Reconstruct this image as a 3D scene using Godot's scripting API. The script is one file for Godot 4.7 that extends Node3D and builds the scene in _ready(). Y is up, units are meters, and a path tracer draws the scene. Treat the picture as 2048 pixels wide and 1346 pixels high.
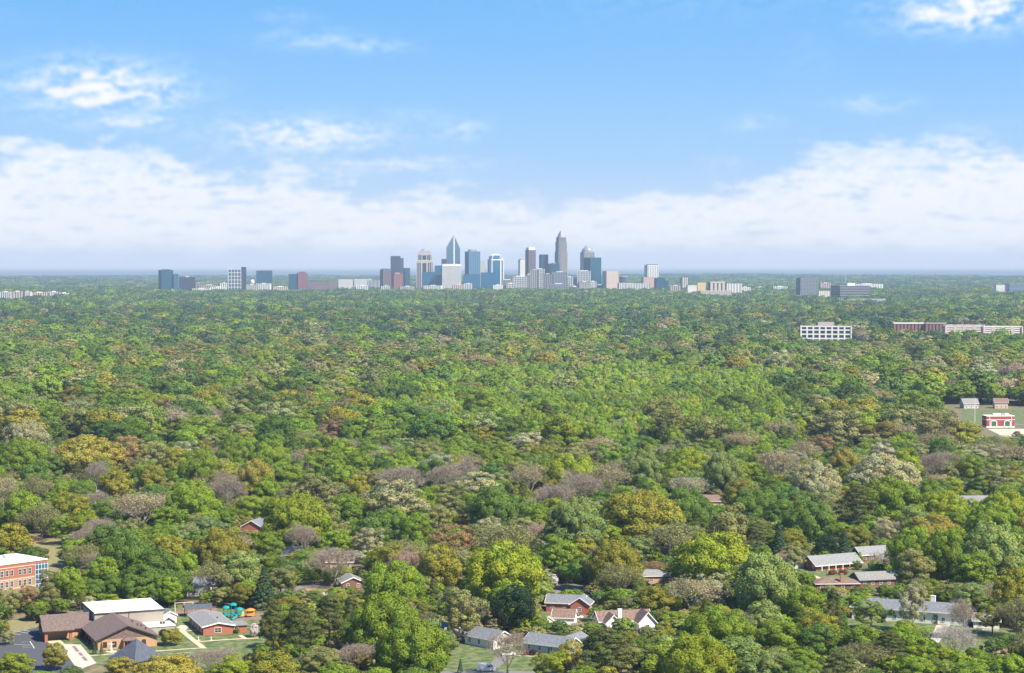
extends Node3D
# Aerial view over a wooded suburb in spring towards a far city skyline.

var counts := {}
var M := {}
var protos := {}
var shared := {}

# ---------------------------------------------------------------- geometry helper
class Geo:
	var v := PackedVector3Array()
	var n := PackedVector3Array()
	var xf := Transform3D()
	func tri(a: Vector3, b: Vector3, c: Vector3) -> void:
		a = xf * a; b = xf * b; c = xf * c
		var m := (b - a).cross(c - a).normalized()
		v.append(a); v.append(c); v.append(b)
		n.append(m); n.append(m); n.append(m)
	func quad(a: Vector3, b: Vector3, c: Vector3, d: Vector3) -> void:
		tri(a, b, c)
		tri(a, c, d)
	func hexa(p: Array) -> void:   # p[0..3] lower ring counter-clockwise from above, p[4..7] upper ring
		quad(p[3], p[2], p[1], p[0])
		quad(p[4], p[5], p[6], p[7])
		for i in 4:
			var j := (i + 1) % 4
			quad(p[i], p[j], p[j + 4], p[i + 4])
	func box(c: Vector3, s: Vector3) -> void:
		var h := s * 0.5
		hexa([c + Vector3(-h.x, -h.y, h.z), c + Vector3(h.x, -h.y, h.z), c + Vector3(h.x, -h.y, -h.z), c + Vector3(-h.x, -h.y, -h.z),
			c + Vector3(-h.x, h.y, h.z), c + Vector3(h.x, h.y, h.z), c + Vector3(h.x, h.y, -h.z), c + Vector3(-h.x, h.y, -h.z)])
	func prism(poly: Array, y0: float, y1: float, k := 1.0, mid := Vector2.ZERO) -> void:  # poly: Vector2(x, z) counter-clockwise from above; top scaled by k about mid
		var m := poly.size()
		var top := []
		for p in poly:
			top.append(mid + (p - mid) * k)
		for i in m:
			var j := (i + 1) % m
			quad(Vector3(poly[i].x, y0, poly[i].y), Vector3(poly[j].x, y0, poly[j].y), Vector3(top[j].x, y1, top[j].y), Vector3(top[i].x, y1, top[i].y))
			if i > 0 and i < m - 1:
				tri(Vector3(top[0].x, y1, top[0].y), Vector3(top[i].x, y1, top[i].y), Vector3(top[i + 1].x, y1, top[i + 1].y))
				tri(Vector3(poly[0].x, y0, poly[0].y), Vector3(poly[i + 1].x, y0, poly[i + 1].y), Vector3(poly[i].x, y0, poly[i].y))
	func tube(a: Vector3, b: Vector3, ra: float, rb: float, sides := 6) -> void:
		var d := (b - a).normalized()
		var s := d.cross(Vector3(0.31, 0.2, 0.93) if absf(d.z) < 0.9 else Vector3.RIGHT).normalized()
		var t := d.cross(s)
		for i in sides:
			var p := TAU * i / sides
			var q := TAU * (i + 1) / sides
			var e := s * cos(p) + t * sin(p)
			var f := s * cos(q) + t * sin(q)
			quad(a + e * ra, a + f * ra, b + f * rb, b + e * rb)
			tri(b + e * rb, b + f * rb, b)
			tri(a + f * ra, a + e * ra, a)
	func lathe(c: Vector3, prof: Array, sides := 10) -> void:   # prof: Vector2(radius, y) from the bottom up
		for k in prof.size() - 1:
			for i in sides:
				var p := TAU * i / sides
				var q := TAU * (i + 1) / sides
				var e := Vector3(cos(p), 0, -sin(p))
				var f := Vector3(cos(q), 0, -sin(q))
				var lo := Vector3(0, prof[k].y, 0) + c
				var hi := Vector3(0, prof[k + 1].y, 0) + c
				quad(lo + e * prof[k].x, lo + f * prof[k].x, hi + f * prof[k + 1].x, hi + e * prof[k + 1].x)
	func mesh() -> ArrayMesh:
		var a := []
		a.resize(Mesh.ARRAY_MAX)
		a[Mesh.ARRAY_VERTEX] = v
		a[Mesh.ARRAY_NORMAL] = n
		var m := ArrayMesh.new()
		m.add_surface_from_arrays(Mesh.PRIMITIVE_TRIANGLES, a)
		return m

# ---------------------------------------------------------------- naming
func numbered(called: String) -> String:
	counts[called] = counts.get(called, -1) + 1
	return called if counts[called] == 0 else "%s_%03d" % [called, counts[called]]

func thing(called: String, label: String, category: String, where: Vector3, turn := 0.0, group := "") -> Node3D:
	var o := Node3D.new()
	o.name = numbered(called)
	add_child(o)
	o.position = where
	o.rotation_degrees.y = turn
	o.set_meta("label", label)
	o.set_meta("category", category)
	if group: o.set_meta("group", group)
	return o

func part(parent: Node3D, called: String, shape, mat: Material, where := Vector3.ZERO, turn := 0.0) -> MeshInstance3D:
	var o := MeshInstance3D.new()
	o.name = called
	o.mesh = shape.mesh() if shape is Geo else shape
	o.material_override = mat
	o.position = where
	o.rotation_degrees.y = turn
	parent.add_child(o, true)
	return o

func stuff_part(parent: Node3D, called: String, shape, mat: Material) -> MeshInstance3D:
	var o := part(parent, called, shape, mat)
	o.set_meta("kind", "stuff")
	return o

func structure(called: String, shape, mat: Material) -> MeshInstance3D:
	var o := part(self, numbered(called), shape, mat)
	o.set_meta("kind", "structure")
	return o

# a flat sheet with the given outline, laid on the ground
func sheet(called: String, pts: Array, y: float, mat: Material) -> void:
	var poly := PackedVector2Array()
	for p in pts:
		poly.append(Vector2(p.x, p.z))
	var g := Geo.new()
	var ix := Geometry2D.triangulate_polygon(poly)
	for i in range(0, ix.size(), 3):
		var a := poly[ix[i]]
		var b := poly[ix[i + 1]]
		var c := poly[ix[i + 2]]
		if (b - a).cross(c - a) > 0.0:
			var t := b
			b = c
			c = t
		g.tri(Vector3(a.x, y, a.y), Vector3(b.x, y, b.y), Vector3(c.x, y, c.y))
	structure(called, g, mat)

# a strip of even width along a line of points: road, path, kerb
func strip(called: String, pts: Array, width: float, y: float, mat: Material) -> void:
	var g := Geo.new()
	var l := []
	var r := []
	for i in pts.size():
		var d: Vector3 = (pts[mini(i + 1, pts.size() - 1)] - pts[maxi(i - 1, 0)]).normalized()
		var s := Vector3(-d.z, 0, d.x) * width * 0.5
		l.append(pts[i] - s)
		r.append(pts[i] + s)
	for i in pts.size() - 1:
		var u := Vector3(0, y, 0)
		g.quad(l[i] + u, r[i] + u, r[i + 1] + u, l[i + 1] + u)
	structure(called, g, mat)

# ---------------------------------------------------------------- materials
func lin(r: float, g: float, b: float) -> Color:
	return Color(r, g, b).linear_to_srgb()

func plain(r: float, g: float, b: float, rough := 0.85, metal := 0.0) -> StandardMaterial3D:
	var m := StandardMaterial3D.new()
	m.albedo_color = lin(r, g, b)
	m.roughness = rough
	m.metallic = metal
	return m

# a material whose colour wanders between two tones with a given grain (in metres)
func mottled(a: Color, b: Color, grain: float, rough := 0.9, sd := 1, contrast := 1.0, octaves := 5) -> StandardMaterial3D:
	var f := FastNoiseLite.new()
	f.seed = sd
	f.frequency = 0.02
	f.fractal_octaves = octaves
	f.fractal_gain = 0.62
	var t := NoiseTexture2D.new()
	t.width = 512
	t.height = 512
	t.seamless = true
	t.noise = f
	var ramp := Gradient.new()
	ramp.set_color(0, a.linear_to_srgb())
	ramp.set_color(1, b.linear_to_srgb())
	ramp.set_offset(0, 0.5 - 0.28 / contrast)
	ramp.set_offset(1, 0.5 + 0.28 / contrast)
	t.color_ramp = ramp
	var m := StandardMaterial3D.new()
	m.albedo_texture = t
	m.uv1_triplanar = true
	m.uv1_world_triplanar = true
	var s := 0.1 / grain
	m.uv1_scale = Vector3(s, s, s)
	m.roughness = rough
	return m

func glassy(r: float, g: float, b: float, rough := 0.18, spec := 0.6) -> StandardMaterial3D:
	var m := plain(r, g, b, rough)
	m.metallic_specular = spec
	return m

const LEAF := {
	"G": [0.245, 0.355, 0.028], "DG": [0.150, 0.245, 0.036], "YG": [0.320, 0.390, 0.025], "OY": [0.330, 0.315, 0.035], "OL": [0.310, 0.315, 0.100],
	"TN": [0.420, 0.360, 0.180], "CR": [0.470, 0.450, 0.230], "BR": [0.400, 0.260, 0.110], "PK": [0.500, 0.330, 0.240], "GO": [0.430, 0.375, 0.060],
	"LG": [0.290, 0.380, 0.100], "PI": [0.160, 0.190, 0.050], "EV": [0.026, 0.062, 0.024], "CO": [0.085, 0.155, 0.070], "BA": [0.500, 0.405, 0.300],
	"PU": [0.066, 0.026, 0.036], "RD": [0.312, 0.065, 0.065], "WF": [0.720, 0.672, 0.600], "WB": [0.660, 0.600, 0.520]}

func leaf_material(kind: String, k: float) -> StandardMaterial3D:
	var c: Array = LEAF[kind]
	var m := plain(c[0] * k, c[1] * k, c[2] * k, 0.7)
	m.vertex_color_use_as_albedo = true
	m.metallic_specular = 0.3
	if kind not in ["BA", "WB"]:
		m.backlight_enabled = true
		m.backlight = Color(0.5, 0.56, 0.26)
	return m

func make_materials() -> void:
	for k in LEAF:
		M["leaf_" + k + "0"] = leaf_material(k, 1.0)
		M["leaf_" + k + "1"] = leaf_material(k, 0.84)
	var tint := plain(1, 1, 1, 0.7)
	tint.vertex_color_use_as_albedo = true
	tint.metallic_specular = 0.3
	tint.backlight_enabled = true
	tint.backlight = Color(0.5, 0.56, 0.26)
	M.tint = tint
	M.bark = mottled(Color(0.10, 0.08, 0.06), Color(0.19, 0.165, 0.14), 0.3, 0.95, 3)
	M.grey_bark = mottled(Color(0.25, 0.21, 0.17), Color(0.38, 0.325, 0.27), 0.3, 0.95, 31)
	M.pale_bark = mottled(Color(0.30, 0.27, 0.23), Color(0.46, 0.43, 0.38), 0.3, 0.95, 4)
	M.soil = mottled(Color(0.09, 0.09, 0.035), Color(0.21, 0.17, 0.095), 6.0, 1.0, 5)
	M.lawn = mottled(Color(0.045, 0.095, 0.018), Color(0.19, 0.185, 0.075), 4.5, 1.0, 6)
	M.dry_lawn = mottled(Color(0.16, 0.15, 0.055), Color(0.27, 0.23, 0.11), 2.0, 1.0, 7)
	M.mulch = mottled(Color(0.17, 0.11, 0.075), Color(0.27, 0.19, 0.14), 0.8, 1.0, 8)
	M.clay = mottled(Color(0.28, 0.15, 0.085), Color(0.36, 0.22, 0.13), 0.8, 1.0, 9)
	M.sand = mottled(Color(0.50, 0.40, 0.27), Color(0.62, 0.52, 0.38), 2.0, 1.0, 10)
	M.asphalt = mottled(Color(0.055, 0.058, 0.068), Color(0.085, 0.088, 0.098), 0.6, 0.95, 11)
	M.old_asphalt = mottled(Color(0.15, 0.145, 0.14), Color(0.21, 0.20, 0.19), 0.6, 0.95, 12)
	M.concrete = mottled(Color(0.42, 0.38, 0.31), Color(0.55, 0.50, 0.42), 0.7, 0.95, 13)
	M.walk = mottled(Color(0.47, 0.39, 0.24), Color(0.60, 0.51, 0.34), 0.6, 0.95, 14)
	M.brown_shingle = mottled(Color(0.102, 0.072, 0.062), Color(0.207, 0.151, 0.132), 1.1, 0.95, 15)
	M.red_brown_shingle = mottled(Color(0.123, 0.080, 0.061), Color(0.269, 0.179, 0.140), 1.1, 0.95, 16)
	M.grey_shingle = mottled(Color(0.111, 0.119, 0.135), Color(0.224, 0.235, 0.263), 1.1, 0.95, 17)
	M.pale_shingle = mottled(Color(0.155, 0.155, 0.15), Color(0.28, 0.275, 0.265), 1.1, 0.9, 18)
	M.slate = mottled(Color(0.045, 0.053, 0.074), Color(0.095, 0.112, 0.146), 1.1, 0.8, 19)
	M.metal_roof = mottled(Color(0.16, 0.165, 0.165), Color(0.29, 0.29, 0.285), 1.1, 0.55, 20)
	M.white_roof = mottled(Color(0.66, 0.64, 0.61), Color(0.80, 0.78, 0.75), 1.5, 0.8, 21)
	M.siding = mottled(Color(0.28, 0.25, 0.21), Color(0.42, 0.385, 0.34), 0.35, 0.7, 22)
	M.red_brick = mottled(Color(0.27, 0.085, 0.055), Color(0.40, 0.15, 0.10), 0.25, 0.95, 23)
	M.tan_brick = mottled(Color(0.36, 0.21, 0.115), Color(0.48, 0.30, 0.18), 0.25, 0.95, 24)
	M.buff_brick = mottled(Color(0.27, 0.16, 0.105), Color(0.37, 0.24, 0.165), 0.4, 0.95, 32)
	M.dark_brick = mottled(Color(0.15, 0.065, 0.045), Color(0.23, 0.11, 0.08), 0.25, 0.95, 25)
	M.pump_brick = mottled(Color(0.30, 0.045, 0.045), Color(0.40, 0.085, 0.08), 0.3, 0.95, 26)
	M.white_wall = mottled(Color(0.68, 0.65, 0.60), Color(0.80, 0.78, 0.74), 0.6, 0.85, 27)
	M.grey_wall = mottled(Color(0.40, 0.41, 0.41), Color(0.50, 0.51, 0.51), 0.6, 0.85, 28)
	M.tan_wall = mottled(Color(0.50, 0.40, 0.30), Color(0.60, 0.50, 0.38), 0.6, 0.85, 29)
	M.trim = plain(0.78, 0.76, 0.72, 0.6)
	M.dark_trim = plain(0.055, 0.035, 0.03, 0.7)
	M.pane = glassy(0.03, 0.035, 0.045, 0.1, 0.6)
	M.blue_pane = glassy(0.05, 0.12, 0.19, 0.08, 0.8)
	M.red_door = plain(0.16, 0.02, 0.03, 0.5)
	M.green_door = plain(0.03, 0.14, 0.08, 0.6)
	M.dark_door = plain(0.10, 0.075, 0.08, 0.6)
	M.paint = plain(0.75, 0.75, 0.73, 0.7)
	M.tyre = plain(0.02, 0.02, 0.02, 0.8)
	M.car_white = glassy(0.78, 0.78, 0.78, 0.25, 0.5)
	M.car_dark = glassy(0.03, 0.035, 0.045, 0.25, 0.5)
	M.teal_plastic = plain(0.005, 0.26, 0.27, 0.45)
	M.orange_plastic = plain(0.72, 0.26, 0.03, 0.5)
	M.yellow_plastic = plain(0.72, 0.45, 0.06, 0.5)
	M.steel = plain(0.42, 0.43, 0.44, 0.5, 0.5)
	M.wood = mottled(Color(0.16, 0.10, 0.06), Color(0.25, 0.17, 0.11), 0.3, 0.9, 30)
	M.orange_paint = plain(0.62, 0.19, 0.06, 0.6)
	M.marble = plain(0.74, 0.63, 0.56, 0.7)
	M.bin_green = plain(0.02, 0.12, 0.07, 0.5)
	# towers
	M.teal_glass = glassy(0.008, 0.075, 0.105, 0.16, 0.75)
	M.dark_glass = glassy(0.016, 0.028, 0.046, 0.16, 0.6)
	M.blue_glass = glassy(0.012, 0.10, 0.19, 0.16, 0.75)
	M.pale_glass = glassy(0.08, 0.17, 0.24, 0.14, 0.9)
	M.grey_glass = glassy(0.05, 0.075, 0.10, 0.18, 0.7)
	M.slate_stone = plain(0.075, 0.08, 0.11, 0.6)
	M.mauve_stone = plain(0.30, 0.25, 0.235, 0.7)
	M.pink_stone = plain(0.55, 0.41, 0.36, 0.75)
	M.beige_stone = plain(0.46, 0.40, 0.33, 0.75)
	M.white_stone = plain(0.70, 0.69, 0.66, 0.7)
	M.grey_stone = plain(0.30, 0.305, 0.31, 0.7)
	M.red_stone = plain(0.24, 0.105, 0.09, 0.75)
	M.dark_red_stone = plain(0.13, 0.06, 0.06, 0.75)
	M.brown_stone = plain(0.24, 0.17, 0.155, 0.65)
	M.yellow_stone = plain(0.62, 0.47, 0.20, 0.75)
	M.silver = plain(0.25, 0.26, 0.28, 0.5, 0.1)

# ---------------------------------------------------------------- trees
# Leaf clumps as small kite-shaped faces spread over many lobes; every face has its own tone.
func leaf_mesh(lobes: Array, leaves: int, size: float, rough_out: float, flat: float, sd: int, aspect := 0.62, skeleton: Geo = null, even := 0.0, bark: Material = null) -> ArrayMesh:
	var r := RandomNumberGenerator.new()
	r.seed = sd
	var total := 0.0
	for l in lobes:
		total += l[1] * l[1]
	var counts_ := []
	var sum := 0
	for l in lobes:
		var k := maxi(4, int(leaves * l[1] * l[1] / total))
		counts_.append(k)
		sum += k
	var v := PackedVector3Array()
	var nn := PackedVector3Array()
	var cc := PackedColorArray()
	var ix := PackedInt32Array()
	v.resize(sum * 4)
	nn.resize(sum * 4)
	cc.resize(sum * 4)
	ix.resize(sum * 6)
	var at := 0
	for li in lobes.size():
		var c: Vector3 = lobes[li][0]
		var rad: float = lobes[li][1]
		var out: Vector3 = lobes[li][2]
		var tone := r.randf_range(0.78, 1.0)
		var warm := r.randf_range(-0.1, 0.1)
		for q in counts_[li]:
			var d := Vector3(r.randfn(), r.randfn(), r.randfn()).normalized()
			if d.dot(out) < -0.25 and r.randf() < 0.75:
				d = -d
			var p := c + Vector3(d.x, d.y * flat, d.z) * rad * (1.0 - rough_out * r.randf() * r.randf() + 0.12 * r.randfn() * rough_out)
			var nrm := (d * 0.9 + out * 0.25 + Vector3(r.randfn(), r.randfn() + 0.35, r.randfn()) * 0.55).normalized()
			var t := nrm.cross(Vector3(r.randfn(), r.randfn(), r.randfn())).normalized()
			var b := nrm.cross(t)
			var s := size * r.randf_range(0.45, 1.55)
			var w := s * aspect
			v[at] = p + t * s * 0.55
			v[at + 1] = p + b * w * 0.5 + nrm * s * 0.08
			v[at + 2] = p - t * s * 0.45
			v[at + 3] = p - b * w * 0.5 + nrm * s * 0.08
			var sm := (nrm * (1.0 - even * 0.65) + d * (0.7 - even * 0.4) + out * (0.2 + even * 1.0)).normalized()
			var g := tone * r.randf_range(0.72 + even * 0.14, 1.0)
			var col := Color(clampf(g * (1.0 + warm), 0, 1), g, clampf(g * (1.0 - warm), 0, 1))
			for k in 4:
				nn[at + k] = sm
				cc[at + k] = col
			var i6 := at / 4 * 6
			ix[i6] = at; ix[i6 + 1] = at + 2; ix[i6 + 2] = at + 1
			ix[i6 + 3] = at; ix[i6 + 4] = at + 3; ix[i6 + 5] = at + 2
			at += 4
	var a := []
	a.resize(Mesh.ARRAY_MAX)
	a[Mesh.ARRAY_VERTEX] = v
	a[Mesh.ARRAY_NORMAL] = nn
	a[Mesh.ARRAY_COLOR] = cc
	a[Mesh.ARRAY_INDEX] = ix
	var m := ArrayMesh.new()
	m.add_surface_from_arrays(Mesh.PRIMITIVE_TRIANGLES, a)
	m.surface_set_material(0, M.tint)
	if skeleton:
		var s := []
		s.resize(Mesh.ARRAY_MAX)
		s[Mesh.ARRAY_VERTEX] = skeleton.v
		s[Mesh.ARRAY_NORMAL] = skeleton.n
		m.add_surface_from_arrays(Mesh.PRIMITIVE_TRIANGLES, s)
		m.surface_set_material(1, bark if bark else M.bark)
	return m

# lobes of a broad crown: centre height cy, half width rx, half height ry
func crown_lobes(r: RandomNumberGenerator, n: int, rx: float, ry: float, cy: float, lobe: float, uneven: float, bottom := -0.45, far_off := false) -> Array:
	var f := FastNoiseLite.new()
	f.seed = r.randi()
	f.frequency = 0.9
	if far_off:
		n = int(n * 1.8)
		lobe *= 0.72
		uneven *= 0.6
	var out := []
	for i in n:
		var y := lerpf(bottom, 1.0, (i + r.randf()) / n)
		var a := i * 2.39996 + r.randf_range(-0.5, 0.5)
		var s := sqrt(maxf(0.0, 1.0 - y * y))
		var d := Vector3(cos(a) * s, y, sin(a) * s)
		var k := (0.80 + uneven * f.get_noise_3dv(d * 1.4)) * r.randf_range(0.86, 1.06)
		if i % 6 == 5:
			k *= 0.5
		var lr := lobe * rx * r.randf_range(0.7, 1.3)
		out.append([Vector3(d.x * rx * k, cy + d.y * ry * k, d.z * rx * k), lr, (d + Vector3(0, 0.25, 0)).normalized()])
	return out

func limbs(g: Geo, r: RandomNumberGenerator, lobes: Array, fork: float, rad: float, n: int, base_r := 0.0) -> void:
	var top := Vector3(r.randf_range(-0.4, 0.4), fork, r.randf_range(-0.4, 0.4))
	g.tube(Vector3(0, -0.4, 0), top, rad if base_r == 0.0 else base_r, rad * 0.72, 7)
	for i in n:
		var l: Array = lobes[(i * 7 + 3) % lobes.size()]
		var e: Vector3 = l[0]
		var m := top.lerp(e, 0.5) + Vector3(0, (e.y - fork) * 0.12, 0)
		g.tube(top, m, rad * 0.5, rad * 0.28, 5)
		g.tube(m, e, rad * 0.28, rad * 0.1, 4)

func branch(g: Geo, r: RandomNumberGenerator, p: Vector3, d: Vector3, length: float, rad: float, level: int, tips: Array) -> void:
	var q := p + d * length * 0.55
	var d2 := (d + Vector3(r.randf_range(-0.25, 0.25), r.randf_range(-0.05, 0.25), r.randf_range(-0.25, 0.25))).normalized()
	var e := q + d2 * length * 0.45
	if level >= 3:
		var s := d.cross(Vector3(r.randfn(), r.randfn(), r.randfn())).normalized() * rad
		g.quad(p - s, p + s, q + s * 0.7, q - s * 0.7)
		g.tri(q - s * 0.7, q + s * 0.7, e)
	else:
		g.tube(p, q, rad, rad * 0.8, 5 if level < 2 else 3)
		g.tube(q, e, rad * 0.8, rad * 0.55, 5 if level < 2 else 3)
	if level == 4:
		tips.append(e)
		return
	var n: int = [6, 5, 5, 5][level]
	for i in n:
		var a: float = TAU * (i + r.randf() * 0.7) / n
		var side := d.cross(Vector3(0.3, 0.1, 0.9)).normalized()
		var dir := (d2 * r.randf_range(0.75, 1.25) + side.rotated(d, a) * r.randf_range(0.5, 0.95) + Vector3(0, 0.22, 0)).normalized()
		branch(g, r, p.lerp(e, r.randf_range(0.55, 1.0)) if i < n - 1 else e, dir, length * r.randf_range(0.55, 0.75), rad * 0.52, level + 1, tips)

# builds a tree form: {crown, trunk, w, h}; leaf count and leaf size set its fineness
func make_form(form: String, sd: int, count: float, size: float, joined := false) -> Dictionary:
	var r := RandomNumberGenerator.new()
	r.seed = sd
	var g := Geo.new()
	var lobes := []
	var w := 14.0
	var h := 17.0
	var crown: ArrayMesh
	var sk: Geo = g if joined else null
	var even := 0.0 if not joined else (0.6 if size < 2.0 else 1.0)
	match form:
		"dome":
			w = 12.4
			h = 16.4
			lobes = crown_lobes(r, 52, 6.1, 7.2, 9.0, 0.27, 0.35, -0.8, joined)
			limbs(g, r, lobes, 3.8, 0.38, 7)
			crown = leaf_mesh(lobes, int(12500 * count), 0.46 * size, 0.34, 0.85, sd, 0.62, sk, even)
		"oval":
			w = 12.0
			h = 19.3
			lobes = crown_lobes(r, 56, 5.9, 9.2, 10.4, 0.27, 0.4, -0.88, joined)
			limbs(g, r, lobes, 4.6, 0.36, 7)
			crown = leaf_mesh(lobes, int(13000 * count), 0.46 * size, 0.34, 0.95, sd, 0.62, sk, even)
		"loose":
			w = 12.0
			h = 18.6
			lobes = crown_lobes(r, 40, 6.0, 8.2, 10.4, 0.25, 0.7, -0.8, joined)
			limbs(g, r, lobes, 6.5, 0.34, 16)
			crown = leaf_mesh(lobes, int(9000 * count), 0.44 * size, 0.5, 0.8, sd, 0.6, sk, even)
		"grand":
			w = 24.4
			h = 20.2
			lobes = crown_lobes(r, 124, 12.6, 10.2, 10.4, 0.175, 0.28, -0.8, joined)
			limbs(g, r, lobes, 5.0, 0.65, 14)
			crown = leaf_mesh(lobes, int(34000 * count), 0.53 * size, 0.34, 0.8, sd, 0.62, sk, even)
		"sparse", "bare":
			h = 18.0
			var tips := []
			g.tube(Vector3(0, -0.4, 0), Vector3(0, 4.2, 0), 0.36, 0.3, 7)
			for i in 7:
				var a := TAU * (i + r.randf() * 0.6) / 7
				var lean := 0.25 if i == 0 else r.randf_range(0.45, 0.95)
				branch(g, r, Vector3(0, r.randf_range(3.0, 4.3), 0), Vector3(cos(a) * lean, 1, sin(a) * lean).normalized(), r.randf_range(5.6, 6.8), 0.2, 1, tips)
			var tw := Geo.new()
			for e in tips:
				var out: Vector3 = (e - Vector3(0, 8, 0)).normalized()
				if form == "sparse":
					lobes.append([e, r.randf_range(0.7, 1.2), out])
				if joined: continue
				for k in (5 if form == "bare" else 2):
					var d: Vector3 = (out + Vector3(r.randfn(), r.randfn() + 0.2, r.randfn()) * 0.55).normalized()
					var s: Vector3 = d.cross(Vector3(r.randfn(), r.randfn(), r.randfn())).normalized() * (0.035 if form == "bare" else 0.025)
					var l := r.randf_range(0.9, 1.9)
					tw.tri(e - s, e + s, e + d * l)
			if form == "bare":
				for e in tips:
					lobes.append([e, 1.0, (e - Vector3(0, 8, 0)).normalized()])
				crown = leaf_mesh(lobes, int((2600 if not joined else 1700) * count), 0.85 * size, 0.9, 1.0, sd, 0.06 if not joined else 0.12, sk, even, M.grey_bark)
			else:
				crown = leaf_mesh(lobes, int(5200 * count), 0.44 * size, 0.9, 0.9, sd, 0.6, sk, even, M.grey_bark)
			if not joined:
				g.v.append_array(tw.v)
				g.n.append_array(tw.n)
		"pine":
			w = 11.0
			h = 24.0
			g.tube(Vector3(0, -0.4, 0), Vector3(0.3, 12, 0.1), 0.36, 0.25, 7)
			g.tube(Vector3(0.3, 12, 0.1), Vector3(0.1, 23, 0), 0.25, 0.06, 6)
			for i in 46:
				var t := (i + r.randf()) / 46.0
				var y := lerpf(9.5, 23.0, pow(t, 0.9))
				var reach := lerpf(4.6, 0.6, pow(t, 1.7)) * r.randf_range(0.55, 1.1)
				var a := i * 2.39996 + r.randf() * 0.6
				var e := Vector3(cos(a) * reach, y + reach * 0.12, sin(a) * reach)
				g.tube(Vector3(0.2, y - reach * 0.15, 0.05), e, 0.09, 0.04, 4)
				lobes.append([e, r.randf_range(0.95, 1.6), Vector3(cos(a) * 0.7, 0.7, sin(a) * 0.7).normalized()])
			crown = leaf_mesh(lobes, int(9000 * count), 0.48 * size, 0.7, 0.62, sd, 0.36, sk, even)
		"cone":
			w = 7.5
			h = 15.0
			g.tube(Vector3(0, -0.4, 0), Vector3(0, 14, 0), 0.22, 0.04, 6)
			for i in 90:
				var t := (i + r.randf()) / 90.0
				var y := lerpf(1.2, 14.2, t)
				var reach := lerpf(3.2, 0.25, pow(t, 0.85)) * r.randf_range(0.8, 1.08)
				var a := i * 2.39996
				lobes.append([Vector3(cos(a) * reach, y, sin(a) * reach), lerpf(0.85, 0.35, t), Vector3(cos(a) * 0.85, 0.5, sin(a) * 0.85).normalized()])
			crown = leaf_mesh(lobes, int(5500 * count), 0.42 * size, 0.6, 0.7, sd, 0.5, sk, even)
		"magnolia":
			w = 14.0
			h = 15.0
			lobes = crown_lobes(r, 60, 6.0, 7.4, 7.3, 0.24, 0.25, -0.95, joined)
			limbs(g, r, lobes, 2.5, 0.34, 6)
			crown = leaf_mesh(lobes, int(11500 * count), 0.42 * size, 0.45, 0.95, sd, 0.6, sk, even)
		"bush":
			w = 4.0
			h = 3.4
			lobes = crown_lobes(r, 18, 1.65, 1.5, 1.65, 0.36, 0.2, -0.8, joined)
			g.tube(Vector3(0, -0.2, 0), Vector3(0, 1.4, 0), 0.1, 0.06, 5)
			crown = leaf_mesh(lobes, int(1500 * count), 0.3 * size, 0.4, 0.95, sd, 0.62, sk, even)
	return {"crown": crown, "trunk": null if joined else g.mesh(), "w": w, "h": h}

# which forms a kind of tree may take
func forms_of(kind: String, w: float) -> Array:
	match kind:
		"PI": return ["pine0", "pine1"]
		"EV": return ["magnolia0"]
		"CO": return ["cone0"]
		"BA", "WB": return ["bare0", "bare1"]
		"TN", "PK", "WF": return ["sparse0", "sparse1"] if w < 24 else ["loose0", "grand1"]
		"CR", "BR": return ["loose0", "loose1", "sparse0"] if w < 24 else ["grand1", "loose0"]
		"OL": return ["loose0", "loose1", "sparse1", "oval0"]
		"PU", "RD", "BU": return ["bush0"]
	if w > 21.0: return ["grand0", "grand1"]
	return ["dome0", "dome1", "oval0", "oval1", "oval2", "loose1"]

func make_forms() -> void:
	for d in [["dome", 2], ["oval", 3], ["loose", 2], ["grand", 2], ["sparse", 2], ["bare", 2], ["pine", 2], ["cone", 1], ["magnolia", 1], ["bush", 1]]:
		for k in d[1]:
			protos[d[0] + str(k)] = make_form(d[0], 100 + k * 17 + d[0].hash() % 1000, 1.0, 1.0)
	# the same crowns, coarser, for the woodland farther off
	for d in ["dome", "oval", "loose", "sparse", "bare", "pine"]:
		protos["mid_" + d] = make_form(d, 300 + d.hash() % 1000, 0.36, 1.6, true)
		protos["far_" + d] = make_form(d, 500 + d.hash() % 1000, 0.16, 2.3, true)
	for d in ["dome0", "dome1", "oval0", "oval1", "oval2", "loose0", "loose1", "sparse0", "bare0", "pine0", "grand0"]:
		var p: Dictionary = protos[d]
		var m := (p.crown as ArrayMesh).duplicate() as ArrayMesh
		m.add_surface_from_arrays(Mesh.PRIMITIVE_TRIANGLES, (p.trunk as ArrayMesh).surface_get_arrays(0))
		m.surface_set_material(0, M.tint)
		m.surface_set_material(1, M.grey_bark if d.begins_with("bare") or d.begins_with("sparse") else M.bark)
		protos["near_" + d] = {"crown": m, "w": p.w, "h": p.h}
	# groups of crowns for the woods kilometres away
	for k in 3:
		var r := RandomNumberGenerator.new()
		r.seed = 900 + k
		var lobes := []
		for i in 4:
			var a := TAU * i / 4.0 + r.randf()
			var q := r.randf_range(7.0, 14.0)
			var cr := r.randf_range(8.0, 13.0)
			var c := Vector3(cos(a) * q, r.randf_range(1.0, 7.0), sin(a) * q)
			lobes.append([c, cr, Vector3.UP])
		protos["grove" + str(k)] = {"crown": leaf_mesh(lobes, 1100, 2.7, 0.2, 0.95, 950 + k, 0.8, null, 1.0), "w": 40.0, "h": 17.0}

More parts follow.
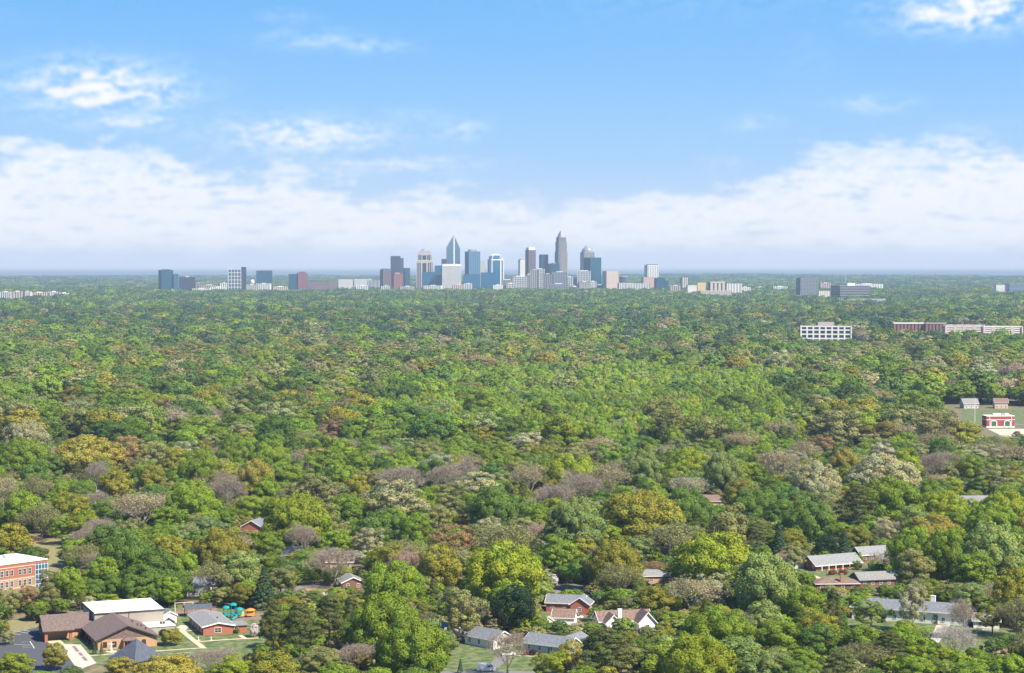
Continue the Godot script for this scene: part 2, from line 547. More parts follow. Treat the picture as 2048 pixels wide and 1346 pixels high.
func plant(x: float, z: float, w: float, h: float, kind: String, label: String, pick: int) -> void:
	var list := forms_of(kind, w)
	var form: String = list[pick % list.size()]
	var p: Dictionary = protos[form]
	var spec: Array = {"PI": ["pine_tree", "pine tree", "pine trees among the houses"], "BA": ["bare_tree", "bare tree", "bare trees among the houses"], "WB": ["bare_tree", "bare tree", "bare trees among the houses"],
		"EV": ["evergreen_tree", "evergreen tree", "dark evergreens among the houses"], "CO": ["conifer", "conifer", "conical evergreens among the houses"],
		"PU": ["bush", "bush", "garden bushes"], "RD": ["bush", "bush", "garden bushes"], "BU": ["bush", "bush", "garden bushes"]}.get(kind, ["leafy_tree", "tree", "leafy trees among the houses"])
	var t := thing(spec[0], label, spec[1], Vector3(x, hgt(x, z), z), float((pick * 47) % 360), spec[2])
	var s: float = w / p.w
	t.scale = Vector3(s, h / p.h, s)
	var leaf: String = "leaf_" + ("DG" if kind == "BU" else kind) + str(pick / 3 % 2)
	part(t, "trunk", p.trunk, M.pale_bark if kind in ["WB", "CR"] else (M.grey_bark if kind in ["BA", "TN", "PK"] else M.bark))
	part(t, "crown", p.crown, M[leaf])

# ---------------------------------------------------------------- land
func hgt(x: float, z: float) -> float:
	var d := sqrt(x * x + z * z)
	var s := smoothstep(1900.0, 7500.0, d)
	return 33.0 * s + s * 3.0 * sin(x / 310.0 + 1.0) * sin(z / 620.0) + smoothstep(8500.0, 16000.0, d) * (27.0 + 7.0 * sin(x / 1900.0 + 0.6) + 4.0 * sin(x / 800.0 + z / 2600.0))

func on(x: float, z: float) -> Vector3:
	return Vector3(x, hgt(x, z), z)

func build_land() -> void:
	var g := Geo.new()
	var rings := [0.0, 300.0, 600.0, 900.0, 1200.0]
	var q := 1400.0
	while q < 19500.0:
		rings.append(q)
		q *= 1.07
	var az := []
	for i in 41:
		az.append(deg_to_rad(-40.0 + 2.0 * i))
	for i in range(1, 20):
		az.append(deg_to_rad(40.0 + 280.0 * i / 19.0))
	for k in rings.size() - 1:
		for i in az.size():
			var a: float = az[i]
			var b: float = az[i + 1] if i + 1 < az.size() else az[0] + TAU
			var p := on(sin(a) * rings[k], -cos(a) * rings[k])
			var s := on(sin(b) * rings[k], -cos(b) * rings[k])
			var t := on(sin(b) * rings[k + 1], -cos(b) * rings[k + 1])
			var u := on(sin(a) * rings[k + 1], -cos(a) * rings[k + 1])
			g.tri(p, t, u)
			if k > 0: g.tri(p, s, t)
	structure("ground", g, M.soil)

# clearings of the woodland: [x, z, radius in x, radius in z]
const CLEAR := [[209, -8300, 33, 41], [-242, -8050, 34, 42], [-354, -7900, 38, 46], [335, -8700, 36, 44], [-67, -8000, 38, 46], [-1349, -7600, 36, 44], [-1309, -7590, 18, 26], [-1273, -7650, 40, 48], [-1095, -7700, 34, 42], [-1057, -7690, 17, 25], [-1004, -7900, 42, 50], [-872, -7750, 24, 32], [-834, -7760, 29, 37], [-747, -7700, 64, 72], [-692, -8100, 38, 46], [-630, -8250, 44, 52], [-575, -8150, 34, 42], [-495, -8300, 27, 35], [-471, -8310, 15, 23], [-518, -8000, 30, 38], [-466, -7900, 30, 38], [-445, -8250, 20, 28], [-333, -7750, 33, 41], [-291, -7760, 23, 31], [-284, -8150, 16, 24], [-239, -7700, 43, 51], [-162, -8000, 37, 45], [-159, -7700, 39, 47], [-95, -7710, 36, 44], [-135, -8800, 17, 25], [48, -9000, 24, 32], [78, -8200, 27, 35], [135, -8350, 25, 33], [173, -8100, 30, 38], [325, -7900, 41, 49], [395, -7800, 36, 44], [608, -8500, 34, 42], [544, -7800, 32, 40], [583, -7700, 27, 35], [608, -7690, 15, 23], [444, -7600, 37, 45], [488, -7550, 51, 59], [678, -6450, 34, 42], [735, -6480, 32, 40], [640, -6600, 20, 28], [614, -6650, 25, 33], [698, -7900, 21, 29], [663, -6350, 56, 64], [952, -6300, 37, 45], [1022, -5900, 62, 70], [960, -6000, 24, 32], [997, -5500, 61, 69], [1764, -6800, 48, 56], [1716, -6850, 26, 34], [507, -3150, 47, 55], [770, -3320, 38, 46], [825, -3280, 38, 46], [713, -3500, 35, 43], [758, -3490, 25, 33], [-142, -2750, 8, 16], [-1124, -4600, 8, 16], [-542, -3000, 7, 15], [681, -4800, 7, 15], [1061, -6200, 7, 15], [390, -1640, 6, 14], [86, -7600, 22, 30], [112, -7737, 23, 31], [29, -7874, 35, 43], [69, -8011, 15, 23], [140, -7648, 25, 33], [190, -7785, 36, 44], [109, -7772, 13, 21], [140, -7909, 28, 36], [180, -7546, 45, 53], [231, -7833, 18, 26], [260, -7970, 15, 23], [281, -7607, 31, 39], [281, -7594, 28, 36], [320, -7731, 19, 27], [352, -7868, 21, 29], [-20, -7655, 28, 36], [-6, -7642, 24, 32], [248, -7779, 23, 31], [-1492, -5750, 24, 32], [-1460, -5760, 25, 33], [-1466, -5900, 17, 25], [-1478, -6100, 36, 44], [-1444, -6150, 25, 33], [-1424, -6200, 25, 33], [-1520, -6800, 30, 38], [-1519, -7350, 47, 55], [-1464, -7400, 33, 41], [-1331, -7300, 30, 38], [-1270, -7250, 33, 41], [-1254, -7800, 16, 24], [-1162, -7300, 38, 46], [-1194, -7700, 40, 48], [-1128, -7500, 40, 48], [-1166, -7900, 22, 30], [-1000, -7500, 29, 37], [-961, -7550, 32, 40], [-890, -7500, 37, 45], [-575, -7500, 31, 39], [-484, -7500, 25, 33], [-399, -7450, 35, 43], [-302, -7450, 40, 48], [-201, -7450, 32, 40], [-165, -7400, 23, 31], [-54, -7400, 26, 34], [587, -7000, 26, 34], [860, -7200, 24, 32], [1286, -8000, 29, 37], [1489, -8200, 74, 82], [1072, -7800, 36, 44], [1004, -7900, 26, 34], [-596, -4900, 19, 27], [-534, -4800, 25, 33], [416, -1621, 80, 172], [442, -1800, 32, 33], [-405, -1760, 37, 53], [694, -3239, 41, 112], [794, -3295, 42, 96], [642, -3120, 23, 79]]

func in_clearing(x: float, z: float, more: float) -> bool:
	for c in CLEAR:
		if absf(x - c[0]) < c[2] + more and absf(z - c[1]) < c[3] + more:
			return true
	return false

# where only low trees stand, so that the buildings behind rise above them
const LOW := [[484, -2950, 68, 200, 17.0], [764, -3300, 141, 200, 17.0], [400, -1430, 80, 110, 9.5]]

func low_limit(x: float, z: float) -> float:
	for c in LOW:
		if absf(x - c[0]) < c[2] and absf(z - c[1]) < c[3]: return c[4]
	return 99.0

# houses and yards kept free of undergrowth: circles x, z, radius, and open lawns
const YARDS := [[-117, -719, 7, 19], [-8, -662, 10, 22], [13, -652, 11, 23], [21, -656, 8, 19], [21, -730, 10, 21], [26, -726, 7, 19], [19, -702, 7, 19], [12, -699, 5, 17], [39, -696, 12, 23], [35, -689, 6, 18], [47, -691, 7, 19], [57, -797, 10, 21], [137, -834, 13, 25], [119, -838, 10, 22], [159, -859, 10, 22], [130, -780, 11, 23], [148, -790, 12, 23], [146, -710, 22, 34], [170, -697, 8, 19], [-65, -783, 8, 20], [-100, -856, 10, 21], [-76, -834, 11, 22], [-124, -943, 10, 21], [-225, -1104, 12, 23], [-280, -1220, 10, 22], [-148, -829, 8, 20], [-124, -766, 9, 20], [5, -1034, 8, 19], [109, -1054, 9, 21], [10, -887, 9, 21], [248, -1051, 12, 23], [-37, -1007, 8, 20], [-11, -950, 8, 19], [-85, -953, 8, 20], [-26, -679, 10, 21], [-424, -1760, 11, 22], [-392, -1786, 10, 22], [424, -1806, 11, 22], [453, -1806, 10, 21], [-130, -668, 15, 27], [-138, -692, 15, 27], [-124, -695, 18, 29], [-121, -626, 11, 22], [-200, -790, 31, 43]]
const LAWNS := [[Vector2(-176, -703), Vector2(-158, -728), Vector2(-128, -739), Vector2(-90, -728), Vector2(-82, -653), Vector2(-97, -624), Vector2(-124, -620), Vector2(-155, -645)], [Vector2(-192, -712), Vector2(-171, -707), Vector2(-170, -692), Vector2(-182, -676)], [Vector2(-256, -942), Vector2(-234, -942), Vector2(-211, -918), Vector2(-186, -815), Vector2(-235, -865)], [Vector2(-178, -653), Vector2(-178, -680), Vector2(-170, -696), Vector2(-163, -682), Vector2(-134, -611), Vector2(-152, -611), Vector2(-168, -616)], [Vector2(-94, -753), Vector2(-95, -770), Vector2(-91, -780), Vector2(-85, -788), Vector2(-76, -791), Vector2(-72, -763), Vector2(-82, -762), Vector2(-85, -753)], [Vector2(13, -753), Vector2(16, -777), Vector2(21, -789), Vector2(28, -789), Vector2(35, -774), Vector2(42, -762), Vector2(42, -754), Vector2(20, -747)], [Vector2(-23, -662), Vector2(22, -664), Vector2(22, -614), Vector2(-23, -614)], [Vector2(123, -826), Vector2(156, -840), Vector2(148, -791), Vector2(124, -779), Vector2(118, -795)], [Vector2(122, -712), Vector2(175, -705), Vector2(179, -662), Vector2(159, -636), Vector2(133, -641), Vector2(116, -676)]]

func is_open(x: float, z: float) -> bool:
	for c in YARDS:
		var dx: float = x - c[0]
		var dz: float = z - c[1]
		if dx * dx + dz * dz < c[2] * c[2] or (absf(dx) < c[2] * 0.9 and dz > 0.0 and dz < c[3]):
			return true
	for l in LAWNS:
		if Geometry2D.is_point_in_polygon(Vector2(x, z), PackedVector2Array(l)): return true
	return false

var woods := {}

func add_to_wood(form: String, where: Vector3, w: float, h: float, turn: float, tint: Color) -> void:
	if not woods.has(form):
		woods[form] = [[], []]
	var p: Dictionary = protos[form]
	var s: float = w / p.w
	woods[form][0].append(Transform3D(Basis(Vector3.UP, turn).scaled_local(Vector3(s, h / p.h, s)), where))
	woods[form][1].append(tint)

func tone(kind: String, r: RandomNumberGenerator) -> Color:
	var c: Array = LEAF[kind]
	var k := r.randf_range(0.68, 1.16)
	return Color(c[0] * k * r.randf_range(0.88, 1.12), c[1] * k, c[2] * k * r.randf_range(0.8, 1.3))

func wood_form(kind: String, level: String, r: RandomNumberGenerator) -> String:
	var f := "dome"
	match kind:
		"PI", "EV": f = "pine"
		"BA", "WB": f = "bare"
		"TN", "PK": f = "sparse"
		"CR", "BR", "OL", "LG": f = "loose"
		_: f = "dome" if r.randf() < 0.5 else "oval"
	if level == "near_":
		return "near_" + f + ("0" if f in ["sparse", "bare", "pine"] else str(r.randi() % (3 if f == "oval" else 2)))
	return level + f

func build_woodland(rows: Array) -> void:
	var r := RandomNumberGenerator.new()
	r.seed = 77
	var patch := FastNoiseLite.new()
	patch.seed = 5
	patch.frequency = 0.0045
	patch.fractal_octaves = 3
	# the trees of the neighbourhood that stand behind and between the larger ones
	for i in range(0, rows.size(), 5):
		var kd: String = KINDS[rows[i + 4]]
		var k := wood_form(kd, "near_", r) if rows[i + 2] < 21 else "near_grand0"
		add_to_wood(k, on(rows[i], rows[i + 1]), rows[i + 2] * r.randf_range(0.95, 1.05), rows[i + 3] * r.randf_range(0.95, 1.05), r.randf() * TAU, tone(kd, r))
	# undergrowth and saplings between the houses and in the near wood
	var z := -575.0
	while z > -1330.0:
		var half := -z * 0.285 + 20.0
		var x := -half
		while x < half:
			var px := x + r.randf_range(-3.5, 3.5)
			var pz := z + r.randf_range(-3.5, 3.5)
			x += 7.5
			var low := r.randf_range(4.5, 8.5)
			if is_open(px, pz) or (pz > -655.0 and ((px > -24.0 and px < 24.0) or px < -85.0)): continue
			var q := r.randf()
			var kind := "G" if q < 0.34 else ("DG" if q < 0.6 else ("OL" if q < 0.8 else ("LG" if q < 0.88 else ("OY" if q < 0.94 else "TN"))))
			add_to_wood("mid_loose" if r.randf() < 0.5 else "mid_dome", on(px, pz), low, low * r.randf_range(0.7, 1.0), r.randf() * TAU, tone(kind, r))
		z -= 7.5
	# woodland out to where single crowns blend
	z = -1330.0
	while z > -4600.0:
		var d := -z
		var step := 9.5 if d < 2600.0 else 12.5
		var half := d * 0.30 + 60.0
		var x := -half
		while x < half:
			var px := x + r.randf_range(-0.42, 0.42) * step
			var pz := z + r.randf_range(-0.42, 0.42) * step
			x += step
			var n := patch.get_noise_2d(px, pz)
			var n2 := patch.get_noise_2d(px * 3.1 + 900.0, pz * 3.1)
			# a young, even wood fills the valley in the middle of the view
			var u := px / d
			var core := smoothstep(-0.11, -0.04, u + n * 0.08) * smoothstep(0.20, 0.13, u + n * 0.06) * smoothstep(1330.0, 1420.0, d + n * 200.0) * smoothstep(2550.0, 2300.0, d + n * 350.0)
			var young := r.randf() < core * (0.9 + n2 * 0.5)
			var w := 0.0
			var kind := "G"
			var q := r.randf()
			if young:
				w = r.randf_range(8.0, 13.0) + 14.0 * maxf(0.0, n2 + r.randf_range(-0.15, 0.15))
				kind = "G" if q < 0.70 else ("LG" if q < 0.82 else ("DG" if q < 0.87 else ("OL" if q < 0.91 else "YG")))
			else:
				if r.randf() < 0.79: continue
				w = r.randf_range(19.0, 37.0)
				q = q * 0.62 + 0.19 + n2 * 0.55 + n * 0.45 + 0.07 * smoothstep(2700.0, 2200.0, d)
				if q < lerpf(0.34, 0.20, smoothstep(2200.0, 3800.0, d)): kind = "G"
				elif q < 0.53: kind = "DG" if r.randf() > 0.4 * smoothstep(2500.0, 4000.0, d) else "CO"
				elif q < 0.71: kind = "OL"
				elif q < 0.755: kind = "OY"
				elif q < 0.79: kind = "BA"
				elif q < 0.87: kind = "TN"
				elif q < 0.92: kind = "PI"
				elif q < 0.95: kind = "BR"
				elif q < 0.975: kind = "YG"
				elif q < 1.0: kind = "CR"
				else: kind = "DG"
				if r.randf() < 0.05: kind = "PI"
				if r.randf() < 0.45 * smoothstep(2400.0, 4200.0, d): kind = "DG" if r.randf() < 0.5 else "CO"
			if in_clearing(px, pz, w * 0.3): continue
			if kind in ["TN", "BA", "BR", "PK"] and not young: w *= 0.78
			var h := r.randf_range(12.0, 21.0) + w * 0.15 if young else (clampf(w * r.randf_range(0.62, 1.12), 14.0, 33.0) if kind != "PI" else r.randf_range(19.0, 26.0))
			if kind == "PI": w = r.randf_range(9.0, 12.0)
			h = minf(h, low_limit(px, pz) * r.randf_range(0.85, 1.1))
			var level := "near_" if d < 1750.0 else ("mid_" if d < 2900.0 else "far_")
			add_to_wood(wood_form(kind, level, r), on(px, pz), w, h, r.randf() * TAU, tone(kind, r) * (1.15 if young else 1.0))
		z -= step
	# and on to the horizon in groups of crowns
	z = -4600.0
	while z > -19000.0:
		var d := -z
		var step := 25.0 if d < 8200.0 else (60.0 if d < 12000.0 else 110.0)
		var half := d * 0.285 + 100.0
		var x := -half
		while x < half:
			var px := x + r.randf_range(-0.4, 0.4) * step
			var pz := z + r.randf_range(-0.4, 0.4) * step
			x += step
			if in_clearing(px, pz, 8.0): continue
			var q := r.randf() + patch.get_noise_2d(px * 0.5, pz * 0.5) * 0.4
			var kind := "G" if q < 0.10 else ("DG" if q < 0.50 else ("OL" if q < 0.57 else ("CO" if q < 0.95 else ("TN" if q < 0.93 else "PI"))))
			var wide := 42.0 if d < 8200.0 else (85.0 if d < 12000.0 else 150.0)
			add_to_wood("grove" + str(r.randi() % 3), on(px, pz), wide * r.randf_range(0.8, 1.2), r.randf_range(12.0, 26.0), r.randf() * TAU, tone(kind, r))
		z -= step
	var root := Node3D.new()
	root.name = "woodland"
	root.set_meta("kind", "stuff")
	root.set_meta("label", "unbroken spring woodland reaching from the houses to the horizon")
	root.set_meta("category", "woodland")
	add_child(root)
	for f in woods:
		var mm := MultiMesh.new()
		mm.transform_format = MultiMesh.TRANSFORM_3D
		mm.use_colors = true
		mm.mesh = protos[f].crown
		var t: Array = woods[f][0]
		var c: Array = woods[f][1]
		mm.instance_count = t.size()
		for i in t.size():
			mm.set_instance_transform(i, t[i])
			mm.set_instance_color(i, c[i])
		var o := MultiMeshInstance3D.new()
		o.name = "crowns"
		o.multimesh = mm
		o.set_meta("kind", "stuff")
		root.add_child(o, true)

# ---------------------------------------------------------------- houses
# One wing with its ridge along x: walls into wall, roof slabs into roof, boards along the edges into trim
func wing_shape(wall: Geo, roof: Geo, trim: Geo, w: float, d: float, h: float, rise: float, kind: String, over: float) -> void:
	var x := w * 0.5
	var z := d * 0.5
	if wall:
		wall.quad(Vector3(-x, 0, z), Vector3(x, 0, z), Vector3(x, h, z), Vector3(-x, h, z))
		wall.quad(Vector3(x, 0, -z), Vector3(-x, 0, -z), Vector3(-x, h, -z), Vector3(x, h, -z))
		wall.quad(Vector3(x, 0, z), Vector3(x, 0, -z), Vector3(x, h, -z), Vector3(x, h, z))
		wall.quad(Vector3(-x, 0, -z), Vector3(-x, 0, z), Vector3(-x, h, z), Vector3(-x, h, -z))
		if kind == "gable":
			wall.tri(Vector3(x, h, z), Vector3(x, h, -z), Vector3(x, h + rise, 0))
			wall.tri(Vector3(-x, h, -z), Vector3(-x, h, z), Vector3(-x, h + rise, 0))
	var t := 0.2
	var X := x + over
	var Z := z + over
	if kind == "gable":
		var e := h - over * rise / z
		var p := h + rise
		for s in [1.0, -1.0]:
			var a := [Vector3(-X, e, Z), Vector3(X, e, Z), Vector3(X, p, 0), Vector3(-X, p, 0)]
			if s < 0: a = [Vector3(-X, p, 0), Vector3(X, p, 0), Vector3(X, e, -Z), Vector3(-X, e, -Z)]
			var u := Vector3(0, t, 0)
			roof.hexa([a[0], a[1], a[2], a[3], a[0] + u, a[1] + u, a[2] + u, a[3] + u])
			if trim:
				trim.box(Vector3(0, e + 0.05, s * (Z + 0.05)), Vector3(2 * X + 0.1, 0.3, 0.08))
				for k in [1.0, -1.0]:
					var xa: float = k * X + minf(0.0, k * 0.1)
					var xb: float = k * X + maxf(0.0, k * 0.1)
					var y0 := Vector3(0, -0.18, 0)
					var y1 := Vector3(0, t + 0.02, 0)
					var b := [Vector3(xa, e, Z), Vector3(xb, e, Z), Vector3(xb, p, 0), Vector3(xa, p, 0)]
					if s < 0: b = [Vector3(xa, p, 0), Vector3(xb, p, 0), Vector3(xb, e, -Z), Vector3(xa, e, -Z)]
					trim.hexa([b[0] + y0, b[1] + y0, b[2] + y0, b[3] + y0, b[0] + y1, b[1] + y1, b[2] + y1, b[3] + y1])
	elif kind == "hip":
		var q := maxf(0.0, x - z)
		var e0 := h - 0.08
		var e1 := h + 0.14
		var c := [Vector3(-X, 0, Z), Vector3(X, 0, Z), Vector3(X, 0, -Z), Vector3(-X, 0, -Z)]
		var lo := Vector3(0, e0, 0)
		var hi := Vector3(0, e1, 0)
		roof.quad(c[3] + lo, c[2] + lo, c[1] + lo, c[0] + lo)
		for i in 4:
			var j := (i + 1) % 4
			roof.quad(c[i] + lo, c[j] + lo, c[j] + hi, c[i] + hi)
		var l := Vector3(-q, h + rise, 0)
		var r := Vector3(q, h + rise, 0)
		roof.quad(c[0] + hi, c[1] + hi, r, l)
		roof.tri(c[1] + hi, c[2] + hi, r)
		roof.quad(c[2] + hi, c[3] + hi, l, r)
		roof.tri(c[3] + hi, c[0] + hi, l)
		if trim:
			for s in [1.0, -1.0]:
				trim.box(Vector3(0, h + 0.02, s * (Z + 0.06)), Vector3(2 * X + 0.24, 0.24, 0.1))
				trim.box(Vector3(s * (X + 0.06), h + 0.02, 0), Vector3(0.1, 0.24, 2 * Z))
	else:
		roof.box(Vector3(0, h + 0.12, 0), Vector3(2 * X, 0.3, 2 * Z))

func window_frame(w: float, h: float) -> ArrayMesh:
	var key := "frame%s_%s" % [w, h]
	if not shared.has(key):
		var g := Geo.new()
		for s in [-1.0, 1.0]:
			g.box(Vector3(s * (w * 0.5 + 0.05), 0, 0.05), Vector3(0.1, h + 0.2, 0.1))
			g.box(Vector3(0, s * (h * 0.5 + 0.05), 0.06), Vector3(w, 0.1, 0.12))
		g.box(Vector3(0, 0, 0.045), Vector3(w, 0.06, 0.08))
		g.box(Vector3(0, 0, 0.04), Vector3(0.06, h, 0.07))
		shared[key] = g.mesh()
	return shared[key]

func pane_shape(w: float, h: float) -> ArrayMesh:
	var key := "pane%s_%s" % [w, h]
	if not shared.has(key):
		var g := Geo.new()
		g.box(Vector3(0, 0, 0.012), Vector3(w, h, 0.03))
		shared[key] = g.mesh()
	return shared[key]

func window(t: Node3D, at: Vector3, turn: float, w := 1.1, h := 1.4, frame: Material = null) -> void:
	var f := part(t, "window", window_frame(w, h), frame if frame else M.trim, at, turn)
	part(f, "pane", pane_shape(w, h), M.pane)

func door(t: Node3D, at: Vector3, turn: float, w: float, h: float, mat: Material) -> void:
	var g := Geo.new()
	g.box(Vector3(0, h * 0.5, 0.03), Vector3(w, h, 0.08))
	var o := part(t, "door", g, mat, at, turn)
	var k := Geo.new()
	for s in [-1.0, 1.0]:
		k.box(Vector3(s * (w * 0.5 + 0.06), h * 0.5, 0.05), Vector3(0.12, h + 0.12, 0.14))
	k.box(Vector3(0, h + 0.06, 0.05), Vector3(w, 0.12, 0.13))
	part(o, "door_frame", k, M.trim)

# wings: [x, z, w, d, h, rise, axis, kind]; axis "x" or "z" is where the ridge runs
func house(called: String, label: String, category: String, where: Vector3, turn: float, wings: Array, wall_mat: Material, roof_mat: Material, o := {}) -> Node3D:
	var t := thing(called, label, category, where, turn, o.get("group", ""))
	for wg in wings:
		var wall := Geo.new()
		var roof := Geo.new()
		var trim := Geo.new()
		var b := Basis(Vector3.UP, PI / 2) if wg[6] == "z" else Basis()
		var xf := Transform3D(b, Vector3(wg[0], 0, wg[1]))
		wall.xf = xf
		roof.xf = xf
		trim.xf = xf
		var open: bool = wg.size() > 8 and wg[8] == "open"
		var lw: float = wg[3] if wg[6] == "z" else wg[2]
		var ld: float = wg[2] if wg[6] == "z" else wg[3]
		wing_shape(null if open else wall, roof, trim, lw, ld, wg[4], wg[5], wg[7], o.get("over", 0.55))
		if not open: part(t, "wall", wall, wall_mat)
		part(t, "roof", roof, roof_mat)
		if trim.v.size(): part(t, "fascia", trim, o.get("trim", M.trim))
		if open:
			for sx in [-1.0, 1.0]:
				for sz in [-1.0, 1.0]:
					var post := Geo.new()
					post.box(Vector3(wg[0] + sx * (wg[2] * 0.5 - 0.3), wg[4] * 0.5, wg[1] + sz * (wg[3] * 0.5 - 0.3)), Vector3(o.get("post", 0.25), wg[4], o.get("post", 0.25)))
					part(t, "post", post, o.get("post_mat", M.trim))
			continue
		if o.get("windows", true):
			var sill: float = minf(wg[4] * 0.55, 1.75)
			var nf := int((wg[2] - 1.2) / 3.3)
			for i in nf:
				window(t, Vector3(wg[0] + (i - (nf - 1) * 0.5) * wg[2] / nf, sill, wg[1] + wg[3] * 0.5), 0)
			var ns := int((wg[3] - 1.2) / 3.6)
			for i in ns:
				for s in [-1.0, 1.0]:
					window(t, Vector3(wg[0] + s * wg[2] * 0.5, sill, wg[1] + (i - (ns - 1) * 0.5) * wg[3] / ns), 90.0 * s)
	if o.has("chimney"):
		var c: Array = o.chimney
		var g := Geo.new()
		g.box(Vector3(c[0], c[2] * 0.5, c[1]), Vector3(c[3], c[2], c[4]))
		g.box(Vector3(c[0], c[2] + 0.1, c[1]), Vector3(c[3] + 0.2, 0.2, c[4] + 0.2))
		part(t, "chimney", g, o.get("chimney_mat", M.red_brick))
	if o.has("door"):
		door(t, o.door, 0, 1.1, 2.1, o.get("door_mat", M.dark_door))
	return t

# ---------------------------------------------------------------- vehicles
func profile_body(pts: Array, w: float, tuck: float) -> Geo:   # pts: Vector3(x, y, inset of the side) round the outline, counter-clockwise seen from +z
	var g := Geo.new()
	var n := pts.size()
	for i in n:
		var a: Vector3 = pts[i]
		var b: Vector3 = pts[(i + 1) % n]
		var za := w * 0.5 - a.z * tuck
		var zb := w * 0.5 - b.z * tuck
		g.quad(Vector3(a.x, a.y, za), Vector3(a.x, a.y, -za), Vector3(b.x, b.y, -zb), Vector3(b.x, b.y, zb))
	for i in range(1, n - 1):
		for s in [1.0, -1.0]:
			var p: Array = []
			for k in [0, i, i + 1]:
				p.append(Vector3(pts[k].x, pts[k].y, s * (w * 0.5 - pts[k].z * tuck)))
			if s > 0: g.tri(p[0], p[1], p[2])
			else: g.tri(p[0], p[2], p[1])
	return g

func wheels(t: Node3D, xs: Array, w: float, r: float) -> void:
	for x in xs:
		for s in [-1.0, 1.0]:
			var g := Geo.new()
			g.tube(Vector3(x, r, s * (w * 0.5 - 0.22)), Vector3(x, r, s * (w * 0.5 + 0.01)), r, r, 14)
			var o := part(t, "wheel", g, M.tyre)
			var k := Geo.new()
			k.tube(Vector3(x, r, s * (w * 0.5 - 0.1)), Vector3(x, r, s * (w * 0.5 + 0.03)), r * 0.6, r * 0.55, 10)
			part(o, "rim", k, M.steel)

func van(label: String, where: Vector3, turn: float) -> void:
	var t := thing("cargo_van", label, "van", where, turn)
	var w := 2.05
	part(t, "body", profile_body([Vector3(-2.9, 0.4, 0), Vector3(2.75, 0.4, 0), Vector3(2.95, 0.75, 0.2), Vector3(2.85, 1.15, 0.3), Vector3(1.95, 1.45, 0.4), Vector3(1.15, 2.3, 1.0), Vector3(0.6, 2.55, 1.2), Vector3(-2.75, 2.6, 1.2), Vector3(-2.95, 2.3, 0.8)], w, 0.16), M.car_white)
	var g := Geo.new()
	g.quad(Vector3(1.9, 1.52, 0.85), Vector3(1.9, 1.52, -0.85), Vector3(1.2, 2.26, -0.78), Vector3(1.2, 2.26, 0.78))
	g.xf = Transform3D(Basis(), Vector3(0.04, 0.03, 0))
	var ws := Geo.new()
	ws.hexa([Vector3(1.16, 2.2, 0.8), Vector3(1.97, 1.46, 0.88), Vector3(1.97, 1.46, -0.88), Vector3(1.16, 2.2, -0.8), Vector3(1.22, 2.27, 0.8), Vector3(2.03, 1.52, 0.88), Vector3(2.03, 1.52, -0.88), Vector3(1.22, 2.27, -0.8)])
	part(t, "windscreen", ws, M.pane)
	for s in [-1.0, 1.0]:
		var k := Geo.new()
		k.hexa([Vector3(0.35, 1.5, s * 0.97 + 0.02), Vector3(1.6, 1.5, s * 0.97 + 0.02), Vector3(1.6, 1.5, s * 0.97 - 0.02), Vector3(0.35, 1.5, s * 0.97 - 0.02), Vector3(0.35, 2.1, s * 0.9 + 0.03), Vector3(1.1, 2.1, s * 0.9 + 0.03), Vector3(1.1, 2.1, s * 0.9 - 0.03), Vector3(0.35, 2.1, s * 0.9 - 0.03)])
		part(t, "side_window", k, M.pane)
		var l := Geo.new()
		l.box(Vector3(2.9, 0.95, s * 0.75), Vector3(0.12, 0.2, 0.3))
		part(t, "headlight", l, M.silver)
	wheels(t, [-1.75, 1.85], w, 0.36)

func car(label: String, where: Vector3, turn: float, paint: Material) -> void:
	var t := thing("parked_car", label, "car", where, turn, "cars parked at the houses")
	var w := 1.85
	part(t, "body", profile_body([Vector3(-2.3, 0.35, 0), Vector3(2.2, 0.35, 0), Vector3(2.32, 0.65, 0.3), Vector3(2.1, 0.92, 0.5), Vector3(1.0, 1.02, 0.5), Vector3(-2.1, 1.05, 0.5), Vector3(-2.35, 0.75, 0.3)], w, 0.2), paint)
	part(t, "cabin", profile_body([Vector3(-2.0, 1.0, 0.3), Vector3(1.05, 0.98, 0.3), Vector3(0.25, 1.5, 1.2), Vector3(-1.5, 1.52, 1.2)], w - 0.1, 0.2), M.pane)
	var g := Geo.new()
	g.hexa([Vector3(-1.5, 1.5, 0.66), Vector3(0.2, 1.48, 0.66), Vector3(0.2, 1.48, -0.66), Vector3(-1.5, 1.5, -0.66), Vector3(-1.4, 1.56, 0.58), Vector3(0.1, 1.55, 0.58), Vector3(0.1, 1.55, -0.58), Vector3(-1.4, 1.56, -0.58)])
	part(t, "car_roof", g, paint)
	for s in [-1.0, 1.0]:
		var l := Geo.new()
		l.box(Vector3(2.24, 0.72, s * 0.62), Vector3(0.12, 0.14, 0.34))
		part(t, "headlight", l, M.silver)
	wheels(t, [-1.4, 1.4], w, 0.33)

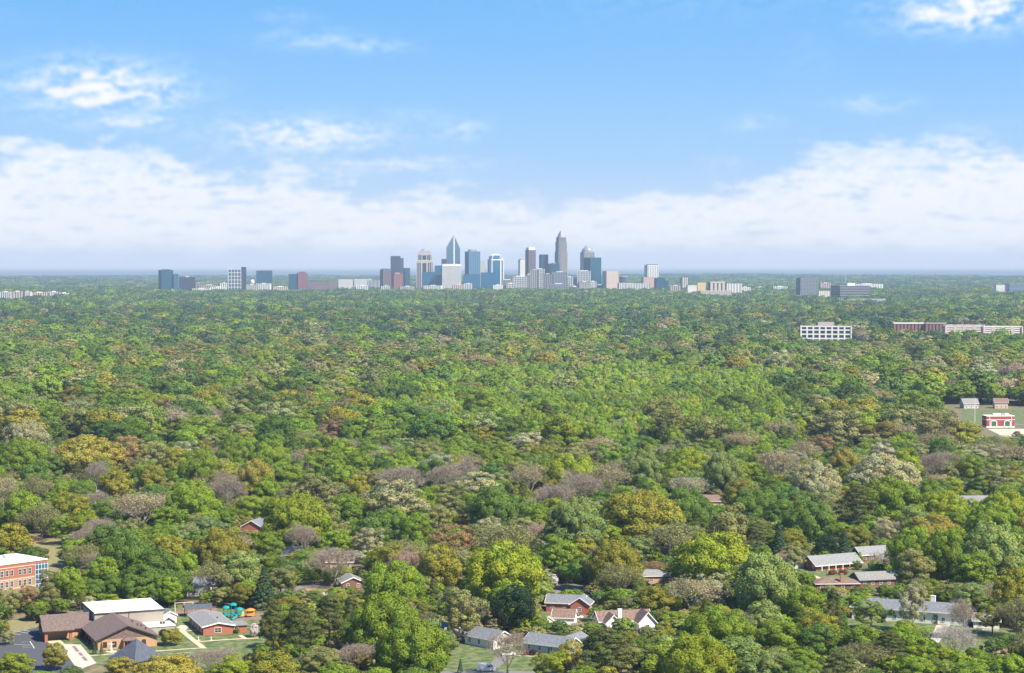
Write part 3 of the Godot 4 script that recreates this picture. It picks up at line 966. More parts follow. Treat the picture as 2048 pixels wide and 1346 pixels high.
# ---------------------------------------------------------------- the church campus and the school
func build_campus() -> void:
	var turn := 22.7
	var p := Vector3(-130.2, 0, -656.3)
	var t := house("church", "broad brown-roofed church with tan brick gable front and covered drive", "church", p, turn,
		[[0, -13, 20, 26, 3.6, 4.1, "z", "gable"], [-14.5, -33.5, 17, 15, 3.6, 3.6, "x", "gable"], [-19.5, -24.5, 9, 7, 4.2, 1.9, "x", "gable", "open"]], M.tan_brick, M.brown_shingle,
		{"windows": false, "over": 0.9, "trim": M.dark_trim, "post": 1.0, "post_mat": M.red_brick})
	var g := Geo.new()
	g.hexa([Vector3(-9.9, 3.6, 0.06), Vector3(9.9, 3.6, 0.06), Vector3(9.9, 3.6, -0.02), Vector3(-9.9, 3.6, -0.02), Vector3(-0.05, 7.62, 0.06), Vector3(0.05, 7.62, 0.06), Vector3(0.05, 7.62, -0.02), Vector3(-0.05, 7.62, -0.02)])
	part(t, "gable_panel", g, M.brown_shingle)
	for x in [-7.6, -4.4, 5.6]:
		window(t, Vector3(x, 1.7, 0), 0, 1.2, 1.7, M.dark_trim)
	for z in [-4.0, -9.0, -14.0, -19.0]:
		window(t, Vector3(-10, 1.7, z), -90, 1.2, 1.7, M.dark_trim)
	for x in [-1.15, 0.0, 1.15]:
		door(t, Vector3(x + 0.6, 0, 0.02), 0, 1.0, 2.4, M.red_door)
	var c := Geo.new()
	c.xf = Transform3D(Basis(), Vector3(0.6, 0, 1.0))
	wing_shape(null, c, null, 4.6, 2.4, 3.0, 0.9, "hip", 0.3)
	part(t, "porch_roof", c, M.brown_shingle)
	for s in [-1.0, 1.0]:
		var q := Geo.new()
		q.box(Vector3(0.6 + s * 2.1, 1.5, 1.9), Vector3(0.45, 3.0, 0.45))
		part(t, "porch_post", q, M.red_brick)
	for v in [[5.0, -16.0], [7.0, -11.0], [5.5, -10.0], [7.5, -6.0]]:
		var q := Geo.new()
		var y: float = 3.6 + 4.1 * (1.0 - v[0] / 10.0)
		q.box(Vector3(v[0], y + 0.45, v[1]), Vector3(0.35, 0.7, 0.35))
		q.box(Vector3(v[0], y + 0.85, v[1]), Vector3(0.6, 0.15, 0.6))
		part(t, "roof_vent", q, M.dark_trim)
	# metal hall
	var h := thing("metal_hall", "tall metal-sided hall with flat white roof behind the church", "hall", p + Basis(Vector3.UP, deg_to_rad(turn)) * Vector3(6.2, 0, -38), turn)
	var wl := Geo.new()
	wl.box(Vector3(0, 3.8, 0), Vector3(24.4, 7.6, 22))
	part(h, "wall", wl, M.siding)
	for s in [-1.0, 1.0]:
		var rf := Geo.new()
		rf.hexa([Vector3(s * 6.2 - 6.15, 7.6, 11.3), Vector3(s * 6.2 + 6.15, 7.6, 11.3), Vector3(s * 6.2 + 6.15, 7.6, -11.3), Vector3(s * 6.2 - 6.15, 7.6, -11.3),
			Vector3(s * 6.2 - 6.15, 7.9, 11.3), Vector3(s * 6.2 + 6.15, 7.9, 11.3), Vector3(s * 6.2 + 6.15, 8.3, -11.3), Vector3(s * 6.2 - 6.15, 8.3, -11.3)])
		part(h, "roof", rf, M.white_roof)
	var gut := Geo.new()
	gut.box(Vector3(0, 7.72, 11.4), Vector3(25, 0.3, 0.15))
	gut.box(Vector3(-12.45, 7.8, 0), Vector3(0.2, 0.7, 22.6))
	gut.box(Vector3(-0.2, 3.8, 11.1), Vector3(0.16, 7.6, 0.16))
	part(h, "gutter", gut, M.dark_trim)
	var ribs := Geo.new()
	for i in 60:
		ribs.box(Vector3(-12.0 + i * 0.407, 3.8, 11.03), Vector3(0.09, 7.5, 0.07))
	stuff_part(h, "siding_ribs", ribs, M.siding)
	# low annex with a white roof
	var a := thing("annex", "low annex with white flat roof between the church and the hall", "annex", p + Basis(Vector3.UP, deg_to_rad(turn)) * Vector3(15.6, 0, -22.3), turn)
	var aw := Geo.new()
	aw.box(Vector3(0, 1.6, 0), Vector3(9.4, 3.2, 8.6))
	part(a, "wall", aw, M.siding)
	var ar := Geo.new()
	ar.box(Vector3(0, 3.35, 0), Vector3(10, 0.3, 9.2))
	part(a, "roof", ar, M.white_roof)
	for s in [-1.0, 1.0]:
		var u := Geo.new()
		u.box(Vector3(1.2 + s * 0.5, 3.9, 0.5), Vector3(0.7, 0.8, 0.7))
		part(a, "vent", u, M.dark_trim)
	house("garden_shed", "white gabled shed beside the metal hall", "shed", Vector3(-124.1, 0.00, -703.5), turn, [[0, -3, 5.0, 6, 2.9, 1.3, "z", "gable"]], M.white_wall, M.grey_shingle, {"windows": false, "over": 0.3})
	house("garden_shed", "small dark grey shed in front of the white shed", "shed", Vector3(-122.2, 0.00, -694.6), turn, [[0, -1.5, 2.6, 3, 2.0, 0.9, "z", "gable"]], M.slate_stone, M.slate, {"windows": false, "over": 0.2, "trim": M.slate_stone})
	# classroom block
	var k := house("classroom_block", "long red-brick classroom block with low grey roof on the church lawn", "building", Vector3(-101.1, 0.00, -681.7), 20.0,
		[[-2.2, -13, 10.6, 26, 3.1, 1.1, "z", "gable"], [5.6, -4.5, 5.0, 8, 2.7, 0.0, "x", "flat"]], M.red_brick, M.pale_shingle, {"windows": false, "over": 0.6})
	window(k, Vector3(-2.3, 1.6, 0), 0, 2.2, 1.6)
	for z in [-4.0, -9.0, -14.0, -19.0]:
		window(k, Vector3(-7.5, 1.6, z), -90, 1.8, 1.5)
	door(k, Vector3(4.3, 0, -0.5), 0, 1.2, 2.2, M.dark_door)
	var vent := Geo.new()
	vent.box(Vector3(-0.5, 4.3, -10), Vector3(0.5, 0.5, 0.5))
	part(k, "roof_vent", vent, M.dark_trim)
	house("picnic_shelter", "open picnic shelter with dark slate roof on wooden posts", "shelter", Vector3(-115.7, 0.00, -716.8), 20.0, [[0, -2.5, 9.4, 5.4, 2.9, 1.2, "x", "gable", "open"]], M.wood, M.slate, {"over": 0.3, "trim": M.wood, "post": 0.25, "post_mat": M.wood})
	house("pyramid_roofed_building", "square building under a steep slate-grey pyramid roof", "building", Vector3(-121.2, 0, -625.6), 52.0, [[0, 0, 10.6, 10.6, 3.0, 6.2, "x", "hip"]], M.tan_brick, M.slate, {"over": 0.9, "trim": M.slate})
	# school
	var sc := thing("school_building", "two-storey red-brick school wing with white flat roof and glazed corner", "school", Vector3(-188.4, 0, -786.7), 48.1)
	var sw := Geo.new()
	sw.box(Vector3(-30, 5.4, -11), Vector3(60, 10.8, 22))
	part(sc, "wall", sw, M.red_brick)
	var sr := Geo.new()
	sr.box(Vector3(-30, 10.95, -11), Vector3(60.5, 0.35, 22.5))
	part(sc, "roof", sr, M.white_roof)
	for y in [1.0, 4.6, 9.4]:
		var sb := Geo.new()
		sb.box(Vector3(-33, y, 0.05), Vector3(54, 0.35, 0.16))
		part(sc, "stone_band", sb, M.tan_wall)
	var base := Geo.new()
	base.box(Vector3(-33, 2.6, 0.02), Vector3(54, 5.0, 0.1))
	part(sc, "lower_wall", base, M.buff_brick)
	for i in 12:
		for y in [2.8, 7.2]:
			var grp: int = i / 3
			window(sc, Vector3(-8.4 - grp * 8.4 - (i % 3) * 2.3, y, 0.08), 0, 1.4, 2.2)
	var gl := Geo.new()
	gl.box(Vector3(-2.85, 5.0, -4.0), Vector3(6.0, 9.6, 8.3))
	part(sc, "glazed_corner", gl, M.blue_pane)
	for i in 5:
		var bar := Geo.new()
		bar.box(Vector3(-5.8 + i * 1.47, 5.0, 0.2), Vector3(0.14, 9.6, 0.14))
		part(sc, "mullion", bar, M.trim)
	for i in 5:
		var bar := Geo.new()
		bar.box(Vector3(-2.85, 1.4 + i * 1.95, 0.19), Vector3(6.0, 0.12, 0.12))
		part(sc, "transom", bar, M.trim)
	for i in 5:
		var bar := Geo.new()
		bar.box(Vector3(0.2, 5.0, -7.9 + i * 1.95), Vector3(0.14, 9.6, 0.14))
		part(sc, "mullion", bar, M.trim)
	var hv := Geo.new()
	hv.box(Vector3(-9.0, 11.7, -14), Vector3(4.0, 1.4, 2.6))
	part(sc, "roof_unit", hv, M.white_roof)
	# play area
	playground()
	statue(Vector3(-134.4, 0.00, -649.8), "pale stone statue with outstretched arms on a round base", 3.6)
	statue(Vector3(-108.4, 0.00, -670.1), "small white garden figure beside the lawn path", 1.5)
	statue(Vector3(-104.0, 0.00, -670.1), "small white figure in front of the clipped round bush", 1.5)

func statue(where: Vector3, label: String, h: float) -> void:
	var t := thing("statue", label, "statue", where)
	var k := h / 3.6
	var g := Geo.new()
	g.lathe(Vector3.ZERO, [Vector2(1.9 * k, 0), Vector2(1.9 * k, 0.25 * k), Vector2(1.5 * k, 0.3 * k), Vector2(0.5 * k, 0.32 * k), Vector2(0.45 * k, 0.9 * k), Vector2(0.0, 0.9 * k)], 14)
	part(t, "pedestal", g, M.concrete)
	var b := Geo.new()
	b.lathe(Vector3(0, 0.88 * k, 0), [Vector2(0.42 * k, 0), Vector2(0.3 * k, 0.8 * k), Vector2(0.34 * k, 1.5 * k), Vector2(0.3 * k, 1.95 * k), Vector2(0.1 * k, 2.1 * k), Vector2(0.1 * k, 2.2 * k), Vector2(0.19 * k, 2.38 * k), Vector2(0.17 * k, 2.6 * k), Vector2(0.0, 2.72 * k)], 10)
	b.tube(Vector3(0, 2.7 * k, 0), Vector3(0.75 * k, 2.62 * k, 0.15), 0.14 * k, 0.11 * k)
	b.tube(Vector3(0.75 * k, 2.62 * k, 0.15), Vector3(1.25 * k, 2.85 * k, 0.3), 0.11 * k, 0.07 * k)
	b.tube(Vector3(0, 2.7 * k, 0), Vector3(-0.75 * k, 2.62 * k, 0.15), 0.14 * k, 0.11 * k)
	b.tube(Vector3(-0.75 * k, 2.62 * k, 0.15), Vector3(-1.25 * k, 2.85 * k, 0.3), 0.11 * k, 0.07 * k)
	part(t, "figure", b, M.marble)

func playground() -> void:
	var t := thing("climbing_frame", "teal climbing frame with domed roofs and a slide on the mulch pad", "playground", Vector3(-102.9, 0.00, -712.7), 20)
	for d in [[-2.2, 0.0, 4.6], [0.6, -0.6, 5.4], [2.6, 0.6, 3.8]]:
		for sx in [-0.8, 0.8]:
			for sz in [-0.8, 0.8]:
				var g := Geo.new()
				g.tube(Vector3(d[0] + sx, 0, d[1] + sz), Vector3(d[0] + sx, d[2] - 0.6, d[1] + sz), 0.09, 0.09, 6)
				part(t, "post", g, M.teal_plastic)
		var r := Geo.new()
		r.lathe(Vector3(d[0], d[2] - 0.6, d[1]), [Vector2(1.45, 0), Vector2(1.3, 0.35), Vector2(0.8, 0.75), Vector2(0.0, 0.95)], 8)
		part(t, "roof", r, M.teal_plastic)
		var f := Geo.new()
		f.box(Vector3(d[0], 1.5, d[1]), Vector3(1.7, 0.15, 1.7))
		f.box(Vector3(d[0], 2.0, d[1] + 0.82), Vector3(1.6, 0.8, 0.08))
		f.box(Vector3(d[0] - 0.82, 2.0, d[1]), Vector3(0.08, 0.8, 1.6))
		part(t, "deck", f, M.teal_plastic)
	var s := Geo.new()
	var prev := Vector3(0.6, 1.6, 0.3)
	for i in range(1, 9):
		var a := i * 0.55
		var q := Vector3(0.6 + sin(a) * 1.1 * (i / 8.0 + 0.3), 1.6 - i * 0.17, 0.3 + i * 0.36)
		s.tube(prev, q, 0.42, 0.42, 8)
		prev = q
	part(t, "slide", s, M.teal_plastic)
	var y := Geo.new()
	y.hexa([Vector3(-5.2, 0.1, 0.4), Vector3(-3.1, 1.5, 0.4), Vector3(-3.1, 1.5, -0.4), Vector3(-5.2, 0.1, -0.4), Vector3(-5.2, 0.3, 0.4), Vector3(-3.1, 1.7, 0.4), Vector3(-3.1, 1.7, -0.4), Vector3(-5.2, 0.3, -0.4)])
	part(t, "ramp", y, M.orange_plastic)
	for d in [[483, 1236, 2.6, "tall yellow-orange play panel beside the teal climbing frame", M.yellow_plastic], [502, 1235, 3.2, "orange play tower with side panels at the end of the mulch pad", M.orange_plastic]]:
		var o := thing("play_panel", d[3], "playground", spot(d[0], d[1]), 20)
		for sx in [-1.0, 1.0]:
			var g := Geo.new()
			g.tube(Vector3(sx * d[2] * 0.45, 0, 0), Vector3(sx * d[2] * 0.45, 2.6, 0), 0.1, 0.1, 6)
			part(o, "post", g, M.dark_trim)
		var p := Geo.new()
		p.box(Vector3(0, 1.5, 0), Vector3(d[2] * 0.85, 1.7, 0.12))
		part(o, "panel", p, d[4])
		if d[2] > 3.0:
			var q := Geo.new()
			q.lathe(Vector3(0, 2.6, -0.8), [Vector2(2.0, 0), Vector2(1.2, 0.5), Vector2(0, 0.8)], 6)
			part(o, "roof", q, M.orange_plastic)
	var w := thing("swing_set", "tall white tubular swing set behind the picnic shelter", "swing set", Vector3(-123.2, 0.00, -728.5), 20)
	for sx in [-3.4, 0.0, 3.4]:
		for sz in [-1.2, 1.2]:
			var g := Geo.new()
			g.tube(Vector3(sx, 0, sz), Vector3(sx, 3.2, 0), 0.07, 0.07, 6)
			part(w, "leg", g, M.trim)
	var bar := Geo.new()
	bar.tube(Vector3(-3.5, 3.2, 0), Vector3(3.5, 3.2, 0), 0.08, 0.08, 6)
	part(w, "top_bar", bar, M.trim)
	for x in [-2.4, -1.0, 1.0, 2.4]:
		var g := Geo.new()
		g.tube(Vector3(x - 0.25, 0.6, 0), Vector3(x - 0.25, 3.15, 0), 0.015, 0.015, 4)
		g.tube(Vector3(x + 0.25, 0.6, 0), Vector3(x + 0.25, 3.15, 0), 0.015, 0.015, 4)
		g.box(Vector3(x, 0.58, 0), Vector3(0.55, 0.05, 0.25))
		part(w, "swing", g, M.tyre)

func spot(u: float, v: float) -> Vector3:   # places of the two play panels on the mulch pad
	return Vector3(-99.6, 0.00, -713.7) if u < 490 else Vector3(-96.2, 0.00, -714.7)

# ---------------------------------------------------------------- towers of the far city
# box: [x, y, z, visible width, height]; o: turn, deep (depth over width), pier / band spacing in metres and their materials
func tower(called: String, label: String, box: Array, core: Material, o := {}) -> Node3D:
	var turn: float = o.get("turn", 0.0)
	var deep: float = o.get("deep", 1.0)
	var a := deg_to_rad(absf(turn))
	var w: float = box[3] / (cos(a) + deep * sin(a))
	var d := w * deep
	var h: float = box[4]
	var t := thing(called, label, o.get("category", "tower" if h > 60 else "building"), Vector3(box[0], box[1], box[2]), turn)
	if o.get("body", true):
		var g := Geo.new()
		g.box(Vector3(0, h * 0.5, 0), Vector3(w, h, d))
		part(t, "wall", g, core)
	var y0: float = o.get("from", 0.0)
	var hh := h - y0
	if o.has("pier"):
		var g := Geo.new()
		var s: float = o.pier[0]
		var pw: float = o.pier[1]
		for f in 2:
			var len_ := w if f == 0 else d
			var off := (d if f == 0 else w) * 0.5 + 0.25
			var n := maxi(1, int(round(len_ / s)))
			for i in n + 1:
				var q := -len_ * 0.5 + len_ * i / n
				for k in [-1.0, 1.0]:
					g.box(Vector3(q, y0 + hh * 0.5, k * off) if f == 0 else Vector3(k * off, y0 + hh * 0.5, q), Vector3(pw, hh, 0.7) if f == 0 else Vector3(0.7, hh, pw))
		stuff_part(t, "piers", g, o.pier[2])
	if o.has("band"):
		var g := Geo.new()
		var s: float = o.band[0]
		var n := int(hh / s)
		for i in n + 1:
			g.box(Vector3(0, y0 + minf(hh - o.band[1] * 0.5, i * hh / maxf(1, n)), 0), Vector3(w + 0.8, o.band[1], d + 0.8))
		stuff_part(t, "floor_bands", g, o.band[2])
	if o.has("cap"):   # [material, height, share of the width]
		var g := Geo.new()
		g.box(Vector3(0, h + o.cap[1] * 0.5, 0), Vector3(w * o.cap[2], o.cap[1], d * o.cap[2]))
		part(t, "roof_storey", g, o.cap[0])
	if o.has("head"):  # a crown band of another material at the top
		var g := Geo.new()
		g.box(Vector3(0, h - o.head[1] * 0.5, 0), Vector3(w + 1.4, o.head[1], d + 1.4))
		part(t, "top_band", g, o.head[0])
	return t

func oct(w: float, cut: float) -> Array:
	var h := w * 0.5
	var c := h - w * cut
	return [Vector2(-c, h), Vector2(c, h), Vector2(h, c), Vector2(h, -c), Vector2(c, -h), Vector2(-c, -h), Vector2(-h, -c), Vector2(-h, c)]

func build_city() -> void:
	# the tallest tower: tapering tiers under a silver crown
	var b: Array = [209.4, 30.3, -8300.0, 53.1, 265.5]
	var t := thing("crowned_tower", "tallest grey-pink stone skyscraper with tapering silver crown", "tower", Vector3(b[0], b[1], b[2]), 28)
	var W: float = b[3] * 0.86
	var H: float = b[4]
	for s in [[0.0, 0.66, 1.0], [0.66, 0.82, 0.9], [0.82, 0.89, 0.78]]:
		var g := Geo.new()
		g.prism(oct(W * s[2], 0.16), H * s[0], H * s[1])
		part(t, "tier", g, M.mauve_stone)
		var r := Geo.new()
		var hw: float = W * s[2] * 0.5
		for i in 9:
			var q := (i - 4) / 4.0 * hw * 0.62
			for k in [-1.0, 1.0]:
				r.box(Vector3(q, H * (s[0] + s[1]) * 0.5, k * hw), Vector3(1.3, H * (s[1] - s[0]), 0.9))
				r.box(Vector3(k * hw, H * (s[0] + s[1]) * 0.5, q), Vector3(0.9, H * (s[1] - s[0]), 1.3))
		stuff_part(t, "window_strips", r, M.grey_glass)
	for s in [[0.89, 0.93, 0.66, 0.78], [0.93, 0.97, 0.5, 0.66], [0.97, 1.0, 0.32, 0.25]]:
		var g := Geo.new()
		g.prism(oct(W * s[2], 0.2), H * s[0], H * s[1], s[3])
		part(t, "crown", g, M.silver)
	# the pointed glass tower
	b = [-242.2, 32.2, -8050.0, 55.7, 235.9]
	t = thing("pointed_tower", "glass skyscraper with pointed slanting top and pale vertical spine", "tower", Vector3(b[0], b[1], b[2]), 0)
	W = b[3]
	H = b[4]
	var sh := H * 0.77
	for d in [[-0.5, 0.03, sh * 1.03, H], [0.12, 0.5, H * 0.97, sh]]:
		var g := Geo.new()
		var x0: float = d[0] * W
		var x1: float = d[1] * W
		g.hexa([Vector3(x0, 0, W * 0.35), Vector3(x1, 0, W * 0.35), Vector3(x1, 0, -W * 0.35), Vector3(x0, 0, -W * 0.35), Vector3(x0, d[2], W * 0.35), Vector3(x1, d[3], W * 0.35), Vector3(x1, d[3], -W * 0.35), Vector3(x0, d[2], -W * 0.35)])
		part(t, "glass_slab", g, M.pale_glass)
		var e := Geo.new()
		e.hexa([Vector3(x0, d[2] - 2, W * 0.37), Vector3(x1, d[3] - 2, W * 0.37), Vector3(x1, d[3] - 2, -W * 0.37), Vector3(x0, d[2] - 2, -W * 0.37), Vector3(x0, d[2] + 4, W * 0.37), Vector3(x1, d[3] + 4, W * 0.37), Vector3(x1, d[3] + 4, -W * 0.37), Vector3(x0, d[2] + 4, -W * 0.37)])
		part(t, "roof_edge", e, M.silver)
	var sp := Geo.new()
	sp.box(Vector3(W * 0.055, H * 0.49, 0), Vector3(W * 0.07, H * 0.98, W * 0.74))
	sp.box(Vector3(W * 0.105, H * 0.48, 0), Vector3(W * 0.03, H * 0.96, W * 0.72))
	part(t, "spine", sp, M.white_stone)
	var fl := Geo.new()
	for i in 44:
		fl.box(Vector3(0, sh * i / 44.0, 0), Vector3(W + 0.4, 0.7, W * 0.7 + 0.6))
	stuff_part(t, "floor_lines", fl, M.grey_glass)
	# the domed postmodern tower
	b = [-353.6, 32.6, -7900.0, 63.7, 182.4]
	t = thing("stepped_tower", "beige striped tower with stepped shoulders and pale pyramid dome", "tower", Vector3(b[0], b[1], b[2]), 0)
	W = b[3]
	H = b[4]
	for s in [[0.0, 0.73, 1.0], [0.73, 0.90, 0.84]]:
		var g := Geo.new()
		g.box(Vector3(0, H * (s[0] + s[1]) * 0.5, 0), Vector3(W * s[2], H * (s[1] - s[0]), W * 0.8 * s[2]))
		part(t, "tier", g, M.beige_stone)
		var r := Geo.new()
		for q in [-0.4, -0.27, 0.27, 0.4]:
			r.box(Vector3(q * W * s[2], H * (s[0] + s[1]) * 0.5 - 3, 0), Vector3(W * 0.075, H * (s[1] - s[0]) - 10, W * 0.8 * s[2] + 1.2))
			r.box(Vector3(0, H * (s[0] + s[1]) * 0.5 - 3, q * W * 0.8 * s[2]), Vector3(W * s[2] + 1.2, H * (s[1] - s[0]) - 10, W * 0.06))
		r.box(Vector3(0, H * (s[0] + s[1]) * 0.5 - 3, 0), Vector3(W * 0.24, H * (s[1] - s[0]) - 14, W * 0.8 * s[2] + 1.2))
		stuff_part(t, "window_strips", r, M.dark_glass)
	var gp := Geo.new()
	gp.prism([Vector2(-W * 0.41, W * 0.33), Vector2(W * 0.41, W * 0.33), Vector2(W * 0.41, -W * 0.33), Vector2(-W * 0.41, -W * 0.33)], H * 0.90, H * 0.955, 0.8)
	part(t, "shoulder", gp, M.silver)
	var dm := Geo.new()
	dm.lathe(Vector3(0, H * 0.955, 0), [Vector2(W * 0.22, 0), Vector2(W * 0.19, H * 0.018), Vector2(W * 0.1, H * 0.036), Vector2(0, H * 0.045)], 12)
	part(t, "dome", dm, M.silver)
	# the tower with a rounded crown
	b = [335.4, 30.0, -8700.0, 60.2, 204.9]
	t = thing("round_topped_tower", "striped stone tower with rounded crown behind the dark teal block", "tower", Vector3(b[0], b[1], b[2]), 10)
	W = b[3] * 0.9
	H = b[4]
	var rb := Geo.new()
	rb.prism(oct(W, 0.14), 0, H * 0.87)
	part(t, "wall", rb, M.mauve_stone)
	var rs := Geo.new()
	for i in 8:
		var q := (i - 3.5) / 4.0 * W * 0.46
		for k in [-1.0, 1.0]:
			rs.box(Vector3(q, H * 0.43, k * W * 0.5), Vector3(1.9, H * 0.86, 0.8))
			rs.box(Vector3(k * W * 0.5, H * 0.43, q), Vector3(0.8, H * 0.86, 1.9))
	stuff_part(t, "window_strips", rs, M.grey_glass)
	var rc := Geo.new()
	rc.lathe(Vector3(0, H * 0.87, 0), [Vector2(W * 0.47, 0), Vector2(W * 0.45, H * 0.04), Vector2(W * 0.36, H * 0.08), Vector2(W * 0.2, H * 0.11), Vector2(W * 0.17, H * 0.13), Vector2(0, H * 0.13)], 12)
	part(t, "crown", rc, M.silver)
	# the tower with the flaring arch
	b = [-66.6, 31.8, -8000.0, 63.5, 161.7]
	t = thing("arched_tower", "white-framed blue glass tower with an arched open crown", "tower", Vector3(b[0], b[1], b[2]), 18)
	W = b[3] * 0.78
	H = b[4]
	var ab := Geo.new()
	ab.box(Vector3(0, H * 0.42, 0), Vector3(W, H * 0.84, W))
	part(t, "wall", ab, M.blue_glass)
	var af := Geo.new()
	for k in [-1.0, 1.0]:
		for x in [-0.5, 0.28, 0.5]:
			af.box(Vector3(x * W, H * 0.43, k * W * 0.5), Vector3(W * 0.1, H * 0.86, 1.6))
			af.box(Vector3(k * W * 0.5, H * 0.43, x * W), Vector3(1.6, H * 0.86, W * 0.1))
	af.box(Vector3(0, H * 0.855, 0), Vector3(W * 1.06, H * 0.03, W * 1.06))
	stuff_part(t, "white_frame", af, M.white_stone)
	var ac := Geo.new()
	ac.box(Vector3(-W * 0.1, H * 0.91, 0), Vector3(W * 0.62, H * 0.09, W * 0.8))
	part(t, "upper_storeys", ac, M.blue_glass)
	for k in [-1.0, 1.0]:
		var aa := Geo.new()
		for i in 8:
			var p0 := PI * i / 8.0
			var p1 := PI * (i + 1) / 8.0
			aa.tube(Vector3(cos(p0) * W * 0.46, H * 0.87 + sin(p0) * H * 0.125, k * W * 0.42), Vector3(cos(p1) * W * 0.46, H * 0.87 + sin(p1) * H * 0.125, k * W * 0.42), 1.6, 1.6, 5)
		part(t, "arch", aa, M.white_stone)
	# flat-topped towers and blocks
	var fin := func(m, s := 3.2, w := 0.8): return [s, w, m]
	tower("glass_tower", "tall dark teal glass tower with a lower step, rising from pale low blocks", [-1348.7, 32.7, -7600.0, 60.4, 95.3], M.teal_glass, {"turn": 24, "pier": fin.call(M.dark_glass, 4.0), "cap": [M.dark_glass, 2.5, 0.6]})
	tower("glass_tower", "shorter dark teal glass wing stepping down from the taller tower", [-1309.1, 32.6, -7590.0, 23.3, 79.9], M.teal_glass, {"turn": 24, "pier": fin.call(M.pale_glass, 5.0)})
	tower("office_block", "dark slate office block beside the stepped teal glass tower", [-1273.4, 32.5, -7650.0, 68.6, 68.1], M.dark_glass, {"turn": 12, "pier": fin.call(M.slate_stone, 3.0), "cap": [M.pink_stone, 4.0, 0.25]})
	tower("framed_tower", "grey glass block behind a pale square frame grid", [-1095.1, 32.2, -7700.0, 55.2, 99.7], M.grey_glass, {"turn": 8, "pier": fin.call(M.white_stone, 11.0, 1.6), "band": [14.0, 1.6, M.white_stone]})
	tower("dark_tower", "slender dark tower joined to the pale framed block", [-1057.2, 32.2, -7690.0, 21.7, 107.6], M.dark_glass, {"turn": 8, "pier": fin.call(M.slate_stone, 3.0)})
	tower("office_block", "teal glass office block with penthouse above white low buildings", [-1004.1, 32.9, -7900.0, 72.9, 93.1], M.teal_glass, {"turn": 10, "band": [4.0, 0.6, M.grey_glass], "cap": [M.grey_stone, 4.0, 0.4]})
	tower("office_block", "dark teal glass half of the block beside the red-brick tower", [-871.9, 32.3, -7750.0, 35.8, 79.8], M.teal_glass, {"turn": 14, "band": [4.2, 0.6, M.dark_glass]})
	tower("brick_block", "dark red-brick tower block with stepped top", [-834.3, 32.4, -7760.0, 45.7, 83.7], M.dark_red_stone, {"turn": 14, "pier": fin.call(M.red_stone, 5.0, 1.6), "cap": [M.dark_red_stone, 5.0, 0.6]})
	tower("brick_block", "long low dark red apartment block beside the brick tower", [-747.0, 32.1, -7700.0, 116.4, 48.6], M.dark_red_stone, {"turn": 6, "deep": 0.3, "band": [4.0, 0.9, M.grey_stone], "cap": [M.slate_stone, 4.0, 0.5]})
	tower("apartment_block", "grey apartment block next to the long dark red one", [-692.4, 33.9, -8100.0, 64.4, 54.7], M.grey_stone, {"turn": 10, "deep": 0.5, "band": [3.6, 1.2, M.white_stone]})
	tower("apartment_block", "pale apartment slab with dark window bands", [-630.1, 34.2, -8250.0, 76.1, 55.7], M.grey_stone, {"turn": 6, "deep": 0.4, "band": [3.6, 1.3, M.white_stone]})
	tower("apartment_block", "grey-blue block beside the pale slab", [-575.5, 33.7, -8150.0, 56.4, 52.5], M.grey_glass, {"turn": 12, "deep": 0.6, "pier": fin.call(M.white_stone, 6.0, 1.4)})
	tower("slate_tower", "tall slate-dark office tower with a stepped edge", [-495.5, 33.7, -8300.0, 42.5, 153.8], M.slate_stone, {"turn": 14, "pier": fin.call(M.dark_glass, 3.0, 1.3)})
	tower("slate_tower", "lower slate-dark step of the tall office tower", [-470.5, 33.6, -8310.0, 17.0, 145.5], M.slate_stone, {"turn": 14, "pier": fin.call(M.grey_glass, 3.0, 1.2)})
	tower("brick_block", "stepped brown-grey brick tower beside the slate tower", [-517.6, 33.1, -8000.0, 47.2, 96.9], M.brown_stone, {"turn": 22, "pier": fin.call(M.dark_glass, 4.0, 1.6), "cap": [M.slate_stone, 3.5, 0.8]})
	tower("brick_block", "squat red-brick block at the foot of the slate tower", [-465.7, 32.8, -7900.0, 48.6, 81.1], M.red_stone, {"turn": 20, "band": [4.0, 1.2, M.dark_red_stone], "cap": [M.beige_stone, 3.0, 0.5]})
	tower("glass_tower", "small teal glass tower standing just behind the red-brick block", [-445.0, 33.4, -8250.0, 27.5, 103.1], M.teal_glass, {"turn": 18, "band": [4.0, 0.6, M.grey_glass]})
	tower("glass_block", "low blue glass block below the striped domed tower", [-332.7, 32.5, -7750.0, 53.6, 87.6], M.blue_glass, {"turn": 6, "band": [4.2, 0.5, M.teal_glass]})
	tower("glass_block", "blue glass block rising beside the white gridded slab", [-291.3, 32.5, -7760.0, 33.8, 113.4], M.blue_glass, {"turn": 6, "band": [4.2, 0.5, M.teal_glass]})
	tower("slate_tower", "narrow dark tower top behind the blue glass block", [-284.0, 32.4, -8150.0, 20.9, 141.5], M.slate_stone, {"turn": 6, "pier": fin.call(M.dark_glass, 3.0, 1.2)})
	tower("gridded_slab", "white office slab with a fine square window grid", [-238.7, 32.6, -7700.0, 75.0, 119.1], M.dark_glass, {"turn": 4, "deep": 0.5, "pier": fin.call(M.white_stone, 4.4, 1.5), "band": [4.2, 1.3, M.white_stone], "head": [M.white_stone, 9.0]})
	tower("glass_tower", "broad pale blue glass tower with slightly slanting top", [-161.9, 32.0, -8000.0, 61.5, 171.7], M.pale_glass, {"turn": 20, "pier": fin.call(M.blue_glass, 9.0, 1.8), "cap": [M.silver, 8.0, 0.6]})
	tower("glass_block", "wide teal-blue glass block with pale floor lines", [-158.9, 32.7, -7700.0, 65.1, 79.5], M.blue_glass, {"turn": 3, "deep": 0.6, "band": [5.0, 0.7, M.pale_glass]})
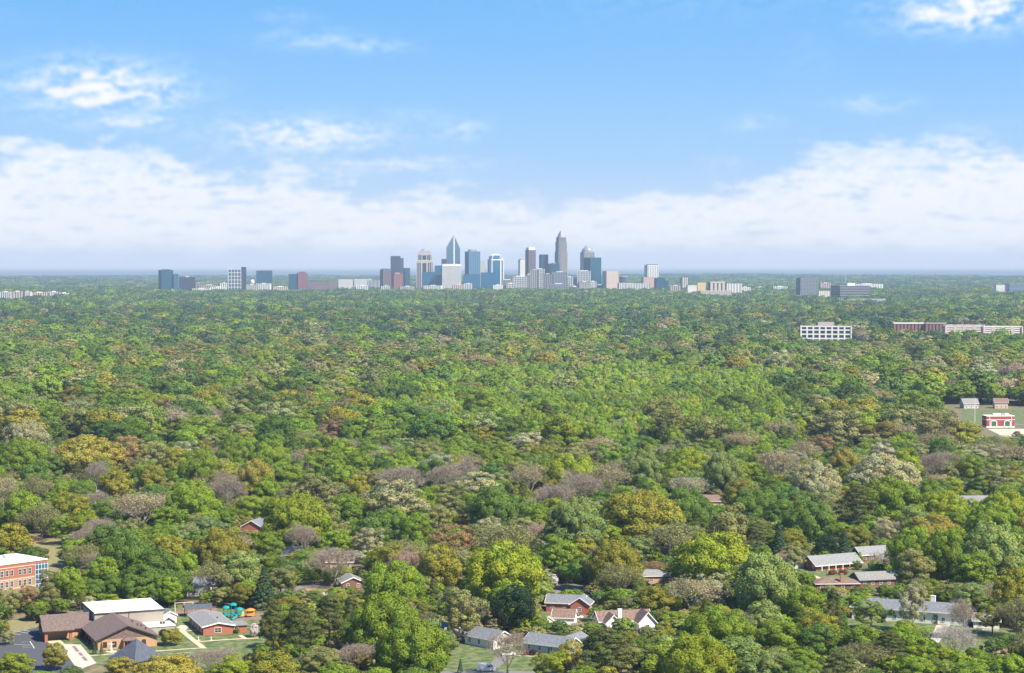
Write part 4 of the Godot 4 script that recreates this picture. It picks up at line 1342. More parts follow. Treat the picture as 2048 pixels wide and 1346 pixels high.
	tower("glass_block", "dark blue glass cube beside the arched tower", [-94.8, 32.8, -7710.0, 59.3, 85.4], M.blue_glass, {"turn": 5, "deep": 0.8, "band": [9.0, 0.6, M.teal_glass]})
	tower("stone_tower", "pale tan tower standing far behind the glass cube", [-135.3, 31.1, -8800.0, 22.5, 137.5], M.beige_stone, {"turn": 10, "pier": fin.call(M.grey_stone, 5.0, 1.4)})
	tower("stone_tower", "pale cream tower behind the brown white-capped tower", [48.4, 30.4, -9000.0, 36.9, 143.7], M.beige_stone, {"turn": 16, "pier": fin.call(M.white_stone, 5.0, 2.0), "cap": [M.grey_stone, 6.0, 0.8]})
	tower("capped_tower", "brown stone tower with a bright white cap band", [77.7, 30.8, -8200.0, 42.0, 181.2], M.brown_stone, {"turn": 24, "pier": fin.call(M.dark_glass, 3.4, 1.4), "cap": [M.white_stone, 10.0, 0.9]})
	tower("glass_tower", "dark teal tower standing beside the tallest skyscraper", [135.3, 30.2, -8350.0, 37.4, 164.1], M.teal_glass, {"turn": 20, "pier": fin.call(M.dark_glass, 4.0)})
	tower("glass_block", "teal glass block at the foot of the tallest skyscraper", [173.3, 31.1, -8100.0, 47.7, 123.9], M.teal_glass, {"turn": 20, "band": [4.2, 0.7, M.grey_glass], "cap": [M.grey_stone, 3.5, 0.4]})
	tower("glass_tower", "broad dark teal glass tower in front of the rounded crown", [325.4, 32.0, -7900.0, 69.8, 146.5], M.teal_glass, {"turn": 30, "pier": fin.call(M.teal_glass, 4.0, 0.5)})
	var tw := tower("pink_block", "pink stone apartment tower with a small white lantern", [395.3, 32.5, -7800.0, 61.0, 91.5], M.pink_stone, {"turn": 14, "pier": fin.call(M.beige_stone, 8.0, 3.0), "band": [4.0, 0.8, M.beige_stone]})
	var lan := Geo.new()
	lan.lathe(Vector3(6, 0, 0), [Vector2(5, 70), Vector2(5, 82), Vector2(3.5, 87), Vector2(0, 93)], 8)
	part(tw, "lantern", lan, M.white_stone)
	var ft := thing("round_block", "rounded grey glass block with overhanging roof", "building", Vector3(476.0, 30.6, -8400.0), 0)
	var fg := Geo.new()
	fg.lathe(Vector3.ZERO, [Vector2(18, 0), Vector2(18, 66)], 14)
	part(ft, "wall", fg, M.grey_glass)
	var fr := Geo.new()
	fr.lathe(Vector3.ZERO, [Vector2(14, 66), Vector2(21, 67), Vector2(21, 70), Vector2(0, 71)], 14)
	part(ft, "roof", fr, M.grey_stone)
	tower("framed_tower", "unfinished grey concrete tower with open top floors", [607.7, 32.0, -8500.0, 56.6, 117.8], M.grey_stone, {"turn": 12, "pier": fin.call(M.white_stone, 8.0, 3.0), "band": [12.0, 1.5, M.grey_stone], "cap": [M.dark_glass, 3.0, 0.9], "head": [M.white_stone, 3.0]})
	tower("brick_block", "pale brick block below the unfinished tower", [543.8, 32.5, -7800.0, 52.0, 67.5], M.pink_stone, {"turn": 8, "band": [4.0, 1.0, M.brown_stone]})
	tower("glass_block", "dark teal glass block with a stepped side", [583.2, 32.6, -7700.0, 41.4, 63.8], M.teal_glass, {"turn": 10, "pier": fin.call(M.dark_glass, 5.0), "cap": [M.teal_glass, 3.0, 0.6]})
	tower("glass_block", "lower dark teal wing stepping down from the glass block", [608.1, 32.6, -7690.0, 17.7, 54.0], M.teal_glass, {"turn": 10, "band": [4.0, 0.6, M.dark_glass]})
	tower("low_block", "long white low hall in front of the pink apartment tower", [444.2, 33.1, -7600.0, 62.3, 44.3], M.white_stone, {"turn": 4, "deep": 0.5, "pier": fin.call(M.grey_glass, 7.0, 2.5)})
	tower("low_block", "long white building with tall window bays", [487.7, 33.1, -7550.0, 89.0, 42.7], M.white_stone, {"turn": -4, "deep": 0.4, "pier": fin.call(M.grey_glass, 6.0, 2.0)})
	var row := [[1060, 1076, 540, "tan"], [1072, 1089, 538, "white"], [1024, 1053, 553, "white"], [1053, 1062, 549, "glass"], [1086, 1105, 548, "mauve"], [1104, 1134, 544, "grey"], [1075, 1082, 562, "glass"], [1082, 1104, 563, "white"], [1097, 1137, 568, "grey"], [1133, 1145, 554, "white"],
		[1147, 1156, 556, "white"], [1155, 1181, 542, "white"], [1157, 1180, 564, "tan"], [1179, 1192, 563, "white"], [1191, 1206, 570, "tan"], [1003, 1025, 560, "mauve"], [1012, 1030, 567, "white"], [1140, 1157, 573, "glass"]]
	var tones := {"tan": [M.beige_stone, M.grey_glass, "tan"], "white": [M.grey_glass, M.white_stone, "white"], "glass": [M.dark_glass, M.grey_stone, "dark glass"], "mauve": [M.mauve_stone, M.grey_glass, "mauve-grey"], "grey": [M.grey_glass, M.grey_stone, "grey"]}
	var beside := ["at the foot of the brown capped tower", "beside the tan block below the capped tower", "in front of the cream tower", "between two pale mid-rises", "in front of the dark teal tower", "below the tallest skyscraper", "as a narrow dark strip among white blocks", "with dark window bays below the teal glass", "as a long row above the tree line", "with stepped balconies beside the tallest tower", "with big square windows between taller blocks", "with ragged top in front of the rounded crown", "low in front of the ragged-topped block", "with tall bays beside the dark teal tower", "as a low drum near the pink tower", "below the arched tower", "at the tree line below the arched tower", "low among the white blocks"]
	var boxes: Array = [[85.7, 33.4, -7600.0, 31.2, 94.6], [112.0, 32.8, -7737.0, 33.7, 99.2], [29.3, 32.1, -7874.0, 58.5, 69.6], [68.8, 31.5, -8011.0, 18.5, 78.0], [140.1, 33.2, -7648.0, 37.2, 79.1], [189.5, 32.5, -7785.0, 59.9, 87.5], [108.6, 32.6, -7772.0, 13.9, 51.6], [139.9, 31.9, -7909.0, 44.6, 49.5], [179.9, 33.7, -7546.0, 77.4, 40.2], [230.9, 32.3, -7833.0, 24.1, 67.6], [260.4, 31.7, -7970.0, 18.4, 63.7], [280.7, 33.3, -7607.0, 50.7, 90.8], [281.3, 33.4, -7594.0, 44.8, 47.9], [320.0, 32.8, -7731.0, 25.8, 49.7], [351.9, 32.2, -7868.0, 30.3, 35.3], [-19.6, 33.0, -7655.0, 43.2, 55.8], [-5.9, 33.1, -7642.0, 35.3, 42.0], [248.3, 32.6, -7779.0, 33.9, 29.7]]
	for i in row.size():
		var q: Array = tones[row[i][3]]
		tower("mid_rise", "%s mid-rise block %s" % [q[2], beside[i]], boxes[i], q[0], {"turn": float((i * 7) % 24 - 8), "deep": 0.7, "pier": fin.call(q[1], 6.5, 1.8), "band": [7.5, 1.0, q[1]], "cap": [M.white_stone, 3.0, 0.35 + 0.1 * (i % 4)]})
	# low pale buildings along the tree line
	var lows: Array = [[-1491.8, 26.0, -5750.0, 35.4, 37.2, "at the tree line among rusty-roofed flats"], [-1460.4, 26.1, -5760.0, 38.4, 38.5, "with tall white bays beside the rusty-roofed flats"], [-1465.6, 27.3, -5900.0, 21.2, 35.7, "next to the tall-bayed flats"], [-1477.8, 29.1, -6100.0, 59.4, 28.6, "with a rust-brown side along the tree line"], [-1444.2, 29.3, -6150.0, 37.8, 30.1, "at the end of the rust-brown range"], [-1424.2, 29.6, -6200.0, 38.1, 25.3, "half hidden by trees beyond the flats"], [-1520.1, 33.7, -6800.0, 48.8, 19.4, "as a thin line above the woods"], [-1518.7, 33.8, -7350.0, 82.9, 17.9, "in a long low row above the woods"], [-1464.5, 33.5, -7400.0, 53.1, 16.8, "continuing the long low row"], [-1330.5, 32.8, -7300.0, 48.7, 20.4, "at the foot of the stepped teal tower"], [-1270.3, 32.3, -7250.0, 53.9, 20.4, "just below the stepped teal glass tower"], [-1253.6, 32.5, -7800.0, 20.0, 43.5, "behind the dark slate office"], [-1162.1, 31.6, -7300.0, 63.6, 27.2, "low beside the dark slate office"], [-1194.1, 32.4, -7700.0, 67.1, 36.4, "between the slate office and the framed block"], [-1127.6, 31.8, -7500.0, 67.3, 30.8, "in front of the pale framed block"], [-1166.4, 32.7, -7900.0, 32.4, 42.7, "against the side of the framed block"], [-999.7, 31.4, -7500.0, 46.1, 40.9, "with dark slots below the teal office"], [-960.8, 31.5, -7550.0, 52.3, 44.3, "with rounded bays below the teal office"], [-890.1, 31.2, -7500.0, 61.5, 33.4, "between the teal office and the brick tower"], [-574.8, 31.5, -7500.0, 50.0, 37.0, "below the grey-blue block"], [-484.5, 31.8, -7500.0, 38.4, 34.7, "below the stepped brick tower"], [-399.1, 32.1, -7450.0, 57.3, 33.0, "below the small teal tower"], [-301.7, 32.5, -7450.0, 68.7, 36.3, "below the low blue glass block"], [-201.5, 33.0, -7450.0, 51.6, 39.6, "below the white gridded slab"], [-165.0, 33.3, -7400.0, 34.1, 43.5, "in front of the wide teal-blue block"], [-54.1, 33.8, -7400.0, 39.8, 37.4, "below the arched tower with a pale dome"], [586.7, 32.5, -7000.0, 39.5, 39.9, "between the stepped glass block and the cream tower"], [860.1, 30.9, -7200.0, 36.9, 34.4, "beyond the pale grey wing"], [1285.7, 33.4, -8000.0, 45.1, 41.3, "behind the cranes"], [1489.2, 33.3, -8200.0, 136.6, 35.8, "far behind the banded office"], [1071.7, 32.5, -7800.0, 60.0, 29.5, "alone in the woods beside the crane-topped block"], [1004.4, 33.0, -7900.0, 40.5, 26.2, "in a gap of the woods"], [-595.6, 19.4, -4900.0, 25.1, 11.9, "as pale roofs glimpsed in the woods"], [-533.6, 18.2, -4800.0, 38.2, 15.1, "as grey roofs glimpsed in the woods"]]
	var low_mats := [M.white_stone, M.beige_stone, M.grey_stone, M.pink_stone, M.white_stone]
	var low_tone := ["white", "cream", "grey", "pinkish", "pale"]
	for i in lows.size():
		var q: int = i % 5
		tower("low_building", "%s flat-roofed low building standing %s" % [low_tone[q], lows[i][5]], lows[i], low_mats[q], {"turn": float((i * 11) % 20 - 10), "deep": 0.5, "pier": fin.call(M.grey_glass if q != 2 else M.white_stone, 7.0, 2.4), "cap": [M.white_stone, 2.0, 0.3], "group": "low pale buildings along the tree line"})
	# blocks to the right of the centre
	tower("slotted_block", "cream block with tall dark window slots", [677.8, 29.5, -6450.0, 56.2, 60.5], M.beige_stone, {"turn": 6, "deep": 0.5, "pier": fin.call(M.dark_glass, 12.0, 4.0), "head": [M.beige_stone, 5.0]})
	tower("slotted_block", "pale grey wing joined to the slotted cream block", [735.0, 29.3, -6480.0, 51.5, 53.9], M.grey_stone, {"turn": 8, "deep": 0.5, "pier": fin.call(M.white_stone, 9.0, 3.0)})
	tower("low_building", "yellow-walled block beside the slotted cream block", [640.3, 30.6, -6600.0, 28.8, 55.2], M.yellow_stone, {"turn": 4, "deep": 0.6, "band": [4.5, 0.6, M.beige_stone]})
	tower("low_building", "white block beside the yellow-walled one", [613.7, 31.0, -6650.0, 37.5, 45.9], M.white_stone, {"turn": 8, "deep": 0.6, "band": [4.0, 1.0, M.grey_stone]})
	tower("mid_rise", "cream tower block standing above the yellow and white blocks", [697.5, 32.6, -7900.0, 30.4, 65.1], M.beige_stone, {"turn": 14, "pier": fin.call(M.grey_glass, 8.0, 2.5)})
	tower("low_building", "broad cream podium in front of the slotted block", [662.5, 29.1, -6350.0, 100.9, 32.2], M.beige_stone, {"turn": 0, "deep": 0.4, "pier": fin.call(M.grey_stone, 8.0, 3.0)})
	var cr := tower("glass_block", "pale glass block under construction with cranes on its roof", [951.8, 27.6, -6300.0, 63.0, 74.6], M.grey_glass, {"turn": 12, "deep": 0.7, "band": [4.2, 1.0, M.grey_stone], "pier": fin.call(M.grey_stone, 5.0, 0.8)})
	for s in [[-14.0, 0.0], [16.0, -4.0]]:
		var g := Geo.new()
		var top: float = 62.0
		g.tube(Vector3(s[0], 30, s[1]), Vector3(s[0], top + 12, s[1]), 0.7, 0.7, 4)
		g.tube(Vector3(s[0] - 6, top + 10, s[1]), Vector3(s[0] + 18, top + 11, s[1]), 0.6, 0.4, 4)
		part(cr, "crane", g, M.slate_stone)
	tower("banded_block", "wide office block with dark and pale horizontal bands", [1022.3, 26.4, -5900.0, 111.9, 54.8], M.dark_glass, {"turn": 16, "deep": 0.7, "band": [4.6, 1.5, M.grey_stone], "cap": [M.white_stone, 7.0, 0.25]})
	tower("low_building", "cream low block between the crane-topped and banded blocks", [959.8, 26.7, -6000.0, 36.9, 36.8], M.beige_stone, {"turn": 4, "deep": 0.6, "pier": fin.call(M.white_stone, 7.0, 2.0)})
	tower("low_building", "long low deck in front of the banded office block", [997.0, 24.6, -5500.0, 110.0, 24.5], M.white_stone, {"turn": 6, "deep": 0.3, "band": [3.0, 1.2, M.dark_glass]})
	tower("office_block", "blue-grey office block far off beyond the woods", [1763.9, 33.0, -6800.0, 83.7, 48.0], M.blue_glass, {"turn": 8, "deep": 0.5, "band": [4.2, 1.2, M.grey_stone]})
	tower("low_building", "white low building beside the far blue-grey office", [1716.3, 32.7, -6850.0, 40.4, 44.4], M.white_stone, {"turn": 4, "deep": 0.5, "band": [4.0, 1.0, M.grey_stone]})
	# buildings in the middle distance
	tower("office_building", "white-fronted office among the trees with square dark windows", [507.4, 4.1, -3150.0, 82.4, 34.2], M.dark_glass, {"turn": -10, "deep": 0.3, "pier": fin.call(M.white_stone, 10.5, 2.6), "band": [6.5, 2.2, M.white_stone], "cap": [M.pink_stone, 5.5, 0.32], "head": [M.white_stone, 2.2], "category": "office"})
	tower("long_apartments", "long banded brick apartment range in the trees", [769.8, 5.2, -3320.0, 64.7, 30.0], M.brown_stone, {"turn": -5, "deep": 0.2, "band": [3.6, 1.7, M.white_stone], "pier": fin.call(M.pink_stone, 16.0, 5.0), "category": "apartments"})
	tower("long_apartments", "second banded apartment range with a stair tower at its end", [824.5, 5.0, -3280.0, 63.9, 28.8], M.brown_stone, {"turn": -5, "deep": 0.2, "band": [3.6, 1.7, M.white_stone], "pier": fin.call(M.pink_stone, 18.0, 5.0), "head": [M.white_stone, 1.6], "category": "apartments"})
	tower("low_building", "red-walled low range with a pale roof line half hidden by trees", [712.8, 6.5, -3500.0, 57.5, 27.3], M.red_stone, {"turn": -4, "deep": 0.2, "head": [M.white_stone, 2.2], "pier": fin.call(M.dark_glass, 6.0, 1.5)})
	tower("low_building", "red-walled low range continuing towards the banded apartments", [758.2, 6.4, -3490.0, 37.6, 27.6], M.red_stone, {"turn": -4, "deep": 0.25, "head": [M.beige_stone, 2.0], "pier": fin.call(M.dark_glass, 6.0, 1.5)})
	var far := [[1850, 684, "white", "white clapboard house with grey roof below the banded apartments", M.white_wall, M.grey_shingle, 20.0], [1868, 681, "grey", "grey-roofed house adjoining the white clapboard house", M.grey_wall, M.grey_shingle, 18.0], [1960, 680, "red", "red-walled barn-like house with wide flat roof line", M.red_brick, M.white_roof, 30.0], [1826, 690, "white", "small white house half sunk in trees below the apartments", M.white_wall, M.pale_shingle, 16.0], [1932, 688, "grey", "low house with pale grey roof between round trees", M.grey_wall, M.pale_shingle, 24.0]]
	var fp := [Vector3(685.9, 5.18, -3236.1), Vector3(704.9, 5.30, -3254.8), Vector3(800.1, 5.83, -3331.5), Vector3(647.2, 4.60, -3145.0), Vector3(745.3, 4.95, -3198.9)]
	for i in far.size():
		house("suburban_house", far[i][3], "house", fp[i], -6, [[0, -5, far[i][6], 11, 6.5, 3.2, "x", "gable"]], far[i][4], far[i][5], {"over": 0.6})
	# pump house on its lawn
	var ph := thing("pump_house", "red-brick pump house with white bands and green arched doors", "pump house", Vector3(397.2, 0.00, -1582.2), 4)
	var pw := Geo.new()
	pw.box(Vector3(0, 4.6, -6), Vector3(23, 9.2, 12))
	part(ph, "wall", pw, M.pump_brick)
	for y in [6.3, 9.3]:
		var g := Geo.new()
		g.box(Vector3(0, y, -6), Vector3(23.6, 0.5, 12.6))
		part(ph, "stone_band", g, M.trim)
	var fo := Geo.new()
	fo.box(Vector3(0, 0.5, -6), Vector3(23.5, 1.0, 12.5))
	part(ph, "plinth", fo, M.trim)
	for x in [-5.6, 5.6]:
		var g := Geo.new()
		g.box(Vector3(x, 2.2, 0.14), Vector3(4.2, 4.2, 0.2))
		part(ph, "door", g, M.green_door)
		var a := Geo.new()
		for s in [-1.0, 1.0]:
			a.box(Vector3(x + s * 2.45, 2.4, 0.2), Vector3(0.7, 4.8, 0.36))
		for i in 8:
			var p0 := PI * i / 8.0
			var p1 := PI * (i + 1) / 8.0
			a.tube(Vector3(x + cos(p0) * 2.45, 4.5 + sin(p0) * 0.95, 0.2), Vector3(x + cos(p1) * 2.45, 4.5 + sin(p1) * 0.95, 0.2), 0.38, 0.38, 5)
		part(ph, "arch", a, M.trim)
	for d in [[-1.5, 6.0, M.white_roof], [6.5, 3.0, M.white_roof], [3.2, 2.0, M.steel]]:
		var g := Geo.new()
		g.box(Vector3(d[0], 10.4, -6), Vector3(d[1], 1.5, 4.0))
		part(ph, "roof_unit", g, d[2])
	for x in [-9.0, 9.0]:
		var g := Geo.new()
		g.box(Vector3(x, 4.6, 0.15), Vector3(0.4, 9.0, 0.3))
		part(ph, "downpipe", g, M.trim)
	# masts, poles and a water tower
	pole("lattice_mast", "steel lattice power mast rising out of tan trees", [-142.2, 1.7, -2750.0, 3.5, 12.1], 3)
	pole("radio_mast", "cell mast with three rings of antennas above the woods", [-1123.5, 17.0, -4600.0, 3.5, 24.9], 2)
	pole("utility_pole", "tall grey power pole above the woods with crossarms", [-541.5, 2.9, -3000.0, 2.3, 10.5], 1)
	pole("radio_mast", "thin white mast above the central woods", [680.7, 17.4, -4800.0, 2.5, 12.2], 0)
	pole("radio_mast", "very thin mast beside the banded office block", [1060.9, 27.2, -6200.0, 2.4, 99.2], 0)
	pole("utility_pole", "white street pole on the lawn behind the pump house", [390.0, -0.5, -1640.0, 0.8, 21.2], 0)
	var wt := thing("water_tower", "white bulb water tower far behind the glass blocks", "water tower", Vector3(-1197.7, 33.3, -9000.0), 0)
	var wg := Geo.new()
	wg.lathe(Vector3.ZERO, [Vector2(3, 0), Vector2(2.2, 26), Vector2(9, 34), Vector2(10, 42), Vector2(7, 49), Vector2(0, 51)], 12)
	part(wt, "tank", wg, M.white_stone)

func pole(called: String, label: String, box: Array, style: int) -> void:
	var t := thing(called, label, "mast" if style != 1 else "pole", Vector3(box[0], box[1], box[2]), 20)
	var h: float = box[4]
	var g := Geo.new()
	if style == 3:
		for sx in [-1.0, 1.0]:
			for sz in [-1.0, 1.0]:
				g.tube(Vector3(sx * 2.2, 0, sz * 2.2), Vector3(sx * 0.6, h, sz * 0.6), 0.5, 0.4, 4)
		for i in 12:
			var y := h * i / 12.0
			var y2 := h * (i + 1) / 12.0
			var a := lerpf(2.2, 0.6, i / 12.0)
			var b := lerpf(2.2, 0.6, (i + 1) / 12.0)
			for s in [-1.0, 1.0]:
				g.tube(Vector3(-a, y, s * a), Vector3(b, y2, s * b), 0.26, 0.26, 3)
				g.tube(Vector3(s * a, y, a), Vector3(s * b, y2, -b), 0.26, 0.26, 3)
		var arms := Geo.new()
		for k in 3:
			arms.tube(Vector3(-4.5, h * (0.72 + 0.11 * k), 0), Vector3(4.5, h * (0.72 + 0.11 * k), 0), 0.2, 0.2, 4)
		part(t, "crossarms", arms, M.steel)
	else:
		g.tube(Vector3.ZERO, Vector3(0, h, 0), maxf(0.25, box[3] * 0.3), maxf(0.15, box[3] * 0.16), 8)
		if style == 2:
			for k in 3:
				var a := Geo.new()
				for i in 6:
					var p := TAU * i / 6
					a.box(Vector3(cos(p) * 2.4, h * (0.99 - 0.13 * k), sin(p) * 2.4), Vector3(0.9, 3.0, 0.9))
				a.tube(Vector3(-2.4, h * (0.99 - 0.13 * k), 0), Vector3(2.4, h * (0.99 - 0.13 * k), 0), 0.2, 0.2, 4)
				part(t, "antenna_ring", a, M.white_stone)
		elif style == 1:
			for k in 3:
				var a := Geo.new()
				a.tube(Vector3(-2.6, h * (0.97 - 0.09 * k), 0), Vector3(2.6, h * (0.97 - 0.09 * k), 0), 0.15, 0.15, 4)
				part(t, "crossarm", a, M.steel)
	part(t, "mast" if style != 1 else "shaft", g, M.steel if style != 0 else M.trim)

# ---------------------------------------------------------------- the neighbourhood
func build_neighbourhood() -> void:
	# ground covers
	sheet("lawn", [Vector3(-174.6, 0.00, -702.5), Vector3(-158.5, 0.00, -728.5), Vector3(-128.5, 0.00, -739.4), Vector3(-90.0, 0.00, -728.5), Vector3(-81.6, 0.00, -653.2), Vector3(-97.3, 0.00, -624.3), Vector3(-123.9, 0.00, -620.4), Vector3(-155.4, 0.00, -644.7)], 0.03, M.lawn)
	sheet("dry_grass", [Vector3(-191.6, 0.00, -711.7), Vector3(-171.1, 0.00, -706.6), Vector3(-170.2, 0.00, -691.7), Vector3(-181.9, 0.00, -675.6)], 0.05, M.dry_lawn)
	sheet("field", [Vector3(-255.7, 0.00, -942.2), Vector3(-233.8, 0.00, -942.2), Vector3(-211.3, 0.00, -917.7), Vector3(-185.6, 0.00, -814.9), Vector3(-234.8, 0.00, -864.8)], 0.03, M.dry_lawn)
	sheet("bare_soil", [Vector3(-251.8, 0.00, -928.1), Vector3(-231.2, 0.00, -931.6), Vector3(-221.9, 0.00, -924.6), Vector3(-221.4, 0.00, -911.0), Vector3(-246.3, 0.00, -907.6)], 0.06, M.clay)
	sheet("parking_lot", [Vector3(-177.6, 0.00, -653.2), Vector3(-177.5, 0.00, -680.3), Vector3(-169.7, 0.00, -695.6), Vector3(-163.3, 0.00, -682.1), Vector3(-134.4, 0.00, -611.1), Vector3(-152.0, 0.00, -611.1), Vector3(-167.7, 0.00, -616.5)], 0.07, M.asphalt)
	for s in [[Vector3(-177.0, 0.00, -683.6), Vector3(-172.3, 0.00, -680.3)], [Vector3(-175.4, 0.00, -686.9), Vector3(-170.5, 0.00, -683.1)], [Vector3(-173.4, 0.00, -688.8), Vector3(-170.3, 0.00, -686.4), Vector3(-165.1, 0.00, -684.0)], [Vector3(-170.3, 0.00, -662.9), Vector3(-164.1, 0.00, -661.1)], [Vector3(-168.6, 0.00, -666.5), Vector3(-166.2, 0.00, -668.3), Vector3(-161.6, 0.00, -655.8), Vector3(-166.3, 0.00, -658.5)]]:
		strip("parking_line", s, 0.22, 0.09, M.paint)
	strip("pavement", [Vector3(-162.7, 0.00, -679.8), Vector3(-151.2, 0.00, -653.2), Vector3(-146.5, 0.00, -642.2)], 4.6, 0.10, M.walk)
	sheet("plaza", [Vector3(-155.0, 0.00, -663.8), Vector3(-147.4, 0.00, -662.0), Vector3(-135.2, 0.00, -630.7), Vector3(-138.9, 0.00, -619.6)], 0.13, M.concrete)
	for s in [[Vector3(-149.2, 0.00, -659.4), Vector3(-145.5, 0.00, -649.8)], [Vector3(-144.6, 0.00, -648.1), Vector3(-142.7, 0.00, -643.0)], [Vector3(-142.0, 0.00, -641.3), Vector3(-139.4, 0.00, -634.7)]]:
		strip("planting_strip", s, 1.1, 0.17, M.mulch)
	strip("path", [Vector3(-118.1, 0.00, -690.7), Vector3(-111.9, 0.00, -674.7), Vector3(-104.2, 0.00, -655.8)], 2.0, 0.08, M.walk)
	strip("path", [Vector3(-143.2, 0.00, -642.2), Vector3(-130.8, 0.00, -646.8), Vector3(-119.3, 0.00, -651.1), Vector3(-104.4, 0.00, -656.7)], 1.3, 0.10, M.walk)
	strip("path", [Vector3(-107.9, 0.00, -667.4), Vector3(-99.3, 0.00, -671.0), Vector3(-87.6, 0.00, -674.2)], 1.4, 0.12, M.walk)
	strip("path", [Vector3(-115.6, 0.00, -687.4), Vector3(-111.0, 0.00, -689.8)], 1.2, 0.10, M.walk)
	strip("path", [Vector3(-95.3, 0.00, -679.3), Vector3(-92.2, 0.00, -671.9)], 1.6, 0.14, M.walk)
	sheet("patio", [Vector3(-120.2, 0.00, -693.7), Vector3(-119.4, 0.00, -699.6), Vector3(-116.2, 0.00, -697.6), Vector3(-115.8, 0.00, -688.8)], 0.06, M.concrete)
	strip("field_line", [Vector3(-114.6, 0.00, -646.4), Vector3(-106.5, 0.00, -649.4)], 0.2, 0.05, M.paint)
	strip("field_line", [Vector3(-113.8, 0.00, -641.8), Vector3(-106.6, 0.00, -643.9)], 0.2, 0.05, M.paint)
	sheet("mulch_pad", [Vector3(-101.9, 0.00, -708.6), Vector3(-103.1, 0.00, -722.1), Vector3(-91.1, 0.00, -724.2), Vector3(-89.4, 0.00, -710.6)], 0.08, M.mulch)
	sheet("mulch_pad", [Vector3(-125.5, 0.00, -717.9), Vector3(-127.1, 0.00, -731.7), Vector3(-113.2, 0.00, -739.4), Vector3(-110.4, 0.00, -728.5), Vector3(-119.8, 0.00, -716.8)], 0.08, M.mulch)
	sheet("road", [Vector3(-94.3, 0.00, -752.9), Vector3(-94.9, 0.00, -770.5), Vector3(-91.3, 0.00, -780.2), Vector3(-85.2, 0.00, -787.7), Vector3(-76.3, 0.00, -791.5), Vector3(-75.7, 0.00, -785.2), Vector3(-84.0, 0.00, -781.5), Vector3(-87.6, 0.00, -772.9), Vector3(-85.8, 0.00, -752.9)], 0.06, M.old_asphalt)
	sheet("driveway", [Vector3(-78.9, 0.00, -769.3), Vector3(-72.7, 0.00, -770.5), Vector3(-71.6, 0.00, -763.3), Vector3(-77.7, 0.00, -761.0)], 0.08, M.concrete)
	sheet("bare_soil", [Vector3(-83.0, 0.00, -781.5), Vector3(-78.7, 0.00, -782.7), Vector3(-77.8, 0.00, -774.1), Vector3(-82.2, 0.00, -774.1)], 0.05, M.clay)
	sheet("road", [Vector3(12.8, 0.00, -752.9), Vector3(16.0, 0.00, -776.5), Vector3(21.1, 0.00, -788.9), Vector3(27.6, 0.00, -788.9), Vector3(35.1, 0.00, -774.1), Vector3(42.4, 0.00, -762.2), Vector3(42.0, 0.00, -754.0), Vector3(33.6, 0.00, -762.2), Vector3(27.0, 0.00, -769.3), Vector3(20.6, 0.00, -752.9)], 0.06, M.old_asphalt)
	sheet("lawn", [Vector3(17.4, 0.00, -766.9), Vector3(21.3, 0.00, -779.0), Vector3(25.2, 0.00, -776.5), Vector3(24.5, 0.00, -766.9), Vector3(20.7, 0.00, -757.5)], 0.09, M.lawn)
	sheet("lawn", [Vector3(-22.9, 0.00, -662.0), Vector3(21.6, 0.00, -663.8), Vector3(21.6, 0.00, -614.2), Vector3(-22.8, 0.00, -614.2)], 0.03, M.lawn)
	strip("road", [Vector3(-26.0, 0.00, -613.4), Vector3(-13.3, 0.00, -615.7), Vector3(2.5, 0.00, -614.2), Vector3(21.3, 0.00, -608.1)], 8.5, 0.07, M.old_asphalt)
	strip("driveway", [Vector3(-2.0, 0.00, -645.5), Vector3(-3.9, 0.00, -636.4), Vector3(-6.3, 0.00, -623.5)], 4.0, 0.09, M.old_asphalt)
	strip("path", [Vector3(1.0, 0.00, -643.9), Vector3(5.6, 0.00, -642.6), Vector3(9.3, 0.00, -642.2)], 1.2, 0.08, M.walk)
	sheet("lawn", [Vector3(122.5, 0.00, -825.8), Vector3(156.0, 0.00, -839.9), Vector3(148.1, 0.00, -791.5), Vector3(123.7, 0.00, -779.0), Vector3(118.0, 0.00, -795.3)], 0.03, M.lawn)
	strip("path", [Vector3(122.1, 0.00, -823.1), Vector3(126.0, 0.00, -813.6), Vector3(128.9, 0.00, -799.1)], 2.4, 0.07, M.walk)
	sheet("lawn", [Vector3(122.2, 0.00, -711.7), Vector3(175.5, 0.00, -704.5), Vector3(178.6, 0.00, -662.0), Vector3(158.6, 0.00, -636.4), Vector3(133.2, 0.00, -640.5), Vector3(116.1, 0.00, -675.6)], 0.03, M.lawn)
	sheet("driveway", [Vector3(152.8, 0.00, -698.6), Vector3(158.0, 0.00, -699.6), Vector3(154.5, 0.00, -687.9), Vector3(146.8, 0.00, -666.5), Vector3(143.0, 0.00, -664.7)], 0.07, M.concrete)
	strip("road", [Vector3(159.0, 0.00, -648.1), Vector3(166.1, 0.00, -646.4), Vector3(176.6, 0.00, -642.2)], 6.0, 0.08, M.old_asphalt)
	sheet("mulch_bed", [Vector3(164.1, 0.00, -662.0), Vector3(178.6, 0.00, -662.0), Vector3(175.6, 0.00, -650.7), Vector3(161.9, 0.00, -653.2)], 0.06, M.mulch)
	sheet("field", [Vector3(412.1, 0.00, -1780.6), Vector3(487.6, 0.00, -1780.6), Vector3(436.2, 0.00, -1592.4), Vector3(372.2, 0.00, -1607.8)], 0.1, M.lawn)
	sheet("sand_yard", [Vector3(383.0, 0.00, -1567.3), Vector3(429.3, 0.00, -1567.3), Vector3(390.1, 0.00, -1423.6), Vector3(373.5, 0.00, -1444.3)], 0.12, M.sand)
	strip("driveway", [Vector3(410.2, 0.00, -1602.6), Vector3(423.2, 0.00, -1613.0), Vector3(433.5, 0.00, -1597.5)], 9.0, 0.16, M.old_asphalt)

